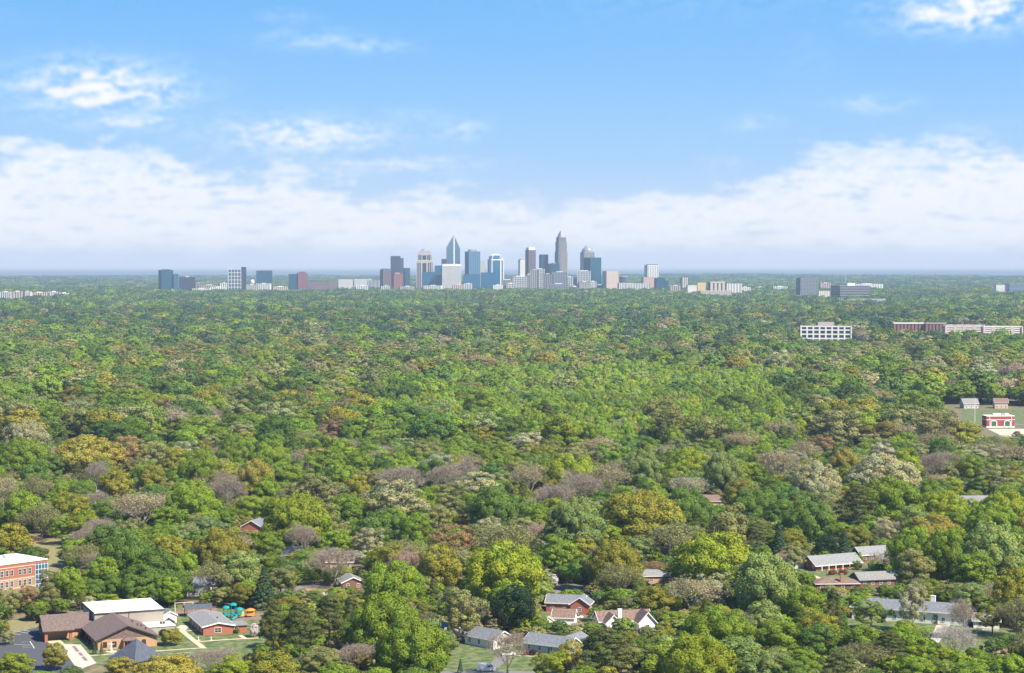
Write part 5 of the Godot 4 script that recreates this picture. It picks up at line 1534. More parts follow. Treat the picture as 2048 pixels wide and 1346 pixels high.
	# houses
	var h := house("suburban_house", "white house with charcoal gable roof above the lawn with the white car", "house", Vector3(-6.2, 0.00, -654.1), 44.6, [[4.6, -7, 9.4, 14, 3.1, 2.5, "z", "gable"]], M.white_wall, M.grey_shingle, {"over": 0.5})
	house("suburban_house", "grey-roofed ranch house with red bushes along its front", "house", Vector3(3.9, 0.00, -652.4), -32, [[8.5, -4.5, 17, 9, 2.9, 2.4, "x", "gable"], [12.5, -12.0, 8, 9, 2.9, 2.0, "z", "gable"]], M.grey_wall, M.grey_shingle, {"door": Vector3(10.0, 0, 0.02), "windows": true})
	house("suburban_house", "red-brick house with grey cross-gabled roof and white trim", "house", Vector3(22.2, 0.00, -723.1), -12, [[-3, -6.5, 14, 9, 3.6, 2.2, "x", "gable"], [3.2, -3.2, 7, 8, 3.8, 2.4, "z", "gable"]], M.red_brick, M.grey_shingle)
	var ga := house("garage", "white garage with brown shingle roof beside the brick house", "garage", Vector3(18.4, 0.00, -698.6), -10, [[0, -3.6, 8, 7.2, 2.9, 2.4, "x", "gable"]], M.white_wall, M.red_brown_shingle, {"windows": false, "over": 0.4})
	door(ga, Vector3(-1.6, 0, 0.02), 0, 5.0, 2.3, M.trim)
	house("garden_shed", "small grey-roofed white shed leaning near the white garage", "shed", Vector3(13.0, 0.00, -697.6), 20, [[0, -2, 3.6, 4.4, 2.1, 1.4, "z", "gable"]], M.white_wall, M.grey_shingle, {"windows": false, "over": 0.3})
	house("suburban_house", "white-gabled house with worn brown roof behind bare trees", "house", Vector3(41.2, 0.00, -687.9), 12, [[0, -8, 19, 9, 3.2, 2.8, "x", "gable"], [-5.5, -2.2, 5.2, 6, 3.4, 2.6, "z", "gable"], [6.5, -1.5, 6.2, 8, 3.4, 3.4, "z", "gable"]], M.white_wall, M.red_brown_shingle, {"chimney": [-2.2, -3.4, 7.2, 1.4, 1.0], "chimney_mat": M.white_wall})
	house("suburban_house", "low house with pale grey roof under the yellow-green dome tree", "house", Vector3(57.0, 0.00, -792.7), 6, [[0, -4, 14, 8, 3, 2.2, "x", "hip"]], M.tan_brick, M.pale_shingle)
	var rn := house("suburban_house", "long brick ranch with pale metal roof and white porch posts", "house", Vector3(139.4, 0.00, -830.0), 26, [[0, -5, 22, 9.5, 3, 2.8, "x", "gable"]], M.red_brick, M.metal_roof, {"over": 1.3})
	for i in 6:
		var g := Geo.new()
		g.box(Vector3(-9 + i * 3.6, 1.45, 1.0), Vector3(0.28, 2.9, 0.28))
		part(rn, "porch_post", g, M.trim)
	house("suburban_house", "brown-roofed house with pale gable next to the long brick ranch", "house", Vector3(120.6, 0.00, -831.4), 12, [[0, -7, 9.6, 14, 3.2, 2.2, "z", "gable"]], M.grey_wall, M.red_brown_shingle)
	house("suburban_house", "grey metal-roofed house behind a white flowering tree", "house", Vector3(160.2, 0.00, -854.4), 22, [[0, -4.5, 15, 9, 3.1, 2.8, "x", "gable"]], M.dark_brick, M.metal_roof)
	house("suburban_house", "low brown-roofed house with a tall orange brick chimney", "house", Vector3(130.1, 0.00, -775.3), 4, [[0, -5, 17, 10, 2.7, 1.9, "x", "hip"]], M.dark_brick, M.red_brown_shingle, {"chimney": [2.0, -1.2, 6.4, 1.3, 0.9], "chimney_mat": M.clay})
	house("suburban_house", "long house with light grey roof ending in a dark gable", "house", Vector3(149.3, 0.00, -785.2), 14, [[0, -5, 18, 10, 2.9, 2.4, "x", "gable"]], M.dark_brick, M.pale_shingle, {"trim": M.slate})
	var wr := house("suburban_house", "very long white ranch house with slate-grey hipped roof and white chimney", "house", Vector3(144.2, 0.00, -704.5), -22, [[0, -6, 42, 11, 4.3, 2.9, "x", "hip"]], M.white_wall, M.grey_shingle, {"chimney": [7.5, -7, 9.0, 1.6, 1.2], "chimney_mat": M.white_wall, "over": 0.8})
	door(wr, Vector3(9.5, 0, -0.48), 0, 1.6, 3.4, M.dark_door)
	house("suburban_house", "small white house with grey roof behind a white picket fence", "house", Vector3(169.5, 0.00, -692.7), -12, [[0, -4, 9, 8, 2.8, 2.0, "x", "gable"]], M.white_wall, M.pale_shingle)
	var fc := thing("picket_fence", "white picket fence in front of the small white house", "fence", Vector3(168.9, 0.00, -688.8), -12)
	for i in 26:
		var g := Geo.new()
		g.box(Vector3(-3.8 + i * 0.3, 0.5, 0), Vector3(0.11, 1.0, 0.04))
		g.tri(Vector3(-3.855 + i * 0.3, 1.0, 0.02), Vector3(-3.745 + i * 0.3, 1.0, 0.02), Vector3(-3.8 + i * 0.3, 1.1, 0.02))
		part(fc, "picket", g, M.trim)
	for y in [0.3, 0.75]:
		var g := Geo.new()
		g.box(Vector3(-0.05, y, -0.05), Vector3(7.8, 0.1, 0.05))
		part(fc, "rail", g, M.trim)
	house("suburban_house", "pale-roofed brick house with white gable by the orange posts", "house", Vector3(-63.7, 0.00, -777.8), 14, [[0, -5, 8.6, 10, 3, 1.9, "z", "gable"]], M.dark_brick, M.pale_shingle)
	house("suburban_house", "light grey roofed house behind the tall dark trunk", "house", Vector3(-98.0, 0.00, -851.4), 20, [[0, -4.5, 13, 9, 3.2, 2.8, "x", "gable"]], M.white_wall, M.pale_shingle)
	house("suburban_house", "tan brick house behind a wide bare tree", "house", Vector3(-76.1, 0.00, -830.0), 4, [[0, -4.5, 16, 9, 3.4, 2.6, "x", "gable"]], M.tan_brick, M.red_brown_shingle)
	house("suburban_house", "brick house with grey roof and white gable beside flowering shrubs", "house", Vector3(-125.7, 0.00, -936.8), -14, [[0, -6, 10, 12, 4.4, 2.8, "z", "gable"]], M.red_brick, M.grey_shingle)
	house("suburban_house", "wide house with dark slate hipped roof in the olive trees", "house", Vector3(-225.0, 0.00, -1098.9), 4, [[0, -5, 18, 10, 3.2, 2.4, "x", "hip"]], M.tan_wall, M.slate)
	house("suburban_house", "white clapboard house below the golden oak", "house", Vector3(-280.2, 0.00, -1214.6), -8, [[0, -5, 15, 9, 4.2, 2.6, "x", "gable"]], M.white_wall, M.grey_shingle)
	house("suburban_house", "small white-gabled grey-roofed house deep in dark trees", "house", Vector3(-145.7, 0.00, -824.5), 24, [[0, -5, 8.4, 10, 3.2, 2.2, "z", "gable"]], M.white_wall, M.grey_shingle)
	house("suburban_house", "white house with weathered grey roof behind the swing set", "house", Vector3(-122.2, 0.00, -762.2), 20, [[0, -4.5, 11, 9, 4.6, 2.6, "x", "gable"]], M.white_wall, M.grey_shingle)
	house("suburban_house", "small reddish-roofed house peeping out below bare trees", "house", Vector3(5.6, 0.00, -1030.4), 8, [[0, -4, 9, 8, 3.2, 2.4, "x", "gable"]], M.tan_wall, M.red_brown_shingle)
	house("suburban_house", "pinkish-roofed house between flowering trees", "house", Vector3(108.1, 0.00, -1050.0), -6, [[0, -4.5, 12, 9, 3.4, 2.6, "x", "gable"]], M.tan_wall, M.red_brown_shingle)
	house("suburban_house", "brown-roofed house with white gable edge under the pink bare tree", "house", Vector3(10.2, 0.00, -881.8), 6, [[0, -5, 11, 10, 3.4, 2.4, "z", "gable"]], M.tan_wall, M.red_brown_shingle)
	house("suburban_house", "pale-roofed house beside the small yellow-green tree", "house", Vector3(248.1, 0.00, -1045.6), 4, [[0, -5, 18, 10, 3.6, 2.4, "x", "gable"]], M.tan_wall, M.pale_shingle)
	house("suburban_house", "little brick house with grey roof near the cream tree", "house", Vector3(-35.1, 0.00, -1003.3), 24, [[0, -4.5, 9, 9, 3.4, 2.6, "z", "gable"]], M.red_brick, M.grey_shingle)
	house("suburban_house", "white house half hidden under the deep green tree", "house", Vector3(-11.7, 0.00, -945.8), -6, [[0, -4, 9, 8, 3.8, 2.4, "x", "gable"]], M.white_wall, M.grey_shingle)
	house("suburban_house", "grey house glimpsed between green trees", "house", Vector3(-84.8, 0.00, -949.4), 8, [[0, -4, 10, 8, 3.6, 2.4, "x", "gable"]], M.grey_wall, M.grey_shingle)
	house("suburban_house", "tan-walled house with grey roof behind the leafy sapling", "house", Vector3(-22.8, 0.00, -675.6), 42, [[0, -4.5, 9, 13, 3, 2.2, "z", "gable"]], M.tan_wall, M.grey_shingle)
	house("suburban_house", "white bungalow in the bare trees at the wood's edge", "house", Vector3(-423.5, 0.00, -1755.4), 6, [[0, -5, 16, 9, 4, 2.6, "x", "gable"]], M.white_wall, M.pale_shingle)
	house("suburban_house", "grey bungalow next to the white one at the wood's edge", "house", Vector3(-392.9, 0.00, -1780.6), -8, [[0, -5, 15, 9, 4, 2.6, "x", "gable"]], M.grey_wall, M.grey_shingle)
	house("suburban_house", "grey-roofed house beyond the pump house lawn", "house", Vector3(424.9, 0.00, -1799.9), 8, [[0, -6, 14, 11, 4.5, 4.4, "x", "gable"]], M.grey_wall, M.pale_shingle)
	house("suburban_house", "tan house with two dark windows beyond the pump house lawn", "house", Vector3(452.7, 0.00, -1799.9), -4, [[0, -6, 12, 11, 5.5, 3.6, "x", "gable"]], M.tan_wall, M.red_brown_shingle)

	# vehicles and small things
	van("white high-roofed cargo van parked on the street", Vector3(-8.1, 0.00, -618.4), -4)
	car("white car parked on the driveway of the white house", Vector3(-1.2, 0.00, -643.9), 14, M.car_white)
	car("pale car standing beside the white garage", Vector3(23.9, 0.00, -712.7), -10, M.car_white)
	car("dark car parked on the curving street", Vector3(33.2, 0.00, -766.9), -20, M.car_dark)
	car("white car just behind the dark car on the curving street", Vector3(36.2, 0.00, -768.1), -20, M.car_white)
	var b := thing("wheeled_bin", "dark green wheeled bin standing at the curve of the street", "bin", Vector3(27.5, 0.00, -772.9), 10)
	var g := Geo.new()
	g.hexa([Vector3(-0.5, 0.1, 0.5), Vector3(0.5, 0.1, 0.5), Vector3(0.5, 0.1, -0.5), Vector3(-0.5, 0.1, -0.5), Vector3(-0.65, 1.5, 0.65), Vector3(0.65, 1.5, 0.65), Vector3(0.65, 1.5, -0.65), Vector3(-0.65, 1.5, -0.65)])
	part(b, "bin_body", g, M.bin_green)
	g = Geo.new()
	g.hexa([Vector3(-0.7, 1.5, 0.7), Vector3(0.7, 1.5, 0.7), Vector3(0.7, 1.5, -0.7), Vector3(-0.7, 1.5, -0.7), Vector3(-0.6, 1.68, 0.6), Vector3(0.6, 1.68, 0.6), Vector3(0.6, 1.75, -0.7), Vector3(-0.6, 1.75, -0.7)])
	part(b, "lid", g, M.bin_green)
	var po := thing("orange_post", "orange-painted timber posts with a crossbar beside the brick house", "post", Vector3(-67.6, 0.00, -757.5), 0)
	for d in [[0.0, 4.2, 0.28, M.orange_paint], [0.65, 4.4, 0.12, M.concrete]]:
		g = Geo.new()
		g.box(Vector3(d[0], d[1] * 0.5, 0), Vector3(d[2] * 2, d[1], d[2] * 2))
		part(po, "post", g, d[3])
	g = Geo.new()
	g.box(Vector3(-0.9, 1.8, 0.3), Vector3(2.6, 0.16, 0.12))
	part(po, "crossbar", g, M.trim)
	for d in [[Vector3(-219.0, 0.00, -869.4), 7.0, "dark flagpole standing behind the brick school"], [Vector3(-12.9, 0.00, -747.2), 9.0, "thin street pole among the olive saplings"]]:
		var fp := thing("utility_pole", d[2], "pole", d[0])
		g = Geo.new()
		g.tube(Vector3.ZERO, Vector3(0, d[1], 0), 0.14, 0.1, 7)
		part(fp, "shaft", g, M.slate_stone)
		g = Geo.new()
		g.box(Vector3(0, d[1] - 0.3, 0), Vector3(0.9, 0.14, 0.14))
		part(fp, "bracket", g, M.slate_stone)

# ---------------------------------------------------------------- trees that stand out: [x, z, crown width, height, kind, landmark]
const NEAR_TO := ["near the low house", "in the wood round the brown-roofed house", "near the red-brick house", "near the white van", "in the wood round the white van", "in the wood round the pale-roofed house", "near the white clapboard house", "in the wood round the pyramid-roofed building", "near the light grey roofed house", "in the wood round the white-gabled house", "in the wood past the gardens", "in the wood round the very long white ranch house", "near the long house", "near the tan-walled house", "near the grey house", "near the brown-roofed house", "in the wood round the small reddish-roofed house", "in the wood round the grey metal-roofed house", "near the grey metal-roofed house", "near the brick house", "near the white house", "in the wood round the white clapboard house", "in the wood round the pinkish-roofed house", "near the small white-gabled grey-roofed house", "in the wood round the long house", "in the wood round the tan brick house", "in the wood round the grey house", "near the pale-roofed brick house", "in the garden wood", "in the wood round the brick house", "beside the tan-walled house", "in the wood round the wide house", "near the small reddish-roofed house", "near the pinkish-roofed house", "beside the white house", "near the white-gabled house", "near the very long white ranch house", "beside the small white-gabled grey-roofed house", "beside the grey house", "near the small white house", "near the pyramid-roofed building", "beside the small white house", "beside the light grey roofed house", "near the little brick house", "near the brick school", "near the tan brick house", "beside the pinkish-roofed house", "beside the teal climbing frame", "in the wood round the pale-roofed brick house", "near the wide house", "in the wood round the little brick house", "in the wood round the small white house", "in the wood round the brown-roofed church", "beside the brown-roofed house", "beside the low house", "near the open picnic shelter", "in the wood round the brick school", "beside the small grey-roofed white shed", "in the wood round the metal hall", "near the grey-roofed ranch house", "near the pale-roofed house", "beside the brown-roofed church", "near the long brick ranch", "near the teal climbing frame", "in the wood round the small white-gabled grey-roofed house", "in the wood round the red-brick house", "beside the small reddish-roofed house", "beside the wide house", "beside the pale-roofed brick house", "near the small grey-roofed white shed", "beside the long brick ranch", "in the wood round the tan-walled house", "beside the white van", "near the brown-roofed church", "beside the metal hall", "near the metal hall", "beside the grey-roofed ranch house", "in the wood round the grey-roofed ranch house", "in the wood round the open picnic shelter", "near the low brown-roofed house", "in the wood round the low house"]
const TREES := [[78.5, -753.8, 34.0, 26.5, "YG", 0, "PI"], [59.6, -887.2, 39.1, 27.0, "OY", 1, "G"], [-3.0, -721.4, 28.7, 27.0, "YG", 2, "PI"], [-40.9, -628.4, 24.5, 23.3, "G", 3, "BA"], [55.5, -575.8, 22.1, 19.9, "YG", 4, "YG"],
	[-30.6, -599.3, 23.0, 20.7, "G", 3, "G"], [202.5, -1061.7, 40.8, 27.0, "CR", 5, ""], [-258.3, -1186.4, 45.6, 27.0, "GO", 6, "DG"], [-103.2, -579.8, 21.6, 12.9, "GO", 7, "PI"], [-97.4, -875.3, 31.9, 27.0, "YG", 8, "G"],
	[68.0, -637.5, 22.9, 17.2, "G", 9, "PI"], [184.0, -946.9, 34.0, 27.0, "G", 10, "OL"], [92.5, -710.1, 24.6, 24.6, "LG", 11, "LG"], [191.1, -775.4, 25.8, 27.0, "LG", 12, "G"], [-43.1, -712.4, 22.8, 21.7, "G", 13, "OY"],
	[-57.9, -944.6, 29.5, 27.0, "CR", 14, "G"], [176.8, -782.4, 24.1, 24.1, "G", 12, "LG"], [28.2, -860.0, 26.0, 27.0, "LG", 15, "PI"], [32.1, -1079.6, 32.7, 26.1, "YG", 16, "TN"], [219.5, -886.4, 25.5, 21.6, "G", 17, "OY"],
	[83.0, -930.0, 26.7, 24.0, "DG", 1, ""], [40.1, -767.5, 22.0, 20.9, "OY", 0, "DG"], [186.4, -861.3, 24.7, 19.8, "GO", 18, ""], [46.1, -588.1, 16.9, 15.2, "YG", 4, "LG"], [165.3, -794.9, 22.8, 22.8, "G", 12, "G"],
	[-151.9, -926.8, 26.6, 27.0, "G", 19, "G"], [136.4, -889.8, 25.1, 22.6, "DG", 18, "PI"], [69.6, -595.0, 16.8, 15.1, "LG", 4, "LG"], [-117.4, -783.7, 22.1, 24.3, "OY", 20, "OL"], [-292.5, -1165.4, 32.9, 27.0, "G", 21, "DG"],
	[160.4, -1023.8, 28.4, 26.9, "CR", 22, "DG"], [212.1, -955.4, 26.0, 19.5, "YG", 10, "G"], [-155.9, -785.5, 21.1, 23.3, "DG", 23, "G"], [-308.0, -1382.1, 37.2, 27.0, "TN", 10, ""], [87.1, -633.5, 16.2, 14.6, "G", 9, "DG"],
	[178.2, -750.7, 19.2, 20.2, "G", 24, "G"], [-9.2, -921.0, 23.6, 26.0, "DG", 20, "DG"], [104.4, -1143.9, 28.7, 23.0, "YG", 22, ""], [238.5, -941.5, 23.7, 21.3, "YG", 10, "G"], [-25.7, -841.1, 20.5, 18.4, "BR", 25, "OL"],
	[-325.7, -1304.3, 31.8, 27.0, "CR", 10, ""], [-98.2, -997.2, 23.5, 24.7, "OL", 26, "OL"], [-3.0, -828.4, 19.5, 20.5, "OL", 1, "PI"], [-28.2, -764.2, 18.0, 19.8, "OY", 27, "G"], [84.8, -584.5, 13.5, 10.8, "DG", 28, "LG"],
	[137.5, -579.1, 13.4, 10.7, "G", 28, "G"], [111.1, -608.8, 14.0, 11.2, "OL", 28, "PI"], [90.6, -602.9, 13.9, 11.1, "G", 28, "DG"], [-178.4, -928.7, 21.4, 22.5, "TN", 29, "G"], [-16.9, -666.5, 15.4, 20.0, "OL", 30, "TN"],
	[118.6, -961.8, 22.2, 20.0, "DG", 22, "DG"], [99.4, -629.5, 14.5, 13.1, "DG", 9, "G"], [-175.7, -1098.3, 25.3, 26.6, "G", 31, "OY"], [77.3, -584.2, 13.5, 14.2, "LG", 4, "DG"], [-18.4, -1037.4, 23.4, 21.1, "CR", 32, ""],
	[96.5, -862.8, 19.5, 23.4, "OL", 15, "PI"], [-85.4, -596.1, 13.0, 9.1, "YG", 7, "DG"], [-138.9, -1054.3, 23.0, 25.3, "GO", 10, "G"], [117.0, -1079.2, 23.5, 27.0, "LG", 33, ""], [11.7, -600.6, 12.9, 10.3, "YG", 3, "GO"],
	[123.2, -594.9, 12.8, 10.2, "G", 28, "PI"], [-107.1, -760.5, 16.4, 18.0, "LG", 34, "OL"], [65.6, -708.9, 15.3, 16.0, "TN", 35, "OY"], [296.1, -1227.1, 26.4, 18.5, "CR", 10, "TN"], [-142.2, -747.3, 16.1, 16.1, "DG", 20, "DG"],
	[72.8, -1088.1, 23.4, 27.0, "LG", 22, "TN"], [70.5, -843.1, 17.7, 18.6, "OL", 1, "LG"], [158.7, -767.8, 16.1, 17.8, "OL", 12, "G"], [-262.4, -1634.6, 34.4, 24.1, "G", 10, ""], [-141.5, -772.6, 16.2, 17.1, "DG", 20, "G"],
	[-257.9, -1815.2, 38.2, 27.0, "G", 10, ""], [127.6, -689.5, 14.1, 11.3, "G", 36, "CR"], [152.9, -592.9, 12.2, 10.9, "G", 28, "OL"], [-34.7, -907.6, 18.6, 19.5, "OL", 20, "DG"], [-157.4, -1414.2, 29.0, 17.4, "GO", 10, ""],
	[-126.0, -793.6, 16.3, 17.1, "OL", 20, "OY"], [105.1, -697.2, 14.3, 15.7, "G", 36, "LG"], [215.3, -826.5, 17.0, 17.8, "G", 17, "G"], [-144.7, -813.0, 16.7, 17.5, "OY", 37, "OL"], [86.5, -666.5, 13.7, 14.4, "LG", 9, "BA"],
	[19.9, -806.5, 16.5, 17.4, "G", 0, "PI"], [-80.1, -934.8, 19.2, 20.1, "G", 38, "OL"], [174.8, -671.0, 13.8, 14.5, "OL", 39, "OY"], [-171.3, -1205.8, 24.7, 26.0, "G", 10, ""], [-146.1, -1177.4, 24.2, 25.4, "G", 10, ""],
	[-239.3, -1205.8, 24.7, 26.0, "BR", 6, "OL"], [-62.9, -879.0, 17.6, 18.5, "DG", 8, "G"], [-50.6, -558.1, 17.1, 14.3, "G", 4, "G"], [-155.4, -604.9, 11.5, 9.2, "YG", 40, "G"], [-121.2, -599.1, 11.4, 9.1, "GO", 40, "GO"],
	[-234.2, -930.0, 17.2, 24.0, "G", 10, "OL"], [-157.6, -1070.8, 19.8, 21.7, "OY", 31, "GO"], [178.6, -698.0, 12.9, 20.6, "OY", 41, "G"], [52.6, -1056.7, 19.5, 23.4, "TN", 16, "BA"], [52.2, -707.5, 13.1, 13.7, "OY", 35, "TN"],
	[196.3, -1146.0, 21.2, 22.2, "GO", 10, ""], [-130.5, -776.1, 14.3, 15.8, "G", 34, "DG"], [-37.2, -2267.4, 41.9, 27.0, "BR", 10, ""], [-116.6, -750.7, 13.7, 15.0, "OL", 34, "DG"], [-70.5, -574.7, 16.6, 14.8, "OY", 7, "PI"],
	[-199.7, -906.8, 16.3, 17.1, "YG", 29, "G"], [97.5, -709.1, 12.7, 15.3, "LG", 11, "LG"], [29.0, -775.8, 13.9, 14.6, "DG", 0, "OY"], [-214.6, -1054.3, 18.9, 19.9, "OY", 31, ""], [-217.0, -962.8, 17.3, 18.1, "OY", 29, "DG"],
	[-43.4, -872.7, 15.7, 18.8, "G", 25, "DG"], [-126.7, -1088.8, 19.5, 20.5, "G", 10, "G"], [-117.9, -1138.4, 20.4, 21.5, "G", 10, ""], [-96.0, -1088.8, 19.5, 20.5, "G", 10, ""], [129.1, -935.7, 16.8, 17.6, "DG", 17, "LG"],
	[226.5, -1116.8, 20.0, 24.1, "YG", 5, "BA"], [314.6, -1229.6, 22.1, 17.7, "TN", 10, "CR"], [-106.5, -841.1, 15.1, 15.9, "G", 42, "TN"], [-89.0, -748.4, 13.4, 14.8, "OL", 20, "CO"], [41.5, -748.4, 13.4, 14.8, "OL", 2, "OY"],
	[-90.4, -918.5, 16.5, 17.3, "OL", 14, "G"], [-43.8, -981.7, 17.6, 18.5, "G", 43, "OL"], [-30.6, -962.8, 17.3, 18.1, "OL", 20, "G"], [-222.3, -918.5, 16.5, 17.3, "OL", 10, "G"], [-163.4, -918.5, 16.5, 17.3, "G", 19, "G"],
	[-224.1, -1207.3, 21.7, 22.8, "OL", 21, "BR"], [48.8, -601.7, 16.9, 14.3, "LG", 4, "OL"], [-45.8, -1102.5, 19.2, 21.1, "DG", 16, "BA"], [-100.7, -1879.5, 31.8, 19.1, "GO", 10, ""], [-129.3, -742.9, 12.6, 12.6, "DG", 20, "G"],
	[-72.7, -650.6, 17.6, 16.5, "G", 7, "PI"], [-52.9, -900.8, 14.8, 15.5, "DG", 26, "OL"], [-162.2, -772.3, 12.7, 13.9, "G", 44, "DG"], [-196.5, -947.1, 15.1, 15.8, "DG", 29, "TN"], [-62.8, -847.0, 13.5, 16.2, "CR", 45, "G"],
	[141.4, -684.4, 10.9, 18.5, "CR", 36, "G"], [93.8, -1041.7, 16.6, 18.2, "CR", 46, "DG"], [150.9, -1106.5, 17.6, 27.0, "TN", 22, ""], [-66.5, -557.9, 14.0, 11.6, "G", 4, "G"], [-179.1, -813.1, 12.7, 13.9, "OL", 23, "DG"],
	[18.5, -610.3, 9.4, 11.3, "GO", 3, "YG"], [-80.3, -697.2, 10.7, 11.8, "OY", 47, "BU"], [168.7, -681.0, 10.5, 11.0, "OY", 41, "OL"], [-143.9, -736.3, 11.3, 13.6, "DG", 20, "DG"], [-137.1, -738.5, 11.4, 12.5, "DG", 20, "DG"],
	[-132.3, -1044.4, 16.1, 16.9, "G", 10, "GO"], [-12.9, -788.6, 12.1, 12.7, "G", 48, "OL"], [65.1, -1099.6, 16.9, 22.0, "TN", 22, "LG"], [77.1, -982.7, 15.1, 15.9, "G", 22, ""], [94.4, -807.8, 12.4, 13.0, "G", 15, "G"],
	[150.3, -936.6, 14.4, 15.1, "LG", 17, "OL"], [221.7, -954.5, 14.7, 15.4, "G", 5, "YG"], [-203.2, -1094.7, 16.8, 18.5, "OY", 49, "G"], [-174.5, -893.0, 13.7, 14.4, "OL", 29, "BA"], [-106.8, -794.9, 12.2, 14.7, "LG", 20, "OY"],
	[-169.3, -742.9, 11.4, 14.9, "G", 44, "DG"], [-81.0, -1023.0, 15.7, 20.5, "OY", 50, ""], [-41.3, -789.9, 12.2, 14.6, "PK", 27, "OL"], [-90.9, -1166.4, 17.9, 18.8, "G", 10, ""], [208.7, -1300.0, 20.0, 18.0, "BR", 10, ""],
	[186.1, -1238.7, 19.1, 20.0, "TN", 10, ""], [-276.3, -1166.4, 17.9, 18.8, "DG", 21, "G"], [176.4, -2587.0, 39.8, 27.0, "OY", 10, ""], [-168.6, -1712.6, 26.3, 27.0, "G", 10, ""], [162.7, -600.5, 14.5, 14.5, "OL", 51, "G"],
	[191.5, -703.2, 16.8, 16.0, "G", 39, "PI"], [-182.3, -669.8, 16.0, 13.7, "DG", 52, ""], [-29.0, -794.7, 18.9, 16.7, "OL", 27, "PK"], [-204.5, -1183.5, 17.6, 19.4, "OY", 21, ""], [9.3, -1068.5, 15.9, 22.2, "TN", 32, "YG"],
	[-154.5, -558.8, 13.3, 10.7, "OL", 7, "DG"], [-166.5, -846.4, 19.9, 16.0, "G", 23, "G"], [197.6, -798.4, 18.7, 15.1, "DG", 24, "PI"], [-28.0, -573.4, 13.4, 10.8, "DG", 4, "G"], [119.2, -821.2, 12.0, 12.6, "OL", 53, "RD"],
	[39.7, -793.5, 18.4, 16.3, "DG", 54, "BA"], [-43.9, -663.0, 15.3, 15.4, "OY", 13, "PI"], [-172.2, -826.8, 19.1, 21.0, "DG", 23, "OL"], [-27.7, -556.9, 12.9, 13.6, "G", 4, "G"], [195.5, -815.3, 18.8, 18.4, "G", 17, "PI"],
	[-130.2, -736.7, 10.6, 11.6, "G", 55, "DG"], [5.9, -1447.8, 20.8, 16.6, "GO", 10, "PI"], [-152.2, -749.5, 10.8, 10.8, "G", 20, "DG"], [-252.6, -1032.5, 14.6, 18.9, "OL", 31, "TN"], [-209.7, -904.8, 12.8, 13.4, "G", 29, "YG"],
	[-50.8, -646.1, 14.5, 13.4, "DG", 13, "PI"], [-215.7, -838.8, 18.7, 18.5, "OY", 56, "DG"], [-37.8, -562.3, 12.5, 13.0, "G", 4, "G"], [-146.1, -620.1, 8.6, 8.6, "OY", 40, "YG"], [-22.0, -1384.4, 19.2, 17.3, "TN", 10, ""],
	[301.0, -1421.4, 19.7, 15.7, "TN", 10, ""], [-1.0, -746.2, 16.4, 17.4, "G", 2, "PI"], [-223.7, -822.3, 18.0, 14.6, "DG", 56, "OY"], [102.9, -647.0, 14.0, 14.6, "OY", 11, "G"], [-1.4, -699.3, 15.1, 14.7, "G", 57, "BA"],
	[-136.5, -560.5, 12.1, 11.3, "DG", 7, "DG"], [-269.2, -1535.1, 20.5, 22.5, "GO", 10, ""], [-501.3, -2104.7, 28.1, 25.3, "G", 10, ""], [252.3, -1133.5, 15.1, 18.1, "OL", 5, "BA"], [-476.1, -2124.3, 28.3, 27.0, "BR", 10, ""],
	[-109.5, -2092.7, 27.9, 27.0, "TN", 10, ""], [36.4, -605.3, 12.9, 11.7, "OL", 4, "LG"], [-51.9, -798.3, 16.9, 16.1, "OY", 27, "PK"], [55.9, -912.0, 19.3, 18.5, "G", 1, "OY"], [-104.0, -557.2, 11.8, 7.1, "DG", 7, "PI"],
	[129.3, -622.7, 13.1, 12.5, "G", 51, "PI"], [76.7, -721.3, 15.1, 15.9, "CR", 9, "LG"], [116.0, -637.8, 13.3, 11.9, "G", 11, "OY"], [-55.8, -672.6, 14.0, 13.2, "G", 13, "G"], [-28.0, -615.4, 12.8, 11.4, "G", 3, "CO"],
	[3.0, -935.7, 19.3, 19.6, "DG", 34, "DG"], [166.7, -616.9, 12.7, 13.3, "OL", 51, "OL"], [135.2, -666.5, 8.5, 7.7, "YG", 36, "PI"], [-22.1, -642.5, 8.2, 9.1, "LG", 20, "PI"], [-178.8, -750.7, 9.6, 12.5, "OL", 44, "G"],
	[-128.8, -756.4, 9.7, 11.6, "DG", 34, "OL"], [-270.3, -1029.3, 13.2, 18.5, "TN", 31, "OL"], [-184.3, -710.1, 9.1, 11.8, "OL", 58, "BR"], [103.7, -1356.5, 17.4, 13.9, "CR", 10, ""], [-116.0, -964.6, 12.4, 13.0, "DG", 19, ""],
	[126.0, -1204.3, 15.4, 16.2, "CR", 10, ""], [200.5, -1545.5, 19.8, 17.8, "OY", 10, ""], [-516.9, -2017.9, 25.9, 27.0, "YG", 10, ""], [187.2, -893.8, 18.2, 18.5, "LG", 17, "CR"], [169.2, -716.7, 14.4, 12.3, "LG", 39, "TN"],
	[-36.6, -672.0, 13.5, 11.7, "TN", 30, "OY"], [-61.3, -596.3, 11.9, 12.0, "OL", 4, "PI"], [6.8, -572.0, 11.4, 6.0, "OL", 4, "PI"], [28.0, -626.6, 12.5, 11.4, "DG", 59, "GO"], [127.3, -567.8, 11.3, 5.8, "G", 28, "G"],
	[-165.7, -592.8, 11.8, 4.5, "G", 7, "OL"], [108.4, -881.9, 17.5, 16.9, "DG", 1, "PI"], [-48.9, -682.3, 13.5, 12.7, "G", 13, "G"], [11.5, -878.3, 10.8, 14.1, "PK", 53, "CR"], [243.6, -1078.2, 13.3, 13.3, "YG", 60, ""],
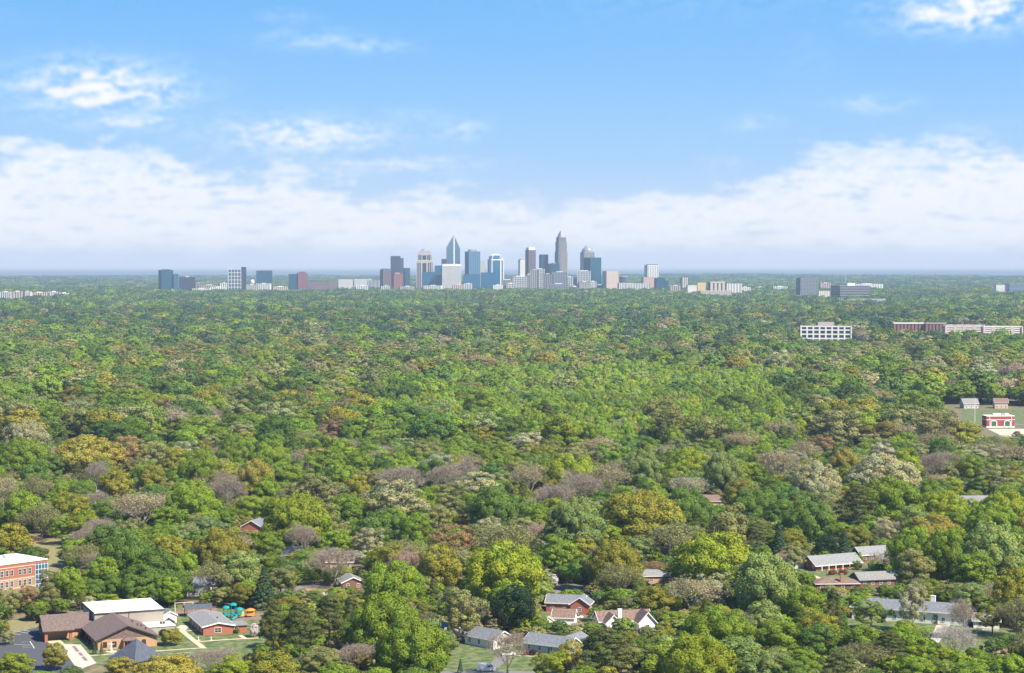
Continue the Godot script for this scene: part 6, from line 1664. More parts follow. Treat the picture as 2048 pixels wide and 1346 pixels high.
	[-341.6, -2135.3, 26.3, 21.0, "BR", 10, ""], [-40.4, -1873.9, 23.1, 18.5, "GO", 10, ""], [21.4, -948.4, 18.5, 17.9, "YG", 20, "DG"], [-13.6, -857.7, 16.7, 16.9, "OL", 15, "OY"], [43.4, -556.9, 10.8, 9.0, "OL", 4, "YG"],
	[-58.8, -606.3, 11.7, 10.7, "OL", 4, "OL"], [-170.4, -946.6, 18.3, 16.7, "DG", 29, "TN"], [-0.8, -856.5, 16.5, 13.5, "OY", 15, "OL"], [93.9, -838.1, 16.1, 13.0, "OL", 15, "OL"], [71.9, -791.1, 15.1, 13.3, "OL", 54, "G"],
	[-186.2, -837.3, 16.0, 13.0, "G", 23, "DG"], [-112.0, -1019.6, 19.5, 17.4, "OL", 26, "OL"], [-234.5, -858.3, 16.4, 15.2, "LG", 56, "OY"], [236.1, -890.2, 17.0, 16.0, "OY", 17, "G"], [201.4, -756.5, 14.4, 14.2, "G", 24, "LG"],
	[53.4, -836.7, 15.8, 13.5, "LG", 0, "OL"], [-45.1, -816.4, 15.4, 15.1, "OL", 45, "OY"], [-180.5, -726.4, 8.6, 10.3, "BR", 56, "OL"], [-152.8, -743.1, 8.8, 11.4, "DG", 20, "G"], [172.2, -890.5, 10.5, 11.6, "CR", 18, "PI"],
	[74.6, -1413.0, 16.7, 17.5, "YG", 10, ""], [-314.4, -1846.8, 21.8, 22.9, "DG", 10, ""], [-120.6, -832.8, 15.7, 15.2, "TN", 23, "G"], [-173.4, -980.3, 18.4, 15.9, "TN", 29, "LG"], [-152.8, -849.7, 15.9, 14.9, "G", 23, "G"],
	[10.4, -914.8, 17.1, 18.3, "G", 15, "OL"], [89.7, -1055.7, 19.4, 15.7, "DG", 33, "CR"], [234.9, -856.3, 15.7, 12.7, "OL", 17, "G"], [70.6, -779.8, 14.3, 13.3, "G", 0, "OL"], [30.3, -826.5, 15.1, 13.9, "OY", 0, "BA"],
	[-14.0, -563.2, 10.2, 9.1, "LG", 4, "PI"], [-180.6, -955.7, 17.3, 16.3, "TN", 29, "DG"], [156.5, -955.4, 17.3, 16.2, "OL", 10, "LG"], [-35.5, -695.8, 12.6, 11.1, "OY", 13, "G"], [139.0, -1014.1, 18.3, 16.6, "DG", 22, "CR"],
	[-116.0, -661.2, 7.5, 5.6, "OY", 61, "PU"], [-159.6, -742.0, 8.4, 10.0, "DG", 20, "DG"], [-173.0, -723.9, 8.2, 11.4, "OL", 56, "BR"], [157.3, -824.3, 9.3, 8.4, "WF", 62, "BU"], [-354.8, -1911.1, 21.6, 22.6, "PK", 10, ""],
	[-78.5, -860.8, 15.5, 13.5, "G", 8, "BA"], [-145.6, -901.2, 16.2, 14.2, "OL", 19, "G"], [-58.5, -702.7, 12.7, 10.3, "OY", 63, "G"], [190.9, -1009.9, 18.2, 17.9, "G", 5, ""], [100.6, -656.6, 11.7, 10.2, "G", 11, "PI"],
	[-158.3, -871.8, 15.6, 15.4, "G", 64, "G"], [76.7, -733.6, 13.1, 11.7, "LG", 65, "CR"], [-292.5, -1076.4, 19.1, 15.4, "YG", 31, ""], [-188.0, -968.6, 17.1, 14.4, "LG", 29, "TN"], [-9.4, -881.3, 15.6, 16.3, "CR", 15, "PK"],
	[208.6, -910.2, 16.0, 16.0, "G", 17, "G"], [-125.1, -568.0, 10.0, 5.4, "DG", 7, "DG"], [-314.3, -1128.5, 19.9, 16.2, "G", 21, ""], [-156.4, -584.4, 10.3, 4.9, "OL", 7, "G"], [270.7, -1058.8, 18.6, 15.5, "OL", 60, ""],
	[69.8, -680.3, 11.9, 9.3, "G", 35, "G"], [178.8, -723.9, 12.6, 11.5, "TN", 39, "LG"], [-257.2, -1058.2, 18.5, 14.9, "OL", 31, "OL"], [4.5, -901.6, 15.7, 13.7, "OL", 15, "G"], [-94.5, -602.3, 10.5, 3.9, "DG", 40, "YG"],
	[167.3, -647.5, 11.3, 6.7, "DG", 51, "EV"], [-134.6, -1102.3, 19.2, 15.7, "G", 31, "G"], [21.2, -1022.1, 17.7, 14.4, "TN", 66, "BA"], [25.0, -1124.2, 19.5, 19.6, "G", 10, ""], [-150.5, -1117.2, 19.3, 19.7, "LG", 31, "G"],
	[58.0, -681.3, 11.8, 7.8, "G", 35, "G"], [242.2, -877.6, 15.2, 15.1, "G", 17, "OY"], [21.5, -580.2, 10.0, 9.4, "G", 4, "PI"], [79.7, -800.7, 13.8, 12.2, "G", 0, "OL"], [59.3, -808.3, 8.7, 7.0, "BR", 54, "BA"],
	[-237.5, -1110.6, 12.8, 19.2, "BA", 67, ""], [-218.3, -1020.9, 10.5, 12.0, "BA", 31, ""], [-195.3, -881.5, 9.5, 10.9, "BA", 64, "BA"], [-188.6, -892.6, 12.6, 14.5, "BA", 29, "BA"], [-146.0, -1000.4, 15.9, 23.9, "BA", 29, ""],
	[-93.5, -732.0, 11.3, 16.9, "CO", 55, "OL"], [-91.2, -849.0, 10.9, 17.4, "BA", 42, "G"], [-71.9, -787.1, 17.8, 16.0, "BA", 68, "OY"], [-38.5, -1079.6, 17.2, 20.6, "BA", 16, "DG"], [-60.9, -1061.0, 19.0, 21.9, "BA", 50, "BA"],
	[-28.3, -1114.3, 15.7, 18.9, "BA", 16, "DG"], [0.7, -681.6, 19.6, 18.6, "EV", 69, "G"], [37.4, -1033.1, 19.1, 21.0, "BA", 32, "TN"], [22.7, -1003.8, 16.0, 18.4, "BA", 32, "TN"], [21.1, -858.6, 13.6, 23.2, "PI", 15, "LG"],
	[158.4, -893.0, 22.9, 30.0, "PI", 18, "CR"], [243.2, -1132.0, 16.0, 22.3, "BA", 5, "OL"], [117.9, -858.0, 9.2, 17.6, "CO", 15, "PI"], [144.7, -844.7, 10.0, 14.9, "CO", 70, "EV"], [138.8, -857.7, 13.2, 11.9, "EV", 18, "CO"],
	[108.3, -860.1, 13.7, 16.4, "PI", 15, "CO"], [109.1, -658.9, 7.8, 20.2, "PI", 11, "G"], [28.7, -594.6, 19.8, 18.8, "PI", 3, "OL"], [119.1, -613.0, 13.2, 14.5, "PI", 51, "OL"], [97.1, -568.6, 16.3, 16.3, "PI", 28, "DG"],
	[144.9, -633.5, 12.3, 12.3, "WB", 51, "EV"], [155.9, -672.8, 9.0, 13.5, "BA", 39, "OY"], [-75.5, -614.5, 10.7, 24.6, "PI", 7, "PI"], [-67.1, -613.9, 14.5, 23.2, "PI", 7, "PI"], [-60.2, -636.4, 13.7, 21.9, "PI", 71, "DG"],
	[-49.0, -612.8, 11.6, 10.5, "BA", 3, "OL"], [-1.3, -611.2, 9.1, 14.5, "BA", 72, "CO"], [-95.2, -614.5, 13.2, 7.9, "BA", 40, "DG"], [-149.3, -674.0, 3.8, 3.2, "PU", 73, "PU"], [-152.4, -680.2, 2.4, 2.1, "BU", 73, "PU"],
	[-146.2, -668.5, 2.6, 2.2, "PU", 73, "PU"], [-144.3, -663.8, 2.2, 1.9, "PU", 61, "PU"], [-139.1, -645.6, 1.7, 5.0, "CO", 61, "CO"], [-136.6, -644.8, 1.5, 5.0, "CO", 61, "CO"], [-137.0, -654.8, 1.8, 1.6, "PU", 61, "CO"],
	[-121.9, -679.9, 5.3, 2.6, "PU", 74, "BU"], [-104.2, -683.0, 2.5, 2.1, "BU", 75, "BU"], [-97.0, -683.0, 2.5, 2.1, "BU", 63, "BU"], [4.6, -643.5, 2.6, 2.1, "RD", 76, "PU"], [6.9, -644.1, 3.3, 2.0, "PU", 76, "RD"],
	[9.4, -640.7, 2.3, 1.8, "RD", 76, "PU"], [134.7, -815.4, 4.2, 2.1, "RD", 70, "RD"], [139.6, -817.3, 5.1, 2.0, "RD", 70, "RD"], [147.6, -829.5, 4.7, 4.2, "BU", 70, "WF"], [-16.4, -615.0, 2.2, 5.0, "CO", 72, "G"],
	[-1.4, -603.4, 1.5, 5.0, "CO", 72, "BA"], [154.4, -637.9, 2.0, 5.0, "EV", 51, "WB"], [-173.5, -2664.2, 31.4, 25.1, "EV", 10, ""], [-78.4, -1757.7, 18.0, 23.4, "PI", 10, ""], [-63.6, -1721.4, 17.7, 23.0, "PI", 10, ""],
	[-46.9, -1679.7, 19.8, 23.8, "PI", 10, ""], [-30.4, -1717.8, 18.5, 24.0, "PI", 10, ""], [26.3, -1442.3, 15.5, 30.0, "PI", 10, "GO"], [-96.2, -562.3, 4.5, 6.7, "PI", 7, "DG"], [150.2, -558.1, 5.1, 6.7, "PI", 28, "G"],
	[-5.9, -570.8, 7.6, 8.6, "PI", 4, "LG"], [2.7, -583.9, 5.1, 5.3, "PI", 3, "OL"], [112.4, -585.6, 3.1, 6.2, "PI", 28, "G"], [-68.6, -591.0, 4.6, 12.7, "PI", 7, "OL"], [58.5, -615.9, 4.7, 9.3, "PI", 77, "LG"],
	[146.9, -618.4, 5.1, 6.2, "PI", 51, "WB"], [-30.6, -647.9, 7.1, 16.9, "PI", 20, "LG"], [-54.6, -658.6, 8.8, 17.8, "PI", 13, "OY"], [65.9, -655.2, 7.1, 17.8, "PI", 35, "BA"], [73.3, -660.5, 12.3, 12.4, "BA", 35, "PI"],
	[121.1, -655.8, 5.3, 6.9, "PI", 11, "PI"], [-14.2, -693.5, 11.0, 10.5, "BA", 13, "G"], [183.2, -711.5, 5.9, 12.9, "PI", 39, "G"], [-161.7, -727.4, 4.0, 7.5, "PI", 78, "OL"], [-29.3, -728.5, 6.0, 12.3, "PI", 65, "PI"],
	[-23.3, -721.9, 5.4, 13.0, "PI", 69, "PI"], [-19.7, -732.7, 4.7, 11.8, "PI", 2, "PI"], [97.2, -746.3, 5.5, 12.2, "PI", 79, "YG"], [84.9, -778.8, 7.0, 17.7, "PI", 0, "G"], [188.6, -804.0, 6.7, 16.7, "PI", 12, "DG"],
	[10.1, -816.2, 7.9, 15.5, "PI", 80, "G"], [42.1, -811.8, 14.0, 13.6, "BA", 0, "BR"]]
const KINDS := ["G", "DG", "YG", "OY", "OL", "TN", "CR", "BR", "PK", "GO", "LG", "PI", "EV", "CO", "BA", "WF", "WB"]
# smaller trees between them, five numbers each: x, z, crown width, height, kind
const REST := [-167,-929,7,8,15, -172,-797,8,13,5, -174,-754,8,8,4, -165,-736,8,10,0, 15,-778,8,6,15, -90,-676,3,5,15, 113,-764,3,5,8, -257,-1568,17,20,5, 42,-1532,14,15,6,
-67,-1632,16,17,2, -24,-1602,13,14,2, 413,-1870,10,10,2, 276,-1513,16,19,6, 259,-1495,15,18,6, 229,-1913,15,10,9, -172,-662,5,5,4, -180,-559,13,11,10, -147,-564,8,6,0,
-127,-556,11,6,0, -116,-562,6,6,0, -80,-558,8,6,0, 6,-560,10,7,6, 21,-563,7,7,0, 64,-559,9,9,0, 82,-557,7,6,0, 118,-559,8,6,0, 131,-558,7,6,6,
139,-558,12,6,0, 160,-559,5,7,11, 172,-559,17,16,1, -175,-569,17,18,1, -163,-575,10,5,0, -153,-568,9,6,4, -82,-567,8,5,1, -49,-573,7,7,0, -41,-570,7,7,4,
18,-571,6,6,4, 28,-570,10,11,3, 40,-567,10,8,4, 66,-569,8,9,0, 78,-574,7,5,4, 114,-568,9,6,4, 147,-575,10,5,2, 160,-570,11,6,1, 179,-574,19,20,1,
-185,-583,17,14,1, -164,-583,9,5,1, -140,-581,10,8,0, -128,-579,8,5,0, -123,-585,9,5,10, -86,-582,8,5,3, -80,-586,9,4,4, -51,-585,10,6,0, -42,-583,7,6,1,
14,-579,7,6,3, 68,-578,8,6,0, 103,-581,8,6,10, 122,-586,9,5,6, 167,-586,20,16,2, -147,-595,10,4,3, -134,-591,8,7,1, -112,-594,8,4,1, 99,-590,6,5,6,
109,-591,7,6,1, 137,-592,10,8,10, 187,-593,19,21,0, -193,-606,17,15,2, -170,-607,15,13,0, -103,-606,8,4,0, -76,-605,8,9,1, -41,-606,7,5,3, 103,-607,5,5,2,
135,-601,10,7,0, 145,-604,8,7,0, 178,-604,15,15,0, -183,-616,17,18,1, -105,-612,9,3,1, 66,-614,10,9,10, 81,-614,10,8,4, 92,-618,7,6,4, 103,-613,8,7,10,
153,-617,9,6,0, 191,-619,15,13,1, -197,-629,14,13,1, -180,-628,14,13,4, 41,-626,9,9,1, 51,-629,6,6,3, 76,-626,8,7,0, 85,-623,8,7,4, 109,-622,10,6,10,
140,-627,8,6,2, 150,-625,7,6,0, 162,-628,7,7,2, 177,-627,11,10,3, 129,-640,11,11,0, 174,-636,11,9,1, 185,-635,10,9,1, -183,-644,18,18,10, 39,-647,9,8,3,
81,-650,8,7,2, 88,-649,9,7,3, 182,-651,10,8,2, 191,-645,15,12,6, -195,-658,19,18,1, 52,-661,8,8,3, 176,-659,8,6,3, 190,-657,12,13,0, -209,-672,12,12,5,
-78,-671,9,7,0, -68,-672,11,10,4, 66,-670,11,10,0, 104,-668,11,9,0, 198,-672,17,16,0, -203,-683,8,19,11, -184,-683,9,9,10, -83,-679,10,6,3, -75,-684,10,6,4,
91,-678,9,9,0, 103,-682,9,8,1, 115,-682,7,8,1, -209,-692,17,18,2, -84,-691,7,5,0, 57,-690,9,7,3, 67,-689,12,9,2, 74,-694,10,8,2, 87,-689,10,8,4,
187,-688,9,10,0, 210,-693,14,14,10, -201,-704,12,10,4, 107,-706,7,7,3, 206,-707,17,17,0, 221,-701,16,15,0, -215,-716,19,17,1, -174,-712,6,6,0, 42,-711,9,9,4,
115,-714,8,7,0, -62,-724,8,7,0, -51,-725,10,10,0, 38,-729,8,8,0, 49,-727,7,8,0, 59,-725,11,11,0, 104,-722,9,9,1, 113,-726,8,8,0, 203,-723,16,17,2,
221,-727,13,11,3, -221,-739,14,15,1, -208,-734,19,19,4, -152,-733,10,6,0, -110,-740,10,7,4, -103,-734,10,10,3, -57,-737,9,7,4, 11,-739,10,10,10, 42,-740,7,7,0,
57,-737,8,8,10, 100,-736,9,9,1, 123,-734,8,7,6, 131,-739,8,6,1, 144,-735,7,7,1, 153,-733,12,11,4, 166,-735,13,10,4, 184,-740,9,10,4, 194,-738,12,13,0,
211,-739,17,15,0, -226,-748,9,17,11, -202,-749,9,8,0, -102,-745,8,9,0, -45,-750,9,9,5, -34,-747,11,10,4, -16,-747,9,8,10, 50,-748,7,6,4, 62,-743,6,5,0,
163,-750,11,9,0, 227,-748,15,16,3, -224,-759,18,18,0, -159,-756,9,7,3, -139,-759,8,8,0, -51,-756,12,9,1, -8,-760,9,7,1, 4,-761,13,10,0, 100,-757,7,7,1,
223,-759,12,11,4, 236,-761,20,20,1, -175,-771,10,9,6, -47,-768,9,8,1, -13,-769,11,7,0, -4,-769,7,7,0, 12,-769,10,8,0, 95,-772,12,8,10, 110,-772,6,6,0,
207,-768,12,12,0, -231,-777,18,17,1, -171,-780,9,8,0, -100,-777,7,8,3, -47,-781,8,7,0, -34,-783,12,7,4, -7,-779,8,6,6, 94,-782,9,7,0, 203,-784,11,12,4,
221,-777,20,20,0, 240,-784,8,16,11, -91,-790,13,11,1, 7,-793,12,13,1, 24,-794,12,8,1, 101,-791,10,7,0, 227,-789,12,11,2, 249,-794,18,18,0, -249,-798,18,17,0,
-238,-802,14,15,1, -154,-802,10,8,10, -116,-802,10,10,4, -100,-803,12,10,0, -79,-803,7,7,0, -6,-802,12,12,1, 101,-799,10,6,4, 220,-802,11,10,1, 232,-805,17,16,4,
-247,-813,15,16,4, -169,-814,11,6,1, -158,-815,12,12,4, -121,-814,13,12,5, -112,-813,9,9,10, -100,-811,10,9,4, -87,-817,12,10,0, -55,-813,9,10,0, -21,-813,10,11,4,
-13,-813,12,10,1, -3,-815,13,10,0, 77,-812,13,11,4, 85,-817,11,11,3, 105,-810,7,7,4, 177,-814,12,14,4, 209,-811,10,9,1, 219,-814,10,9,10, 225,-817,9,8,0,
253,-814,17,15,0, -235,-825,13,13,0, -203,-822,13,12,1, -134,-823,13,12,0, -113,-826,8,8,0, -102,-825,7,8,11, -90,-827,12,9,3, -58,-821,10,9,0, -51,-826,12,12,3,
-26,-825,11,9,2, -15,-822,9,9,3, 9,-824,9,9,6, 46,-825,13,12,0, 93,-821,12,13,4, 172,-822,12,13,5, 184,-823,14,12,10, 234,-825,17,14,0, 257,-827,13,11,4,
-261,-837,13,11,4, -239,-837,12,12,10, -88,-837,10,8,1, -63,-831,10,8,6, -53,-837,8,8,0, -41,-837,12,12,0, 17,-835,10,9,0, 81,-839,8,8,0, 104,-836,9,9,1,
176,-835,11,11,1, 187,-833,14,11,3, 197,-833,11,11,6, 224,-836,13,13,3, 246,-839,18,14,0, -253,-844,15,13,1, -242,-847,12,13,10, -191,-848,10,10,0, -179,-848,9,10,0,
-142,-845,13,11,3, -126,-850,12,11,0, -53,-844,7,7,4, -45,-842,5,11,11, 2,-842,11,9,4, 24,-843,11,12,0, 90,-848,11,12,0, 109,-848,8,8,0, 174,-845,11,10,4,
186,-843,11,10,0, 200,-847,11,10,4, 226,-847,14,13,1, -261,-857,8,18,11, -192,-857,9,9,0, -183,-860,11,9,0, -172,-859,10,9,2, -138,-855,13,14,1, -127,-860,9,10,1,
-113,-861,9,10,0, -48,-858,6,9,11, -37,-857,10,10,0, 9,-857,8,8,0, 49,-859,12,11,2, 59,-854,14,12,4, 80,-855,13,12,5, 148,-860,9,5,4, 213,-855,13,13,0,
250,-860,13,12,3, 262,-853,18,16,10, -269,-871,16,17,1, -251,-867,15,15,1, -191,-867,8,8,4, -182,-869,10,8,4, -169,-871,11,8,1, -148,-865,13,15,10, -121,-867,10,8,0,
-70,-868,8,9,4, -53,-867,10,8,0, -28,-870,12,12,0, 4,-866,11,7,0, 43,-868,14,14,2, 68,-865,14,15,4, 81,-868,13,14,4, 125,-872,14,12,3, 154,-871,14,14,3,
168,-871,9,6,10, 205,-867,13,11,3, 222,-869,12,11,0, 234,-871,10,11,14, 255,-869,14,14,3, -174,-882,9,7,14, -146,-876,15,15,4, -117,-881,8,8,0, -78,-881,13,13,10,
-36,-882,12,11,0, 90,-877,13,12,4, 120,-882,12,10,0, 168,-881,8,5,0, 180,-881,7,5,0, 199,-882,14,12,0, -269,-893,18,16,0, -253,-893,16,14,0, -203,-893,9,7,10,
-157,-889,11,10,0, -138,-888,15,16,10, -89,-893,9,10,4, -79,-892,10,10,4, -44,-892,8,7,4, -24,-893,11,10,1, -5,-893,15,12,1, 21,-893,13,13,1, 34,-888,14,12,0,
82,-889,12,11,0, 117,-893,11,12,4, 250,-892,13,13,0, -179,-904,12,12,1, -170,-903,9,9,0, -157,-900,9,9,4, -115,-898,7,6,10, -92,-901,12,9,0, -83,-901,11,9,0,
-71,-898,13,13,0, 26,-904,15,13,0, 41,-904,13,14,4, 96,-900,14,14,0, 126,-902,11,11,0, 144,-904,9,9,4, 156,-904,5,9,11, 200,-903,12,10,0, 228,-905,13,13,1,
247,-903,13,13,1, 260,-904,17,18,4, 278,-902,13,12,4, -283,-915,16,13,1, -266,-912,17,15,0, -250,-911,15,15,0, -186,-914,9,10,0, -172,-913,9,8,0, -155,-911,8,8,4,
-111,-910,8,7,3, -77,-911,11,11,4, -61,-913,14,14,0, 37,-913,14,14,1, 77,-914,11,12,4, 87,-913,12,12,1, 100,-910,12,13,1, 111,-909,9,15,11, 125,-914,9,10,10,
136,-913,10,10,0, 157,-912,12,8,0, 178,-910,13,11,5, 188,-915,15,13,10, 245,-912,12,12,1, 279,-915,15,17,0, -199,-922,10,9,0, -191,-923,9,9,0, -111,-925,11,8,2,
-102,-926,13,14,10, -68,-926,9,9,0, -56,-922,14,15,0, -33,-924,11,12,2, 22,-927,14,15,0, 63,-927,20,19,14, 110,-919,15,12,5, 121,-921,11,9,1, 144,-925,11,7,14,
167,-920,13,14,0, 175,-927,13,11,6, 200,-920,13,12,10, 220,-920,4,9,11, 225,-925,10,9,5, 240,-926,12,11,4, 252,-920,11,11,1, -279,-931,13,11,5, -266,-936,20,18,5,
-218,-934,12,10,0, -203,-935,9,8,0, -194,-934,12,8,0, -112,-937,10,7,0, -91,-931,10,9,10, -38,-932,12,11,5, -26,-931,13,11,3, 30,-936,14,13,0, 51,-935,15,14,0,
105,-934,12,11,1, 157,-930,9,7,0, 200,-934,10,11,4, 214,-932,10,8,3, 248,-931,10,10,0, 267,-937,16,16,1, 284,-934,16,17,0, -285,-943,20,17,0, -247,-946,12,12,0,
-231,-945,12,12,10, -220,-944,11,10,10, -154,-946,13,12,1, -115,-948,12,7,0, -106,-943,9,7,0, -94,-948,12,12,4, -41,-947,10,9,0, -29,-946,12,9,0, 45,-945,13,13,0,
61,-942,15,16,0, 71,-944,10,10,0, 87,-948,10,10,0, 105,-947,12,10,0, 120,-945,10,10,0, 165,-948,11,11,4, 254,-943,9,9,0, 280,-949,15,12,0, -290,-959,12,10,0,
-273,-957,19,16,0, -254,-953,8,15,11, -240,-956,15,16,0, -208,-955,12,8,0, -163,-960,15,12,0, -140,-953,11,11,0, -22,-953,9,9,4, -12,-959,9,18,11, 1,-957,15,16,1,
33,-957,14,11,0, 52,-959,13,11,0, 66,-957,9,9,3, 75,-957,8,9,0, 85,-960,10,9,4, 96,-958,11,11,10, 128,-952,12,9,0, 139,-956,14,15,0, 252,-957,14,15,0,
294,-959,12,12,0, -288,-971,15,12,0, -260,-965,15,14,1, -232,-966,14,13,4, -198,-969,9,9,0, -150,-966,16,13,10, -102,-965,14,12,4, -72,-964,16,15,0, -59,-966,15,15,3,
-45,-967,11,9,1, -17,-970,15,16,0, -1,-969,14,13,3, 21,-970,13,11,0, 40,-968,15,15,4, 65,-969,11,8,0, 73,-968,10,8,0, 141,-970,8,18,11, 159,-969,15,17,4,
197,-970,15,13,0, 225,-970,8,8,0, 237,-970,7,8,0, 257,-966,8,17,11, 274,-967,20,17,0, 296,-971,13,12,0, -303,-981,16,13,0, -275,-981,15,13,0, -263,-977,14,14,4,
-249,-980,17,14,5, -227,-982,11,8,1, -207,-977,14,12,1, -161,-981,13,14,10, -147,-979,8,13,11, -132,-982,14,15,0, -118,-980,16,14,0, -99,-982,13,13,3, -81,-980,12,14,0,
-70,-977,14,14,3, -8,-981,15,14,4, 14,-980,12,10,0, 47,-980,16,17,1, 92,-980,9,8,0, 106,-975,9,10,0, 116,-979,8,18,11, 170,-974,13,10,0, 209,-981,12,10,4,
249,-981,13,14,0, 282,-979,7,18,11, -288,-985,18,18,1, -260,-992,13,11,0, -244,-993,13,12,4, -220,-988,4,7,11, -212,-990,12,7,3, -195,-991,11,10,0, -161,-993,14,15,4,
-124,-989,12,13,10, -74,-989,13,12,0, -30,-990,9,17,11, -21,-993,15,14,0, 2,-992,15,12,0, 12,-986,5,9,11, 25,-992,11,9,0, 34,-989,10,9,5, 59,-993,17,13,4,
89,-990,15,13,3, 102,-991,6,5,4, 120,-991,15,12,3, 131,-993,15,16,0, 142,-988,16,17,1, 163,-991,15,15,4, 186,-992,14,14,4, 219,-990,9,10,1, 233,-987,10,8,1,
256,-989,14,14,0, 278,-987,13,14,0, 300,-990,18,16,3, -302,-1001,9,16,11, -288,-1004,17,18,2, -255,-1003,10,11,1, -231,-1001,15,12,0, -216,-1001,10,6,10, -175,-1001,13,11,2,
-131,-997,12,10,0, -116,-1001,17,14,4, -78,-1003,11,11,0, -62,-998,14,14,1, -51,-1002,15,15,1, -28,-1003,12,13,1, -16,-1002,13,13,1, 43,-1003,13,12,3, 78,-1003,17,13,0,
151,-1001,14,15,1, 163,-1003,15,14,1, 205,-997,14,12,4, 225,-1001,10,11,4, 265,-1004,15,17,1, 286,-997,16,15,1, 309,-1003,16,14,3, -268,-1015,10,9,4, -248,-1009,11,10,0,
-219,-1012,9,6,0, -205,-1008,9,8,1, -194,-1009,10,10,3, -157,-1014,17,18,5, -126,-1009,11,10,0, -91,-1008,9,10,4, -69,-1013,14,15,0, -25,-1015,12,11,4, -5,-1009,12,12,4,
47,-1013,10,11,1, 59,-1010,17,17,0, 82,-1015,12,10,4, 93,-1012,11,11,0, 119,-1012,17,19,3, 179,-1014,13,13,5, 205,-1012,14,12,4, 221,-1015,17,14,1, 284,-1010,17,15,1,
-305,-1019,14,12,14, -286,-1022,16,18,3, -260,-1024,10,8,3, -241,-1019,12,12,0, -228,-1020,11,5,0, -199,-1020,9,8,0, -189,-1024,16,16,1, -174,-1019,16,17,0, -139,-1020,11,9,5,
-128,-1021,10,9,0, -94,-1025,11,8,1, -52,-1024,14,13,0, -35,-1021,13,12,0, -17,-1021,11,11,0, -8,-1019,13,11,2, 6,-1019,7,19,11, 60,-1023,15,14,0, 91,-1022,9,10,4,
267,-1024,15,13,4, 286,-1025,9,17,11, 300,-1022,13,14,4, -298,-1035,19,21,3, -280,-1031,9,8,0, -229,-1033,15,15,1, -211,-1031,8,6,5, -174,-1034,16,15,1, -159,-1029,16,14,5,
-143,-1031,8,8,0, -131,-1030,9,8,4, -119,-1034,11,8,0, -76,-1036,13,12,14, -65,-1032,13,12,0, -36,-1034,16,16,4, 77,-1036,13,13,0, 89,-1031,11,9,0, 118,-1035,12,12,0,
134,-1031,12,11,1, 177,-1034,13,13,3, 193,-1037,16,15,10, 211,-1029,12,11,2, 222,-1031,15,16,0, 305,-1032,13,11,1, -283,-1044,18,19,0, -267,-1047,13,12,1, -243,-1048,13,14,0,
-211,-1040,7,6,2, -191,-1046,15,13,0, -179,-1046,13,11,10, -157,-1044,15,12,1, -114,-1045,16,14,6, -100,-1043,14,13,5, -82,-1042,8,17,11, -73,-1048,11,11,5, -52,-1045,10,11,1,
-40,-1047,15,12,0, 4,-1047,13,12,3, 19,-1047,12,11,1, 30,-1044,12,12,10, 64,-1043,11,12,14, 136,-1042,12,10,4, 151,-1041,14,12,3, 168,-1047,15,14,1, 184,-1046,14,14,0,
228,-1047,13,14,1, 268,-1045,15,13,0, 295,-1044,17,18,4, 316,-1045,13,13,3, -315,-1053,17,14,1, -302,-1052,14,12,0, -287,-1057,13,12,4, -238,-1058,15,12,4, -170,-1059,5,11,11,
-95,-1053,13,13,3, -51,-1053,9,10,1, -28,-1056,12,11,0, -11,-1056,17,14,10, 21,-1058,13,14,3, 38,-1056,12,10,4, 72,-1056,15,15,1, 123,-1054,16,15,6, 145,-1058,18,15,0,
178,-1055,12,12,2, 290,-1056,13,12,0, 312,-1056,13,11,0, -308,-1067,14,11,5, -276,-1064,14,13,1, -245,-1067,14,13,0, -198,-1068,12,11,0, -177,-1066,14,14,0, -146,-1067,11,10,0,
-124,-1067,14,11,0, -110,-1066,12,11,4, -100,-1067,13,11,3, -88,-1068,12,11,4, -44,-1070,9,10,1, -37,-1064,12,10,0, 75,-1069,12,13,0, 131,-1063,15,13,4, 163,-1063,17,18,4,
173,-1070,14,14,1, 232,-1062,15,15,1, 307,-1067,19,16,0, 319,-1064,14,14,0, -323,-1075,14,12,6, -310,-1077,12,11,1, -275,-1075,14,13,4, -243,-1077,11,12,0, -202,-1077,5,10,11,
-187,-1075,14,12,4, -172,-1077,13,14,5, -138,-1075,13,10,5, -116,-1078,10,10,0, -105,-1079,9,10,0, -66,-1079,16,17,1, -25,-1078,12,12,0, -7,-1075,13,13,0, 10,-1081,14,14,4,
54,-1079,12,10,0, 95,-1078,19,17,1, 131,-1076,12,12,0, 154,-1077,15,16,4, 227,-1078,14,15,1, 274,-1081,8,17,11, 281,-1075,15,15,0, 293,-1078,16,15,3, 304,-1080,15,12,0,
323,-1078,15,14,0, -313,-1092,13,11,3, -284,-1088,13,12,3, -269,-1091,14,12,0, -246,-1092,9,10,0, -236,-1084,9,9,0, -192,-1091,9,8,4, -163,-1085,12,12,4, -149,-1086,18,16,4,
-76,-1085,16,17,4, -58,-1090,12,10,1, -28,-1087,12,11,5, -7,-1091,15,15,4, 128,-1089,14,12,2, 150,-1089,15,14,3, 172,-1090,14,14,0, 188,-1088,18,18,3, 204,-1092,15,15,1,
271,-1089,8,8,4, 281,-1092,18,16,3, -328,-1096,7,16,11, -308,-1103,14,12,4, -285,-1100,15,13,4, -256,-1099,13,11,0, -239,-1095,9,10,0, -153,-1099,15,15,5, -121,-1103,12,11,10,
-108,-1098,13,14,0, -75,-1099,15,16,0, -22,-1102,10,9,0, 11,-1101,15,13,4, 44,-1101,18,19,0, 85,-1097,7,16,11, 101,-1097,12,12,0, 123,-1100,14,11,0, 141,-1099,12,13,0,
168,-1102,18,17,4, 220,-1096,12,13,4, 239,-1096,14,13,5, 252,-1101,11,11,10, 263,-1099,12,11,1, 300,-1096,12,13,0, 313,-1096,19,16,6, 331,-1100,19,20,1, -331,-1109,16,17,10,
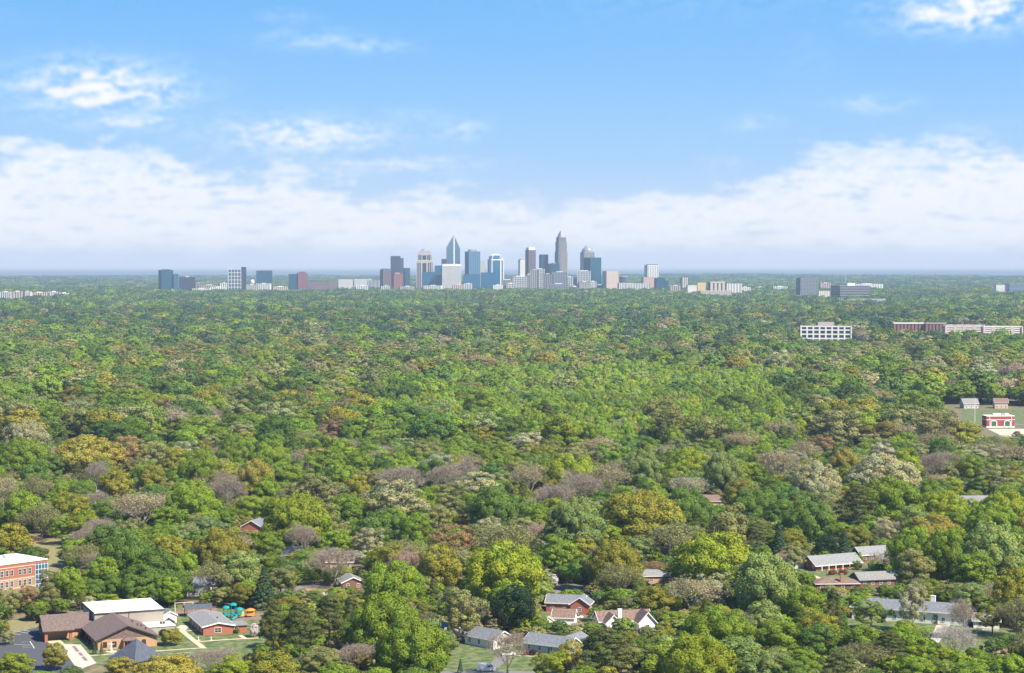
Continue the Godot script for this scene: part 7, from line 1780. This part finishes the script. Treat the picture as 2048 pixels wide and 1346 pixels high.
-320,-1113,13,12,1, -296,-1111,16,17,0, -274,-1110,18,20,1, -248,-1110,7,19,11, -208,-1109,15,12,4, -112,-1109,12,13,0, -102,-1113,16,16,1, -88,-1114,15,14,4, -69,-1110,13,10,0,
-10,-1113,19,18,1, 24,-1109,18,16,1, 78,-1112,16,16,0, 95,-1107,13,13,2, 106,-1109,13,14,10, 131,-1112,19,20,0, 188,-1113,15,13,0, 204,-1108,7,14,11, 215,-1108,13,11,1,
242,-1107,12,10,4, 258,-1111,6,10,11, 272,-1107,17,15,4, 294,-1113,17,15,4, -328,-1124,17,17,0, -288,-1123,12,12,14, -258,-1120,12,11,4, -217,-1123,7,7,1, -205,-1123,12,10,4,
-181,-1117,15,13,0, -170,-1121,13,12,10, -123,-1121,11,11,0, -96,-1124,12,12,0, -80,-1120,12,10,6, -70,-1122,13,11,10, -46,-1119,12,11,5, 4,-1118,13,13,5, 39,-1122,7,17,11,
48,-1119,13,13,0, 92,-1117,12,13,2, 106,-1121,14,13,1, 126,-1124,14,12,1, 148,-1123,15,13,0, 161,-1122,14,13,10, 183,-1123,12,12,4, 200,-1118,12,13,4, 212,-1124,13,12,0,
247,-1120,9,9,4, 258,-1121,9,9,1, 311,-1117,14,14,1, 324,-1120,16,13,0, -339,-1131,15,13,1, -298,-1134,15,14,10, -281,-1132,12,12,1, -265,-1135,8,6,10, -253,-1132,6,6,0,
-239,-1133,16,15,0, -214,-1133,16,16,0, -195,-1131,13,12,0, -184,-1130,15,14,0, -164,-1133,16,17,0, -144,-1131,18,16,4, -84,-1135,11,11,3, -60,-1133,15,13,1, -43,-1135,16,17,1,
-19,-1130,17,14,0, -6,-1131,9,16,11, 43,-1135,17,16,3, 60,-1130,17,16,0, 76,-1134,18,19,0, 91,-1136,11,11,0, 155,-1131,13,12,1, 167,-1134,13,13,0, 180,-1132,14,13,4,
191,-1129,13,11,0, 202,-1131,11,11,0, 219,-1136,15,13,4, 230,-1134,10,9,2, 263,-1135,12,7,1, 281,-1134,18,15,4, 301,-1130,14,16,0, 314,-1134,15,14,3, 340,-1129,16,15,1,
-340,-1145,20,20,4, -320,-1143,13,11,0, -307,-1145,12,12,1, -283,-1145,10,10,4, -275,-1139,10,11,1, -218,-1146,15,14,2, -197,-1142,12,13,0, -177,-1141,18,19,5, -159,-1144,14,15,0,
-136,-1143,18,15,0, -103,-1144,11,10,1, -89,-1141,4,11,11, -75,-1143,17,17,1, -56,-1147,12,10,4, -34,-1144,16,15,0, -12,-1140,15,12,2, 7,-1145,13,14,0, 19,-1142,14,15,2,
33,-1145,15,14,1, 62,-1141,13,11,6, 85,-1147,16,15,2, 130,-1139,14,14,1, 145,-1146,14,15,0, 174,-1145,13,12,0, 183,-1146,10,9,4, 238,-1146,14,13,0, 271,-1144,18,18,0,
330,-1144,13,12,3, -347,-1157,14,13,4, -276,-1153,9,9,4, -260,-1152,9,8,5, -246,-1157,15,16,0, -221,-1158,13,11,4, -206,-1154,12,11,1, -193,-1153,11,11,1, -179,-1156,13,13,0,
-162,-1155,7,16,11, -147,-1152,15,13,0, -128,-1157,12,11,4, -102,-1157,10,9,10, -91,-1152,11,9,4, -83,-1157,10,9,0, -68,-1153,14,12,0, -49,-1157,17,15,0, -37,-1156,15,12,0,
-26,-1154,8,16,11, -12,-1153,15,15,0, 3,-1156,17,16,4, 16,-1154,15,16,0, 41,-1154,7,17,11, 47,-1151,7,17,11, 71,-1157,15,17,4, 127,-1152,12,12,10, 136,-1157,14,13,10,
163,-1157,9,18,11, 184,-1157,18,17,1, 204,-1157,7,15,11, 212,-1151,14,11,1, 226,-1157,13,12,0, 270,-1157,16,16,3, 285,-1153,17,16,1, 302,-1150,14,12,3, 315,-1153,8,15,11,
338,-1154,14,14,0, 350,-1157,13,10,0, -356,-1169,15,16,4, -338,-1167,16,16,14, -327,-1162,13,12,1, -315,-1167,19,20,1, -242,-1169,12,12,3, -228,-1168,14,15,4, -204,-1168,5,10,11,
-195,-1166,11,10,0, -160,-1168,11,12,1, -151,-1164,7,13,11, -136,-1165,14,12,1, -125,-1168,13,13,14, -115,-1163,14,13,4, -74,-1163,15,17,0, -61,-1163,15,14,0, -22,-1162,15,16,4,
-4,-1168,12,11,5, 14,-1166,12,12,3, 28,-1162,14,15,4, 39,-1165,13,14,1, 50,-1169,15,13,0, 94,-1169,14,14,1, 116,-1166,10,10,0, 127,-1166,12,10,1, 144,-1166,17,18,0,
171,-1168,13,13,4, 192,-1168,15,13,1, 245,-1162,17,13,10, 258,-1161,16,13,1, 291,-1163,12,10,3, 301,-1168,14,11,3, 315,-1169,15,15,0, 337,-1169,17,14,0, -345,-1179,19,20,1,
-331,-1179,13,14,10, -217,-1174,11,9,0, -195,-1177,11,9,0, -186,-1179,7,17,11, -167,-1176,14,12,1, -109,-1180,18,20,0, -91,-1178,7,18,11, -79,-1178,17,17,1, -64,-1178,17,16,0,
-45,-1173,19,18,6, -30,-1180,15,13,3, 2,-1179,15,15,0, 21,-1176,15,16,1, 69,-1172,13,13,1, 91,-1179,12,11,2, 109,-1173,14,15,3, 120,-1177,10,9,4, 135,-1174,11,10,4,
153,-1178,20,19,14, 167,-1179,13,13,4, 179,-1176,15,13,3, 212,-1177,13,11,0, 224,-1173,15,14,0, 241,-1179,19,16,4, 262,-1177,18,19,5, 274,-1178,14,14,0, -322,-1189,18,15,6,
-223,-1187,13,11,0, -177,-1186,13,14,3, -126,-1189,13,13,4, -54,-1189,15,13,14, -38,-1190,17,17,3, -12,-1186,13,11,0, 44,-1189,13,13,0, 52,-1189,8,17,11, 64,-1187,19,20,0,
76,-1190,12,12,0, 103,-1187,19,16,6, 121,-1190,10,8,0, 129,-1185,10,9,1, 139,-1190,14,13,1, 175,-1191,18,19,6, 196,-1184,13,12,6, 214,-1191,16,14,4, 237,-1191,14,13,4,
262,-1189,12,13,0, 283,-1190,13,12,0, 294,-1188,11,12,0, 303,-1185,11,12,4, 317,-1190,13,11,1, 330,-1185,12,12,4, 347,-1185,16,14,3, -350,-1194,15,13,0, -339,-1200,15,16,1,
-327,-1201,15,14,1, -303,-1202,14,15,0, -201,-1201,13,14,0, -153,-1200,19,21,0, -136,-1196,20,17,5, -117,-1196,18,15,0, -93,-1201,14,15,0, -71,-1201,18,18,0, -30,-1202,18,15,5,
-4,-1196,13,11,0, 17,-1196,17,16,10, 34,-1198,7,18,11, 49,-1200,16,17,4, 72,-1202,17,15,2, 117,-1200,10,7,0, 144,-1201,16,16,1, 161,-1198,17,18,0, 192,-1197,14,11,0,
250,-1195,12,11,3, 294,-1200,11,11,3, 304,-1198,12,11,0, 338,-1198,13,11,3, 354,-1202,16,16,0, -361,-1210,18,18,0, -343,-1213,20,18,3, -314,-1211,13,12,1, -295,-1205,8,17,11,
-267,-1211,16,15,0, -193,-1211,19,18,0, -110,-1210,12,12,0, -97,-1212,15,15,0, -52,-1207,17,17,0, -18,-1207,14,11,3, 13,-1209,18,15,0, 36,-1210,16,17,4, 55,-1211,14,12,0,
92,-1208,8,18,11, 101,-1209,15,16,0, 157,-1212,16,18,0, 176,-1212,12,11,5, 188,-1208,13,12,4, 199,-1210,12,12,1, 213,-1208,18,18,10, 233,-1208,16,14,4, 246,-1211,18,18,0,
263,-1208,14,13,4, 277,-1208,16,16,0, 302,-1208,10,10,3, 313,-1207,12,10,0, 334,-1211,17,14,3, 365,-1207,15,16,3, -329,-1218,13,10,1, -313,-1223,13,14,4, -299,-1217,18,17,0,
-255,-1224,18,19,3, -232,-1220,15,13,0, -209,-1218,17,17,2, -154,-1220,15,13,0, -131,-1222,15,12,0, -91,-1218,7,15,11, -81,-1216,19,15,5, -57,-1224,19,20,4, -32,-1224,14,12,4,
-10,-1218,19,16,0, 30,-1220,15,12,1, 63,-1221,13,12,0, 89,-1220,16,15,0, 120,-1220,12,11,3, 130,-1222,7,17,11, 142,-1222,15,15,0, 172,-1223,15,14,0, 189,-1223,11,10,10,
200,-1221,12,10,3, 226,-1221,12,12,4, 244,-1223,12,10,4, 270,-1221,19,21,1, 318,-1217,10,9,4, 349,-1222,19,17,1, -371,-1235,13,14,0, -358,-1232,13,12,0, -337,-1234,17,14,4,
-322,-1231,15,13,0, -292,-1234,17,17,5, -269,-1235,15,16,0, -224,-1234,13,11,4, -210,-1230,12,12,1, -196,-1230,16,13,3, -178,-1232,13,12,0, -157,-1234,15,13,6, -140,-1233,13,13,10,
-122,-1233,16,15,4, -103,-1230,18,16,0, -82,-1230,14,12,0, -37,-1235,16,17,0, -17,-1231,12,11,5, -5,-1231,15,13,4, 20,-1228,18,17,3, 42,-1234,13,12,4, 75,-1233,9,17,11,
105,-1233,18,16,1, 145,-1234,17,17,0, 158,-1234,16,14,4, 205,-1234,8,17,11, 218,-1233,17,17,1, 235,-1234,20,18,6, 251,-1229,7,17,11, 279,-1234,18,19,4, 360,-1233,15,14,0,
373,-1229,13,12,0, -315,-1244,16,13,0, -304,-1246,14,13,4, -280,-1243,19,17,1, -249,-1242,14,13,2, -232,-1245,18,17,4, -210,-1243,19,19,6, -183,-1241,14,11,5, -172,-1245,14,13,0,
-133,-1243,13,13,3, -115,-1243,14,15,0, -85,-1245,15,15,0, -67,-1240,17,15,0, -33,-1246,15,14,0, -18,-1241,13,11,0, 10,-1243,13,11,0, 43,-1245,15,16,4, 58,-1238,14,13,1,
83,-1240,14,12,0, 121,-1240,14,16,0, 142,-1246,12,10,5, 167,-1244,13,11,10, 248,-1245,18,19,1, 289,-1246,16,15,0, 324,-1238,9,14,11, 334,-1244,15,13,10, 368,-1243,14,12,3,
-361,-1250,19,17,5, -338,-1253,15,14,0, -323,-1256,9,18,11, -277,-1256,15,17,0, -263,-1253,7,15,11, -252,-1254,15,15,4, -201,-1256,16,18,3, -189,-1252,14,11,4, -164,-1253,7,18,11,
-143,-1257,20,20,1, -121,-1254,14,11,4, -100,-1250,12,10,0, -52,-1252,17,18,4, -14,-1253,13,11,2, 24,-1252,14,13,0, 41,-1257,15,12,1, 65,-1253,16,17,4, 98,-1249,15,16,5,
132,-1256,15,14,0, 153,-1249,14,15,0, 164,-1256,12,10,4, 177,-1254,13,11,3, 187,-1255,14,15,10, 211,-1252,18,15,10, 233,-1255,14,12,0, 262,-1256,19,17,6, 278,-1256,19,20,0,
309,-1253,20,19,5, 348,-1250,13,14,0, 362,-1254,15,13,4, 375,-1251,16,13,6, -376,-1263,7,16,11, -354,-1262,17,15,10, -314,-1261,16,15,5, -301,-1260,12,13,4, -291,-1268,15,13,3,
-247,-1268,14,14,3, -227,-1268,13,12,4, -216,-1260,16,17,0, -192,-1265,14,14,14, -181,-1265,14,13,0, -170,-1262,14,13,0, -132,-1260,9,16,11, -114,-1268,19,20,0, -93,-1267,17,16,0,
-79,-1266,17,14,14, -67,-1265,9,17,11, -46,-1262,14,12,3, -33,-1265,19,19,0, -5,-1263,16,16,0, 9,-1263,15,13,4, 61,-1268,15,15,0, 74,-1265,18,18,1, 95,-1260,7,15,11,
109,-1261,20,21,10, 183,-1265,14,14,0, 197,-1261,12,11,0, 208,-1265,13,11,1, 252,-1266,8,16,11, 295,-1260,18,15,0, 315,-1266,14,14,0, 335,-1265,14,13,1, 358,-1266,13,11,10,
371,-1264,14,14,0, 384,-1265,16,14,0, -372,-1272,16,18,0, -335,-1273,15,16,1, -304,-1278,14,14,1, -281,-1277,14,14,3, -259,-1277,19,17,1, -238,-1279,15,15,0, -216,-1279,20,19,1,
-194,-1278,7,16,11, -158,-1278,20,21,0, -140,-1275,13,12,2, -126,-1277,18,19,0, -71,-1278,19,18,10, -53,-1276,19,18,0, -7,-1277,13,13,0, 25,-1271,16,18,4, 91,-1271,15,14,0,
115,-1279,13,13,0, 128,-1273,13,13,0, 149,-1278,9,15,11, 166,-1276,14,15,0, 180,-1278,20,17,0, 200,-1277,11,10,3, 222,-1274,7,17,11, 232,-1276,16,17,0, 244,-1274,8,16,11,
268,-1279,14,12,0, 280,-1275,13,13,1, 298,-1273,16,15,4, 342,-1276,19,18,1, 365,-1278,20,18,1, -374,-1284,12,13,4, -361,-1287,20,18,0, -343,-1288,12,11,2, -317,-1286,13,14,4,
-300,-1286,9,18,11, -205,-1289,13,13,3, -183,-1285,12,12,0, -140,-1290,19,19,0, -119,-1289,12,13,3, -110,-1284,15,15,4, -96,-1283,15,15,10, -36,-1284,18,18,0, -22,-1283,16,14,0,
-3,-1287,14,14,0, 13,-1285,16,15,3, 30,-1287,7,15,11, 42,-1288,16,14,4, 58,-1286,19,18,5, 77,-1285,15,12,4, 91,-1286,18,18,0, 133,-1289,16,17,0, 157,-1288,13,11,4,
195,-1286,10,9,0, 212,-1288,11,9,1, 222,-1287,10,9,1, 239,-1289,17,15,1, 298,-1285,13,13,0, 320,-1284,8,18,11, 328,-1285,14,14,3, 374,-1287,14,14,0, 386,-1283,16,13,1,
-389,-1294,14,12,1, -308,-1299,12,11,4, -289,-1299,14,15,3, -265,-1300,13,12,4, -242,-1296,18,19,1, -220,-1295,14,14,0, -190,-1300,17,17,1, -176,-1301,16,14,0, -156,-1295,8,17,11,
-111,-1300,19,17,14, -90,-1296,18,17,1, -71,-1298,17,15,1, -46,-1297,14,13,2, -32,-1297,15,16,0, -21,-1299,13,12,0, 10,-1297,13,13,1, 21,-1301,8,16,11, 64,-1301,18,16,4,
105,-1296,14,12,5, 120,-1296,15,13,0, 154,-1301,19,20,5, 170,-1293,12,10,6, 184,-1299,13,12,0, 196,-1297,10,8,0, 248,-1298,17,15,4, 271,-1298,14,14,0, 285,-1300,20,21,5,
305,-1301,13,13,0, 315,-1294,18,16,0, 347,-1298,10,9,0, 363,-1298,18,19,6, 382,-1300,14,14,4, -392,-1309,16,16,0, -366,-1311,14,12,2, -344,-1308,12,12,0, -300,-1310,13,12,0,
-272,-1310,13,12,1, -251,-1305,14,13,4, -238,-1312,13,12,1, -202,-1309,18,19,4, -168,-1309,13,13,0, -146,-1307,16,15,4, -130,-1307,13,14,0, -61,-1306,13,14,4, -30,-1311,19,20,0,
-14,-1309,14,12,1, 13,-1310,19,19,6, 29,-1311,14,15,0, 47,-1306,16,15,0, 86,-1311,14,12,0, 140,-1307,16,13,1, 155,-1312,7,18,11, 167,-1305,16,17,0, 178,-1311,13,13,1,
191,-1308,7,17,11, 222,-1305,13,14,4, 239,-1307,15,12,1, 258,-1311,15,16,2, 309,-1311,12,11,0, 322,-1307,17,15,14, 338,-1307,14,14,10, 375,-1307,8,19,11, 393,-1311,19,15,3,
-397,-1319,14,13,1, -381,-1316,19,16,0, -350,-1316,13,13,0, -308,-1322,12,13,1, -287,-1323,14,13,4, -274,-1322,12,11,4, -260,-1320,17,15,3, -239,-1322,13,13,0, -219,-1322,15,14,0,
-197,-1323,14,12,6, -178,-1320,15,16,0, -140,-1320,16,16,0, -122,-1322,13,13,6, -110,-1320,13,13,0, -94,-1319,18,19,0, -72,-1322,7,17,11, -54,-1315,15,14,0, -41,-1322,17,14,10,
-20,-1318,9,14,11, 1,-1317,13,13,6, 49,-1320,7,15,11, 64,-1319,18,19,0, 79,-1322,15,16,1, 103,-1320,9,9,3, 126,-1320,13,12,10, 145,-1316,7,16,11, 159,-1319,13,11,0,
186,-1320,7,16,11, 196,-1318,15,13,1, 208,-1321,8,16,11, 244,-1322,17,17,4, 268,-1320,18,19,0, 289,-1321,19,17,1, 328,-1321,13,14,1, 342,-1318,13,13,4, 362,-1317,13,12,3,
379,-1321,18,18,4, -368,-1334,14,12,0, -355,-1333,15,14,0, -342,-1333,13,13,10, -321,-1328,7,19,11, -306,-1331,8,17,11, -189,-1331,15,16,3, -169,-1331,18,16,6, -152,-1326,15,13,0,
-133,-1328,9,17,11, -115,-1332,13,11,0, -78,-1331,19,17,0, -59,-1329,16,16,10, -27,-1332,14,14,1, -14,-1332,18,15,10, 1,-1334,16,17,0, 19,-1328,18,19,4, 34,-1333,17,17,0,
57,-1332,13,14,1, 84,-1332,12,12,4, 99,-1326,9,8,0, 106,-1332,9,8,0, 145,-1327,19,21,0, 162,-1331,15,16,0, 178,-1328,13,14,1, 192,-1333,16,15,0, 210,-1332,16,15,4,
222,-1331,15,16,4, 252,-1332,12,12,0, 265,-1333,14,15,4, 308,-1329,6,6,1, 329,-1332,14,14,4, 346,-1334,13,11,3, 358,-1334,13,12,0, 370,-1333,12,10,5, 394,-1327,16,17,0,
-387,-1344,16,14,4, -321,-1341,17,16,1, -309,-1341,13,14,1, -291,-1343,16,17,2, -277,-1342,19,20,4, -257,-1339,13,12,1, -246,-1343,15,13,0, -223,-1342,14,14,0, -203,-1340,19,20,0,
-183,-1344,18,17,3, -146,-1342,15,12,0, -128,-1343,7,15,11, -101,-1342,16,14,4, -72,-1344,16,13,0, -47,-1343,12,10,0, -30,-1345,11,11,1, 42,-1344,18,17,0, 72,-1345,12,13,0,
92,-1338,9,7,4, 108,-1343,9,7,2, 129,-1339,12,13,1, 153,-1337,14,12,0, 170,-1341,16,13,3, 201,-1342,14,15,0, 230,-1345,12,12,6, 250,-1343,13,14,0, 283,-1338,12,12,3,
294,-1339,17,14,14, 312,-1342,13,11,1, 321,-1345,12,13,4, 365,-1344,10,9,5, 380,-1340,13,11,4, 394,-1339,14,12,3]

func plant_trees() -> void:
	var look := {"G": "bright green tree", "DG": "deep green tree", "YG": "yellow-green tree", "OY": "olive-yellow oak", "OL": "thin-leaved olive-grey tree", "TN": "tan tree in catkin", "CR": "cream-tinted flowering tree",
		"BR": "russet-brown budding tree", "PK": "dusty pink budding tree", "GO": "golden-yellow tree", "LG": "soft pale green tree", "PI": "bare-stemmed pine", "EV": "dark glossy evergreen", "CO": "cone-shaped dark conifer", "BA": "leafless grey-brown tree", "WB": "leafless white-barked tree",
		"PU": "round purple-leaved bush", "RD": "red flowering bush", "BU": "clipped round green bush", "WF": "white blossoming tree"}
	var short := {"G": "bright green one", "DG": "deep green one", "YG": "yellow-green one", "OY": "olive-yellow oak", "OL": "thin olive one", "TN": "tan one", "CR": "cream one", "BR": "russet one", "PK": "pink one", "GO": "golden one", "LG": "pale green one", "PI": "pine", "EV": "dark evergreen", "CO": "conifer", "BA": "leafless one", "WB": "white-barked one", "PU": "purple bush", "RD": "red bush", "BU": "clipped bush", "WF": "white blossoming one"}
	var used := {}
	for i in TREES.size():
		var t: Array = TREES[i]
		var size := "huge spreading" if t[2] > 25 else ("broad" if t[2] > 18 else ("rounded" if t[2] > 13 else ("slim" if t[2] > 8 else "small")))
		if t[4] in ["PI", "CO"]: size = "tall" if t[3] > 19 else "young"
		var label := "%s %s %s" % [size, look[t[4]], NEAR_TO[t[5]]]
		if used.has(label) and t[6] != "":
			label = "%s, next to a %s" % [label.replace("huge spreading", "huge"), short[t[6]]]
		if label.split(" ").size() > 16: label = label.left(label.find(", next"))
		used[label] = true
		plant(t[0], t[1], t[2], t[3], t[4], label, i)

# ---------------------------------------------------------------- sky
func build_sky() -> ImageTexture:
	var W := 4096
	var Hh := 2048
	var n := FastNoiseLite.new()
	n.seed = 21
	n.frequency = 1.0
	n.fractal_octaves = 5
	n.fractal_gain = 0.55
	var f := FastNoiseLite.new()
	f.seed = 9
	f.frequency = 1.0
	f.fractal_octaves = 4
	# blue of the air by height (degrees), sRGB
	var hs := [0.0, 0.8, 1.7, 3.0, 4.6, 6.2, 8.0, 14.0, 40.0, 90.0]
	var cs := [Vector3(230, 232, 237), Vector3(224, 230, 240), Vector3(206, 224, 247), Vector3(176, 212, 250), Vector3(156, 205, 251), Vector3(138, 196, 251), Vector3(122, 187, 249), Vector3(98, 170, 242), Vector3(72, 142, 222), Vector3(54, 116, 198)]
	# separate clouds: azimuth, height, half widths, strength
	var puffs := [[-11.9, 5.2, 2.3, 0.75, 0.9], [-11.2, 4.3, 1.6, 0.3, 0.7], [-12.6, 5.9, 1.2, 0.35, 0.6], [-6.2, 3.9, 2.6, 0.55, 0.75], [-3.6, 3.1, 2.6, 0.25, 0.6], [-2.9, 4.5, 1.4, 0.2, 0.4], [-1.6, 4.1, 0.8, 0.33, 0.6], [-5.8, 6.7, 1.6, 0.3, 0.5], [-4.2, 6.5, 1.2, 0.22, 0.5], [-6.6, 7.3, 0.9, 0.2, 0.4], [6.1, 3.05, 0.5, 0.22, 0.6],
		[8.6, 6.2, 0.9, 1.2, 0.22], [13.4, 7.3, 2.4, 0.55, 0.95], [10.4, 4.75, 1.2, 0.25, 0.5], [7.0, 4.3, 0.8, 0.25, 0.4], [13.2, 4.0, 1.4, 0.25, 0.35], [-13.5, 2.95, 1.9, 0.35, 0.6]]
	var r := RandomNumberGenerator.new()
	r.seed = 4
	for i in 150:
		var a := r.randf_range(17.0, 343.0)
		puffs.append([a if a < 180.0 else a - 360.0, r.randf_range(2.5, 8.5), r.randf_range(0.8, 3.0), r.randf_range(0.2, 0.8), r.randf_range(0.3, 0.9)])
	for i in 60:
		puffs.append([r.randf_range(-180.0, 180.0), r.randf_range(11.0, 40.0), r.randf_range(3.0, 9.0), r.randf_range(1.0, 3.0), r.randf_range(0.3, 0.8)])
	var bins := []
	for i in 72: bins.append([])
	for p in puffs:
		for b in range(floori((p[0] + 180.0 - p[2] * 2.2) / 5.0), floori((p[0] + 180.0 + p[2] * 2.2) / 5.0) + 1):
			bins[posmod(b, 72)].append(p)
	var data := PackedByteArray()
	data.resize(W * Hh * 3)
	var y := 0
	while y < Hh:
		var el := 90.0 - (y + 0.5) * 180.0 / Hh
		var block := 1 if el < 11.0 else 8
		if el < -0.3:
			for k in range(y * W * 3, W * Hh * 3, 3):
				data[k] = 150; data[k + 1] = 160; data[k + 2] = 172
			break
		var e := maxf(0.0, el - (0.0 if block == 1 else 4 * 180.0 / Hh))
		var i := 0
		while i < hs.size() - 2 and e > hs[i + 1]: i += 1
		var base: Vector3 = cs[i].lerp(cs[i + 1], clampf((e - hs[i]) / (hs[i + 1] - hs[i]), 0.0, 1.0))
		var x := 0
		while x < W:
			var az := (x + 0.5 * block) * 360.0 / W
			if az > 180.0: az -= 360.0
			var ra := deg_to_rad(az)
			var px := sin(ra) * 57.3
			var pz := cos(ra) * 57.3
			var bend := f.get_noise_3d(px * 0.35 + 40.0, e * 0.9, pz * 0.35) * 1.4
			var big := n.get_noise_3d(px * 0.30, (e + bend * 0.35) * 0.95, pz * 0.30)
			var fine := 0.0 if block > 1 else n.get_noise_3d(px * 1.7 + bend, (e + bend * 0.3) * 8.0, pz * 1.7)
			var streak := f.get_noise_3d(px * 0.55, e * 4.6, pz * 0.55)
			var edge := 2.55 + 0.8 * cos(13.0 * (ra + deg_to_rad(13.4)))
			var bank := smoothstep(edge + 0.5, edge - 0.45, e + big * 1.7 + streak * 0.45 + fine * 0.55)
			bank *= clampf(1.02 + minf(0.0, streak + 0.18) * 2.1 + big * 0.5 + fine * 0.5, 0.12, 1.0)
			bank *= smoothstep(-0.1, 0.75, e) * 0.75 + 0.25
			var c := bank * 0.93
			for p in bins[clampi(int((az + 180.0) / 5.0), 0, 71)]:
				var da: float = (az - p[0]) / p[2]
				var de: float = (e - p[1]) / p[3]
				var q := da * da + de * de
				if q > 4.0: continue
				var k: float = exp(-q * 1.1) * p[4] * 1.6
				c = maxf(c, clampf(k * (0.55 + 1.3 * n.get_noise_3d(px * 1.1 + bend, (e + bend * 0.25) * 4.6, pz * 1.1) + 0.6 * fine), 0.0, 1.0) * minf(1.0, p[4] + 0.1))
			var white := Vector3(236, 238, 242).lerp(Vector3(252, 252, 253), smoothstep(0.1, 1.1, e + big * 0.5 + streak * 0.5))
			var col := base.lerp(white, clampf(c, 0.0, 1.0))
			var dith := r.randf() - 0.5
			var b0 := clampi(int(col.x + dith + 0.5), 0, 255)
			var b1 := clampi(int(col.y + dith + 0.5), 0, 255)
			var b2 := clampi(int(col.z + dith + 0.5), 0, 255)
			for yy in mini(block, Hh - y):
				var at := ((y + yy) * W + x) * 3
				for xx in block:
					data[at] = b0; data[at + 1] = b1; data[at + 2] = b2
					at += 3
			x += block
		y += block
	return ImageTexture.create_from_image(Image.create_from_data(W, Hh, false, Image.FORMAT_RGB8, data))

func _ready() -> void:
	# camera
	var cam := Camera3D.new()
	cam.name = "camera"
	cam.fov = 19.5815
	cam.near = 5.0
	cam.far = 60000.0
	cam.position = Vector3(0, 128, 0)
	cam.rotation_degrees.x = -1.9532
	add_child(cam)
	cam.current = true
	# sky, air and exposure
	var sky_mat := PanoramaSkyMaterial.new()
	sky_mat.panorama = build_sky()
	sky_mat.energy_multiplier = 0.505
	var sky := Sky.new()
	sky.sky_material = sky_mat
	var env := Environment.new()
	env.background_mode = Environment.BG_SKY
	env.sky = sky
	env.tonemap_mode = Environment.TONE_MAPPER_LINEAR
	env.tonemap_exposure = 2.05
	env.sdfgi_enabled = true
	env.ssao_enabled = true
	env.ssil_enabled = true
	env.fog_enabled = true
	env.fog_density = 0.000043
	env.fog_light_color = Color(0.77, 0.88, 1.0)
	var we := WorldEnvironment.new()
	we.name = "world_environment"
	we.environment = env
	add_child(we)
	# sun: high, to the right and a little behind the camera
	var sun := DirectionalLight3D.new()
	sun.name = "sun"
	sun.light_energy = 1.55
	sun.light_angular_distance = 0.5
	sun.light_color = Color(1.0, 0.955, 0.88)
	sun.shadow_enabled = true
	add_child(sun)
	sun.look_at_from_position(Vector3(0.58, 0.82, 0.50) * 100.0, Vector3.ZERO)

	make_materials()
	build_land()
	make_forms()
	build_woodland(REST)
	build_city()
	build_campus()
	build_neighbourhood()
	plant_trees()
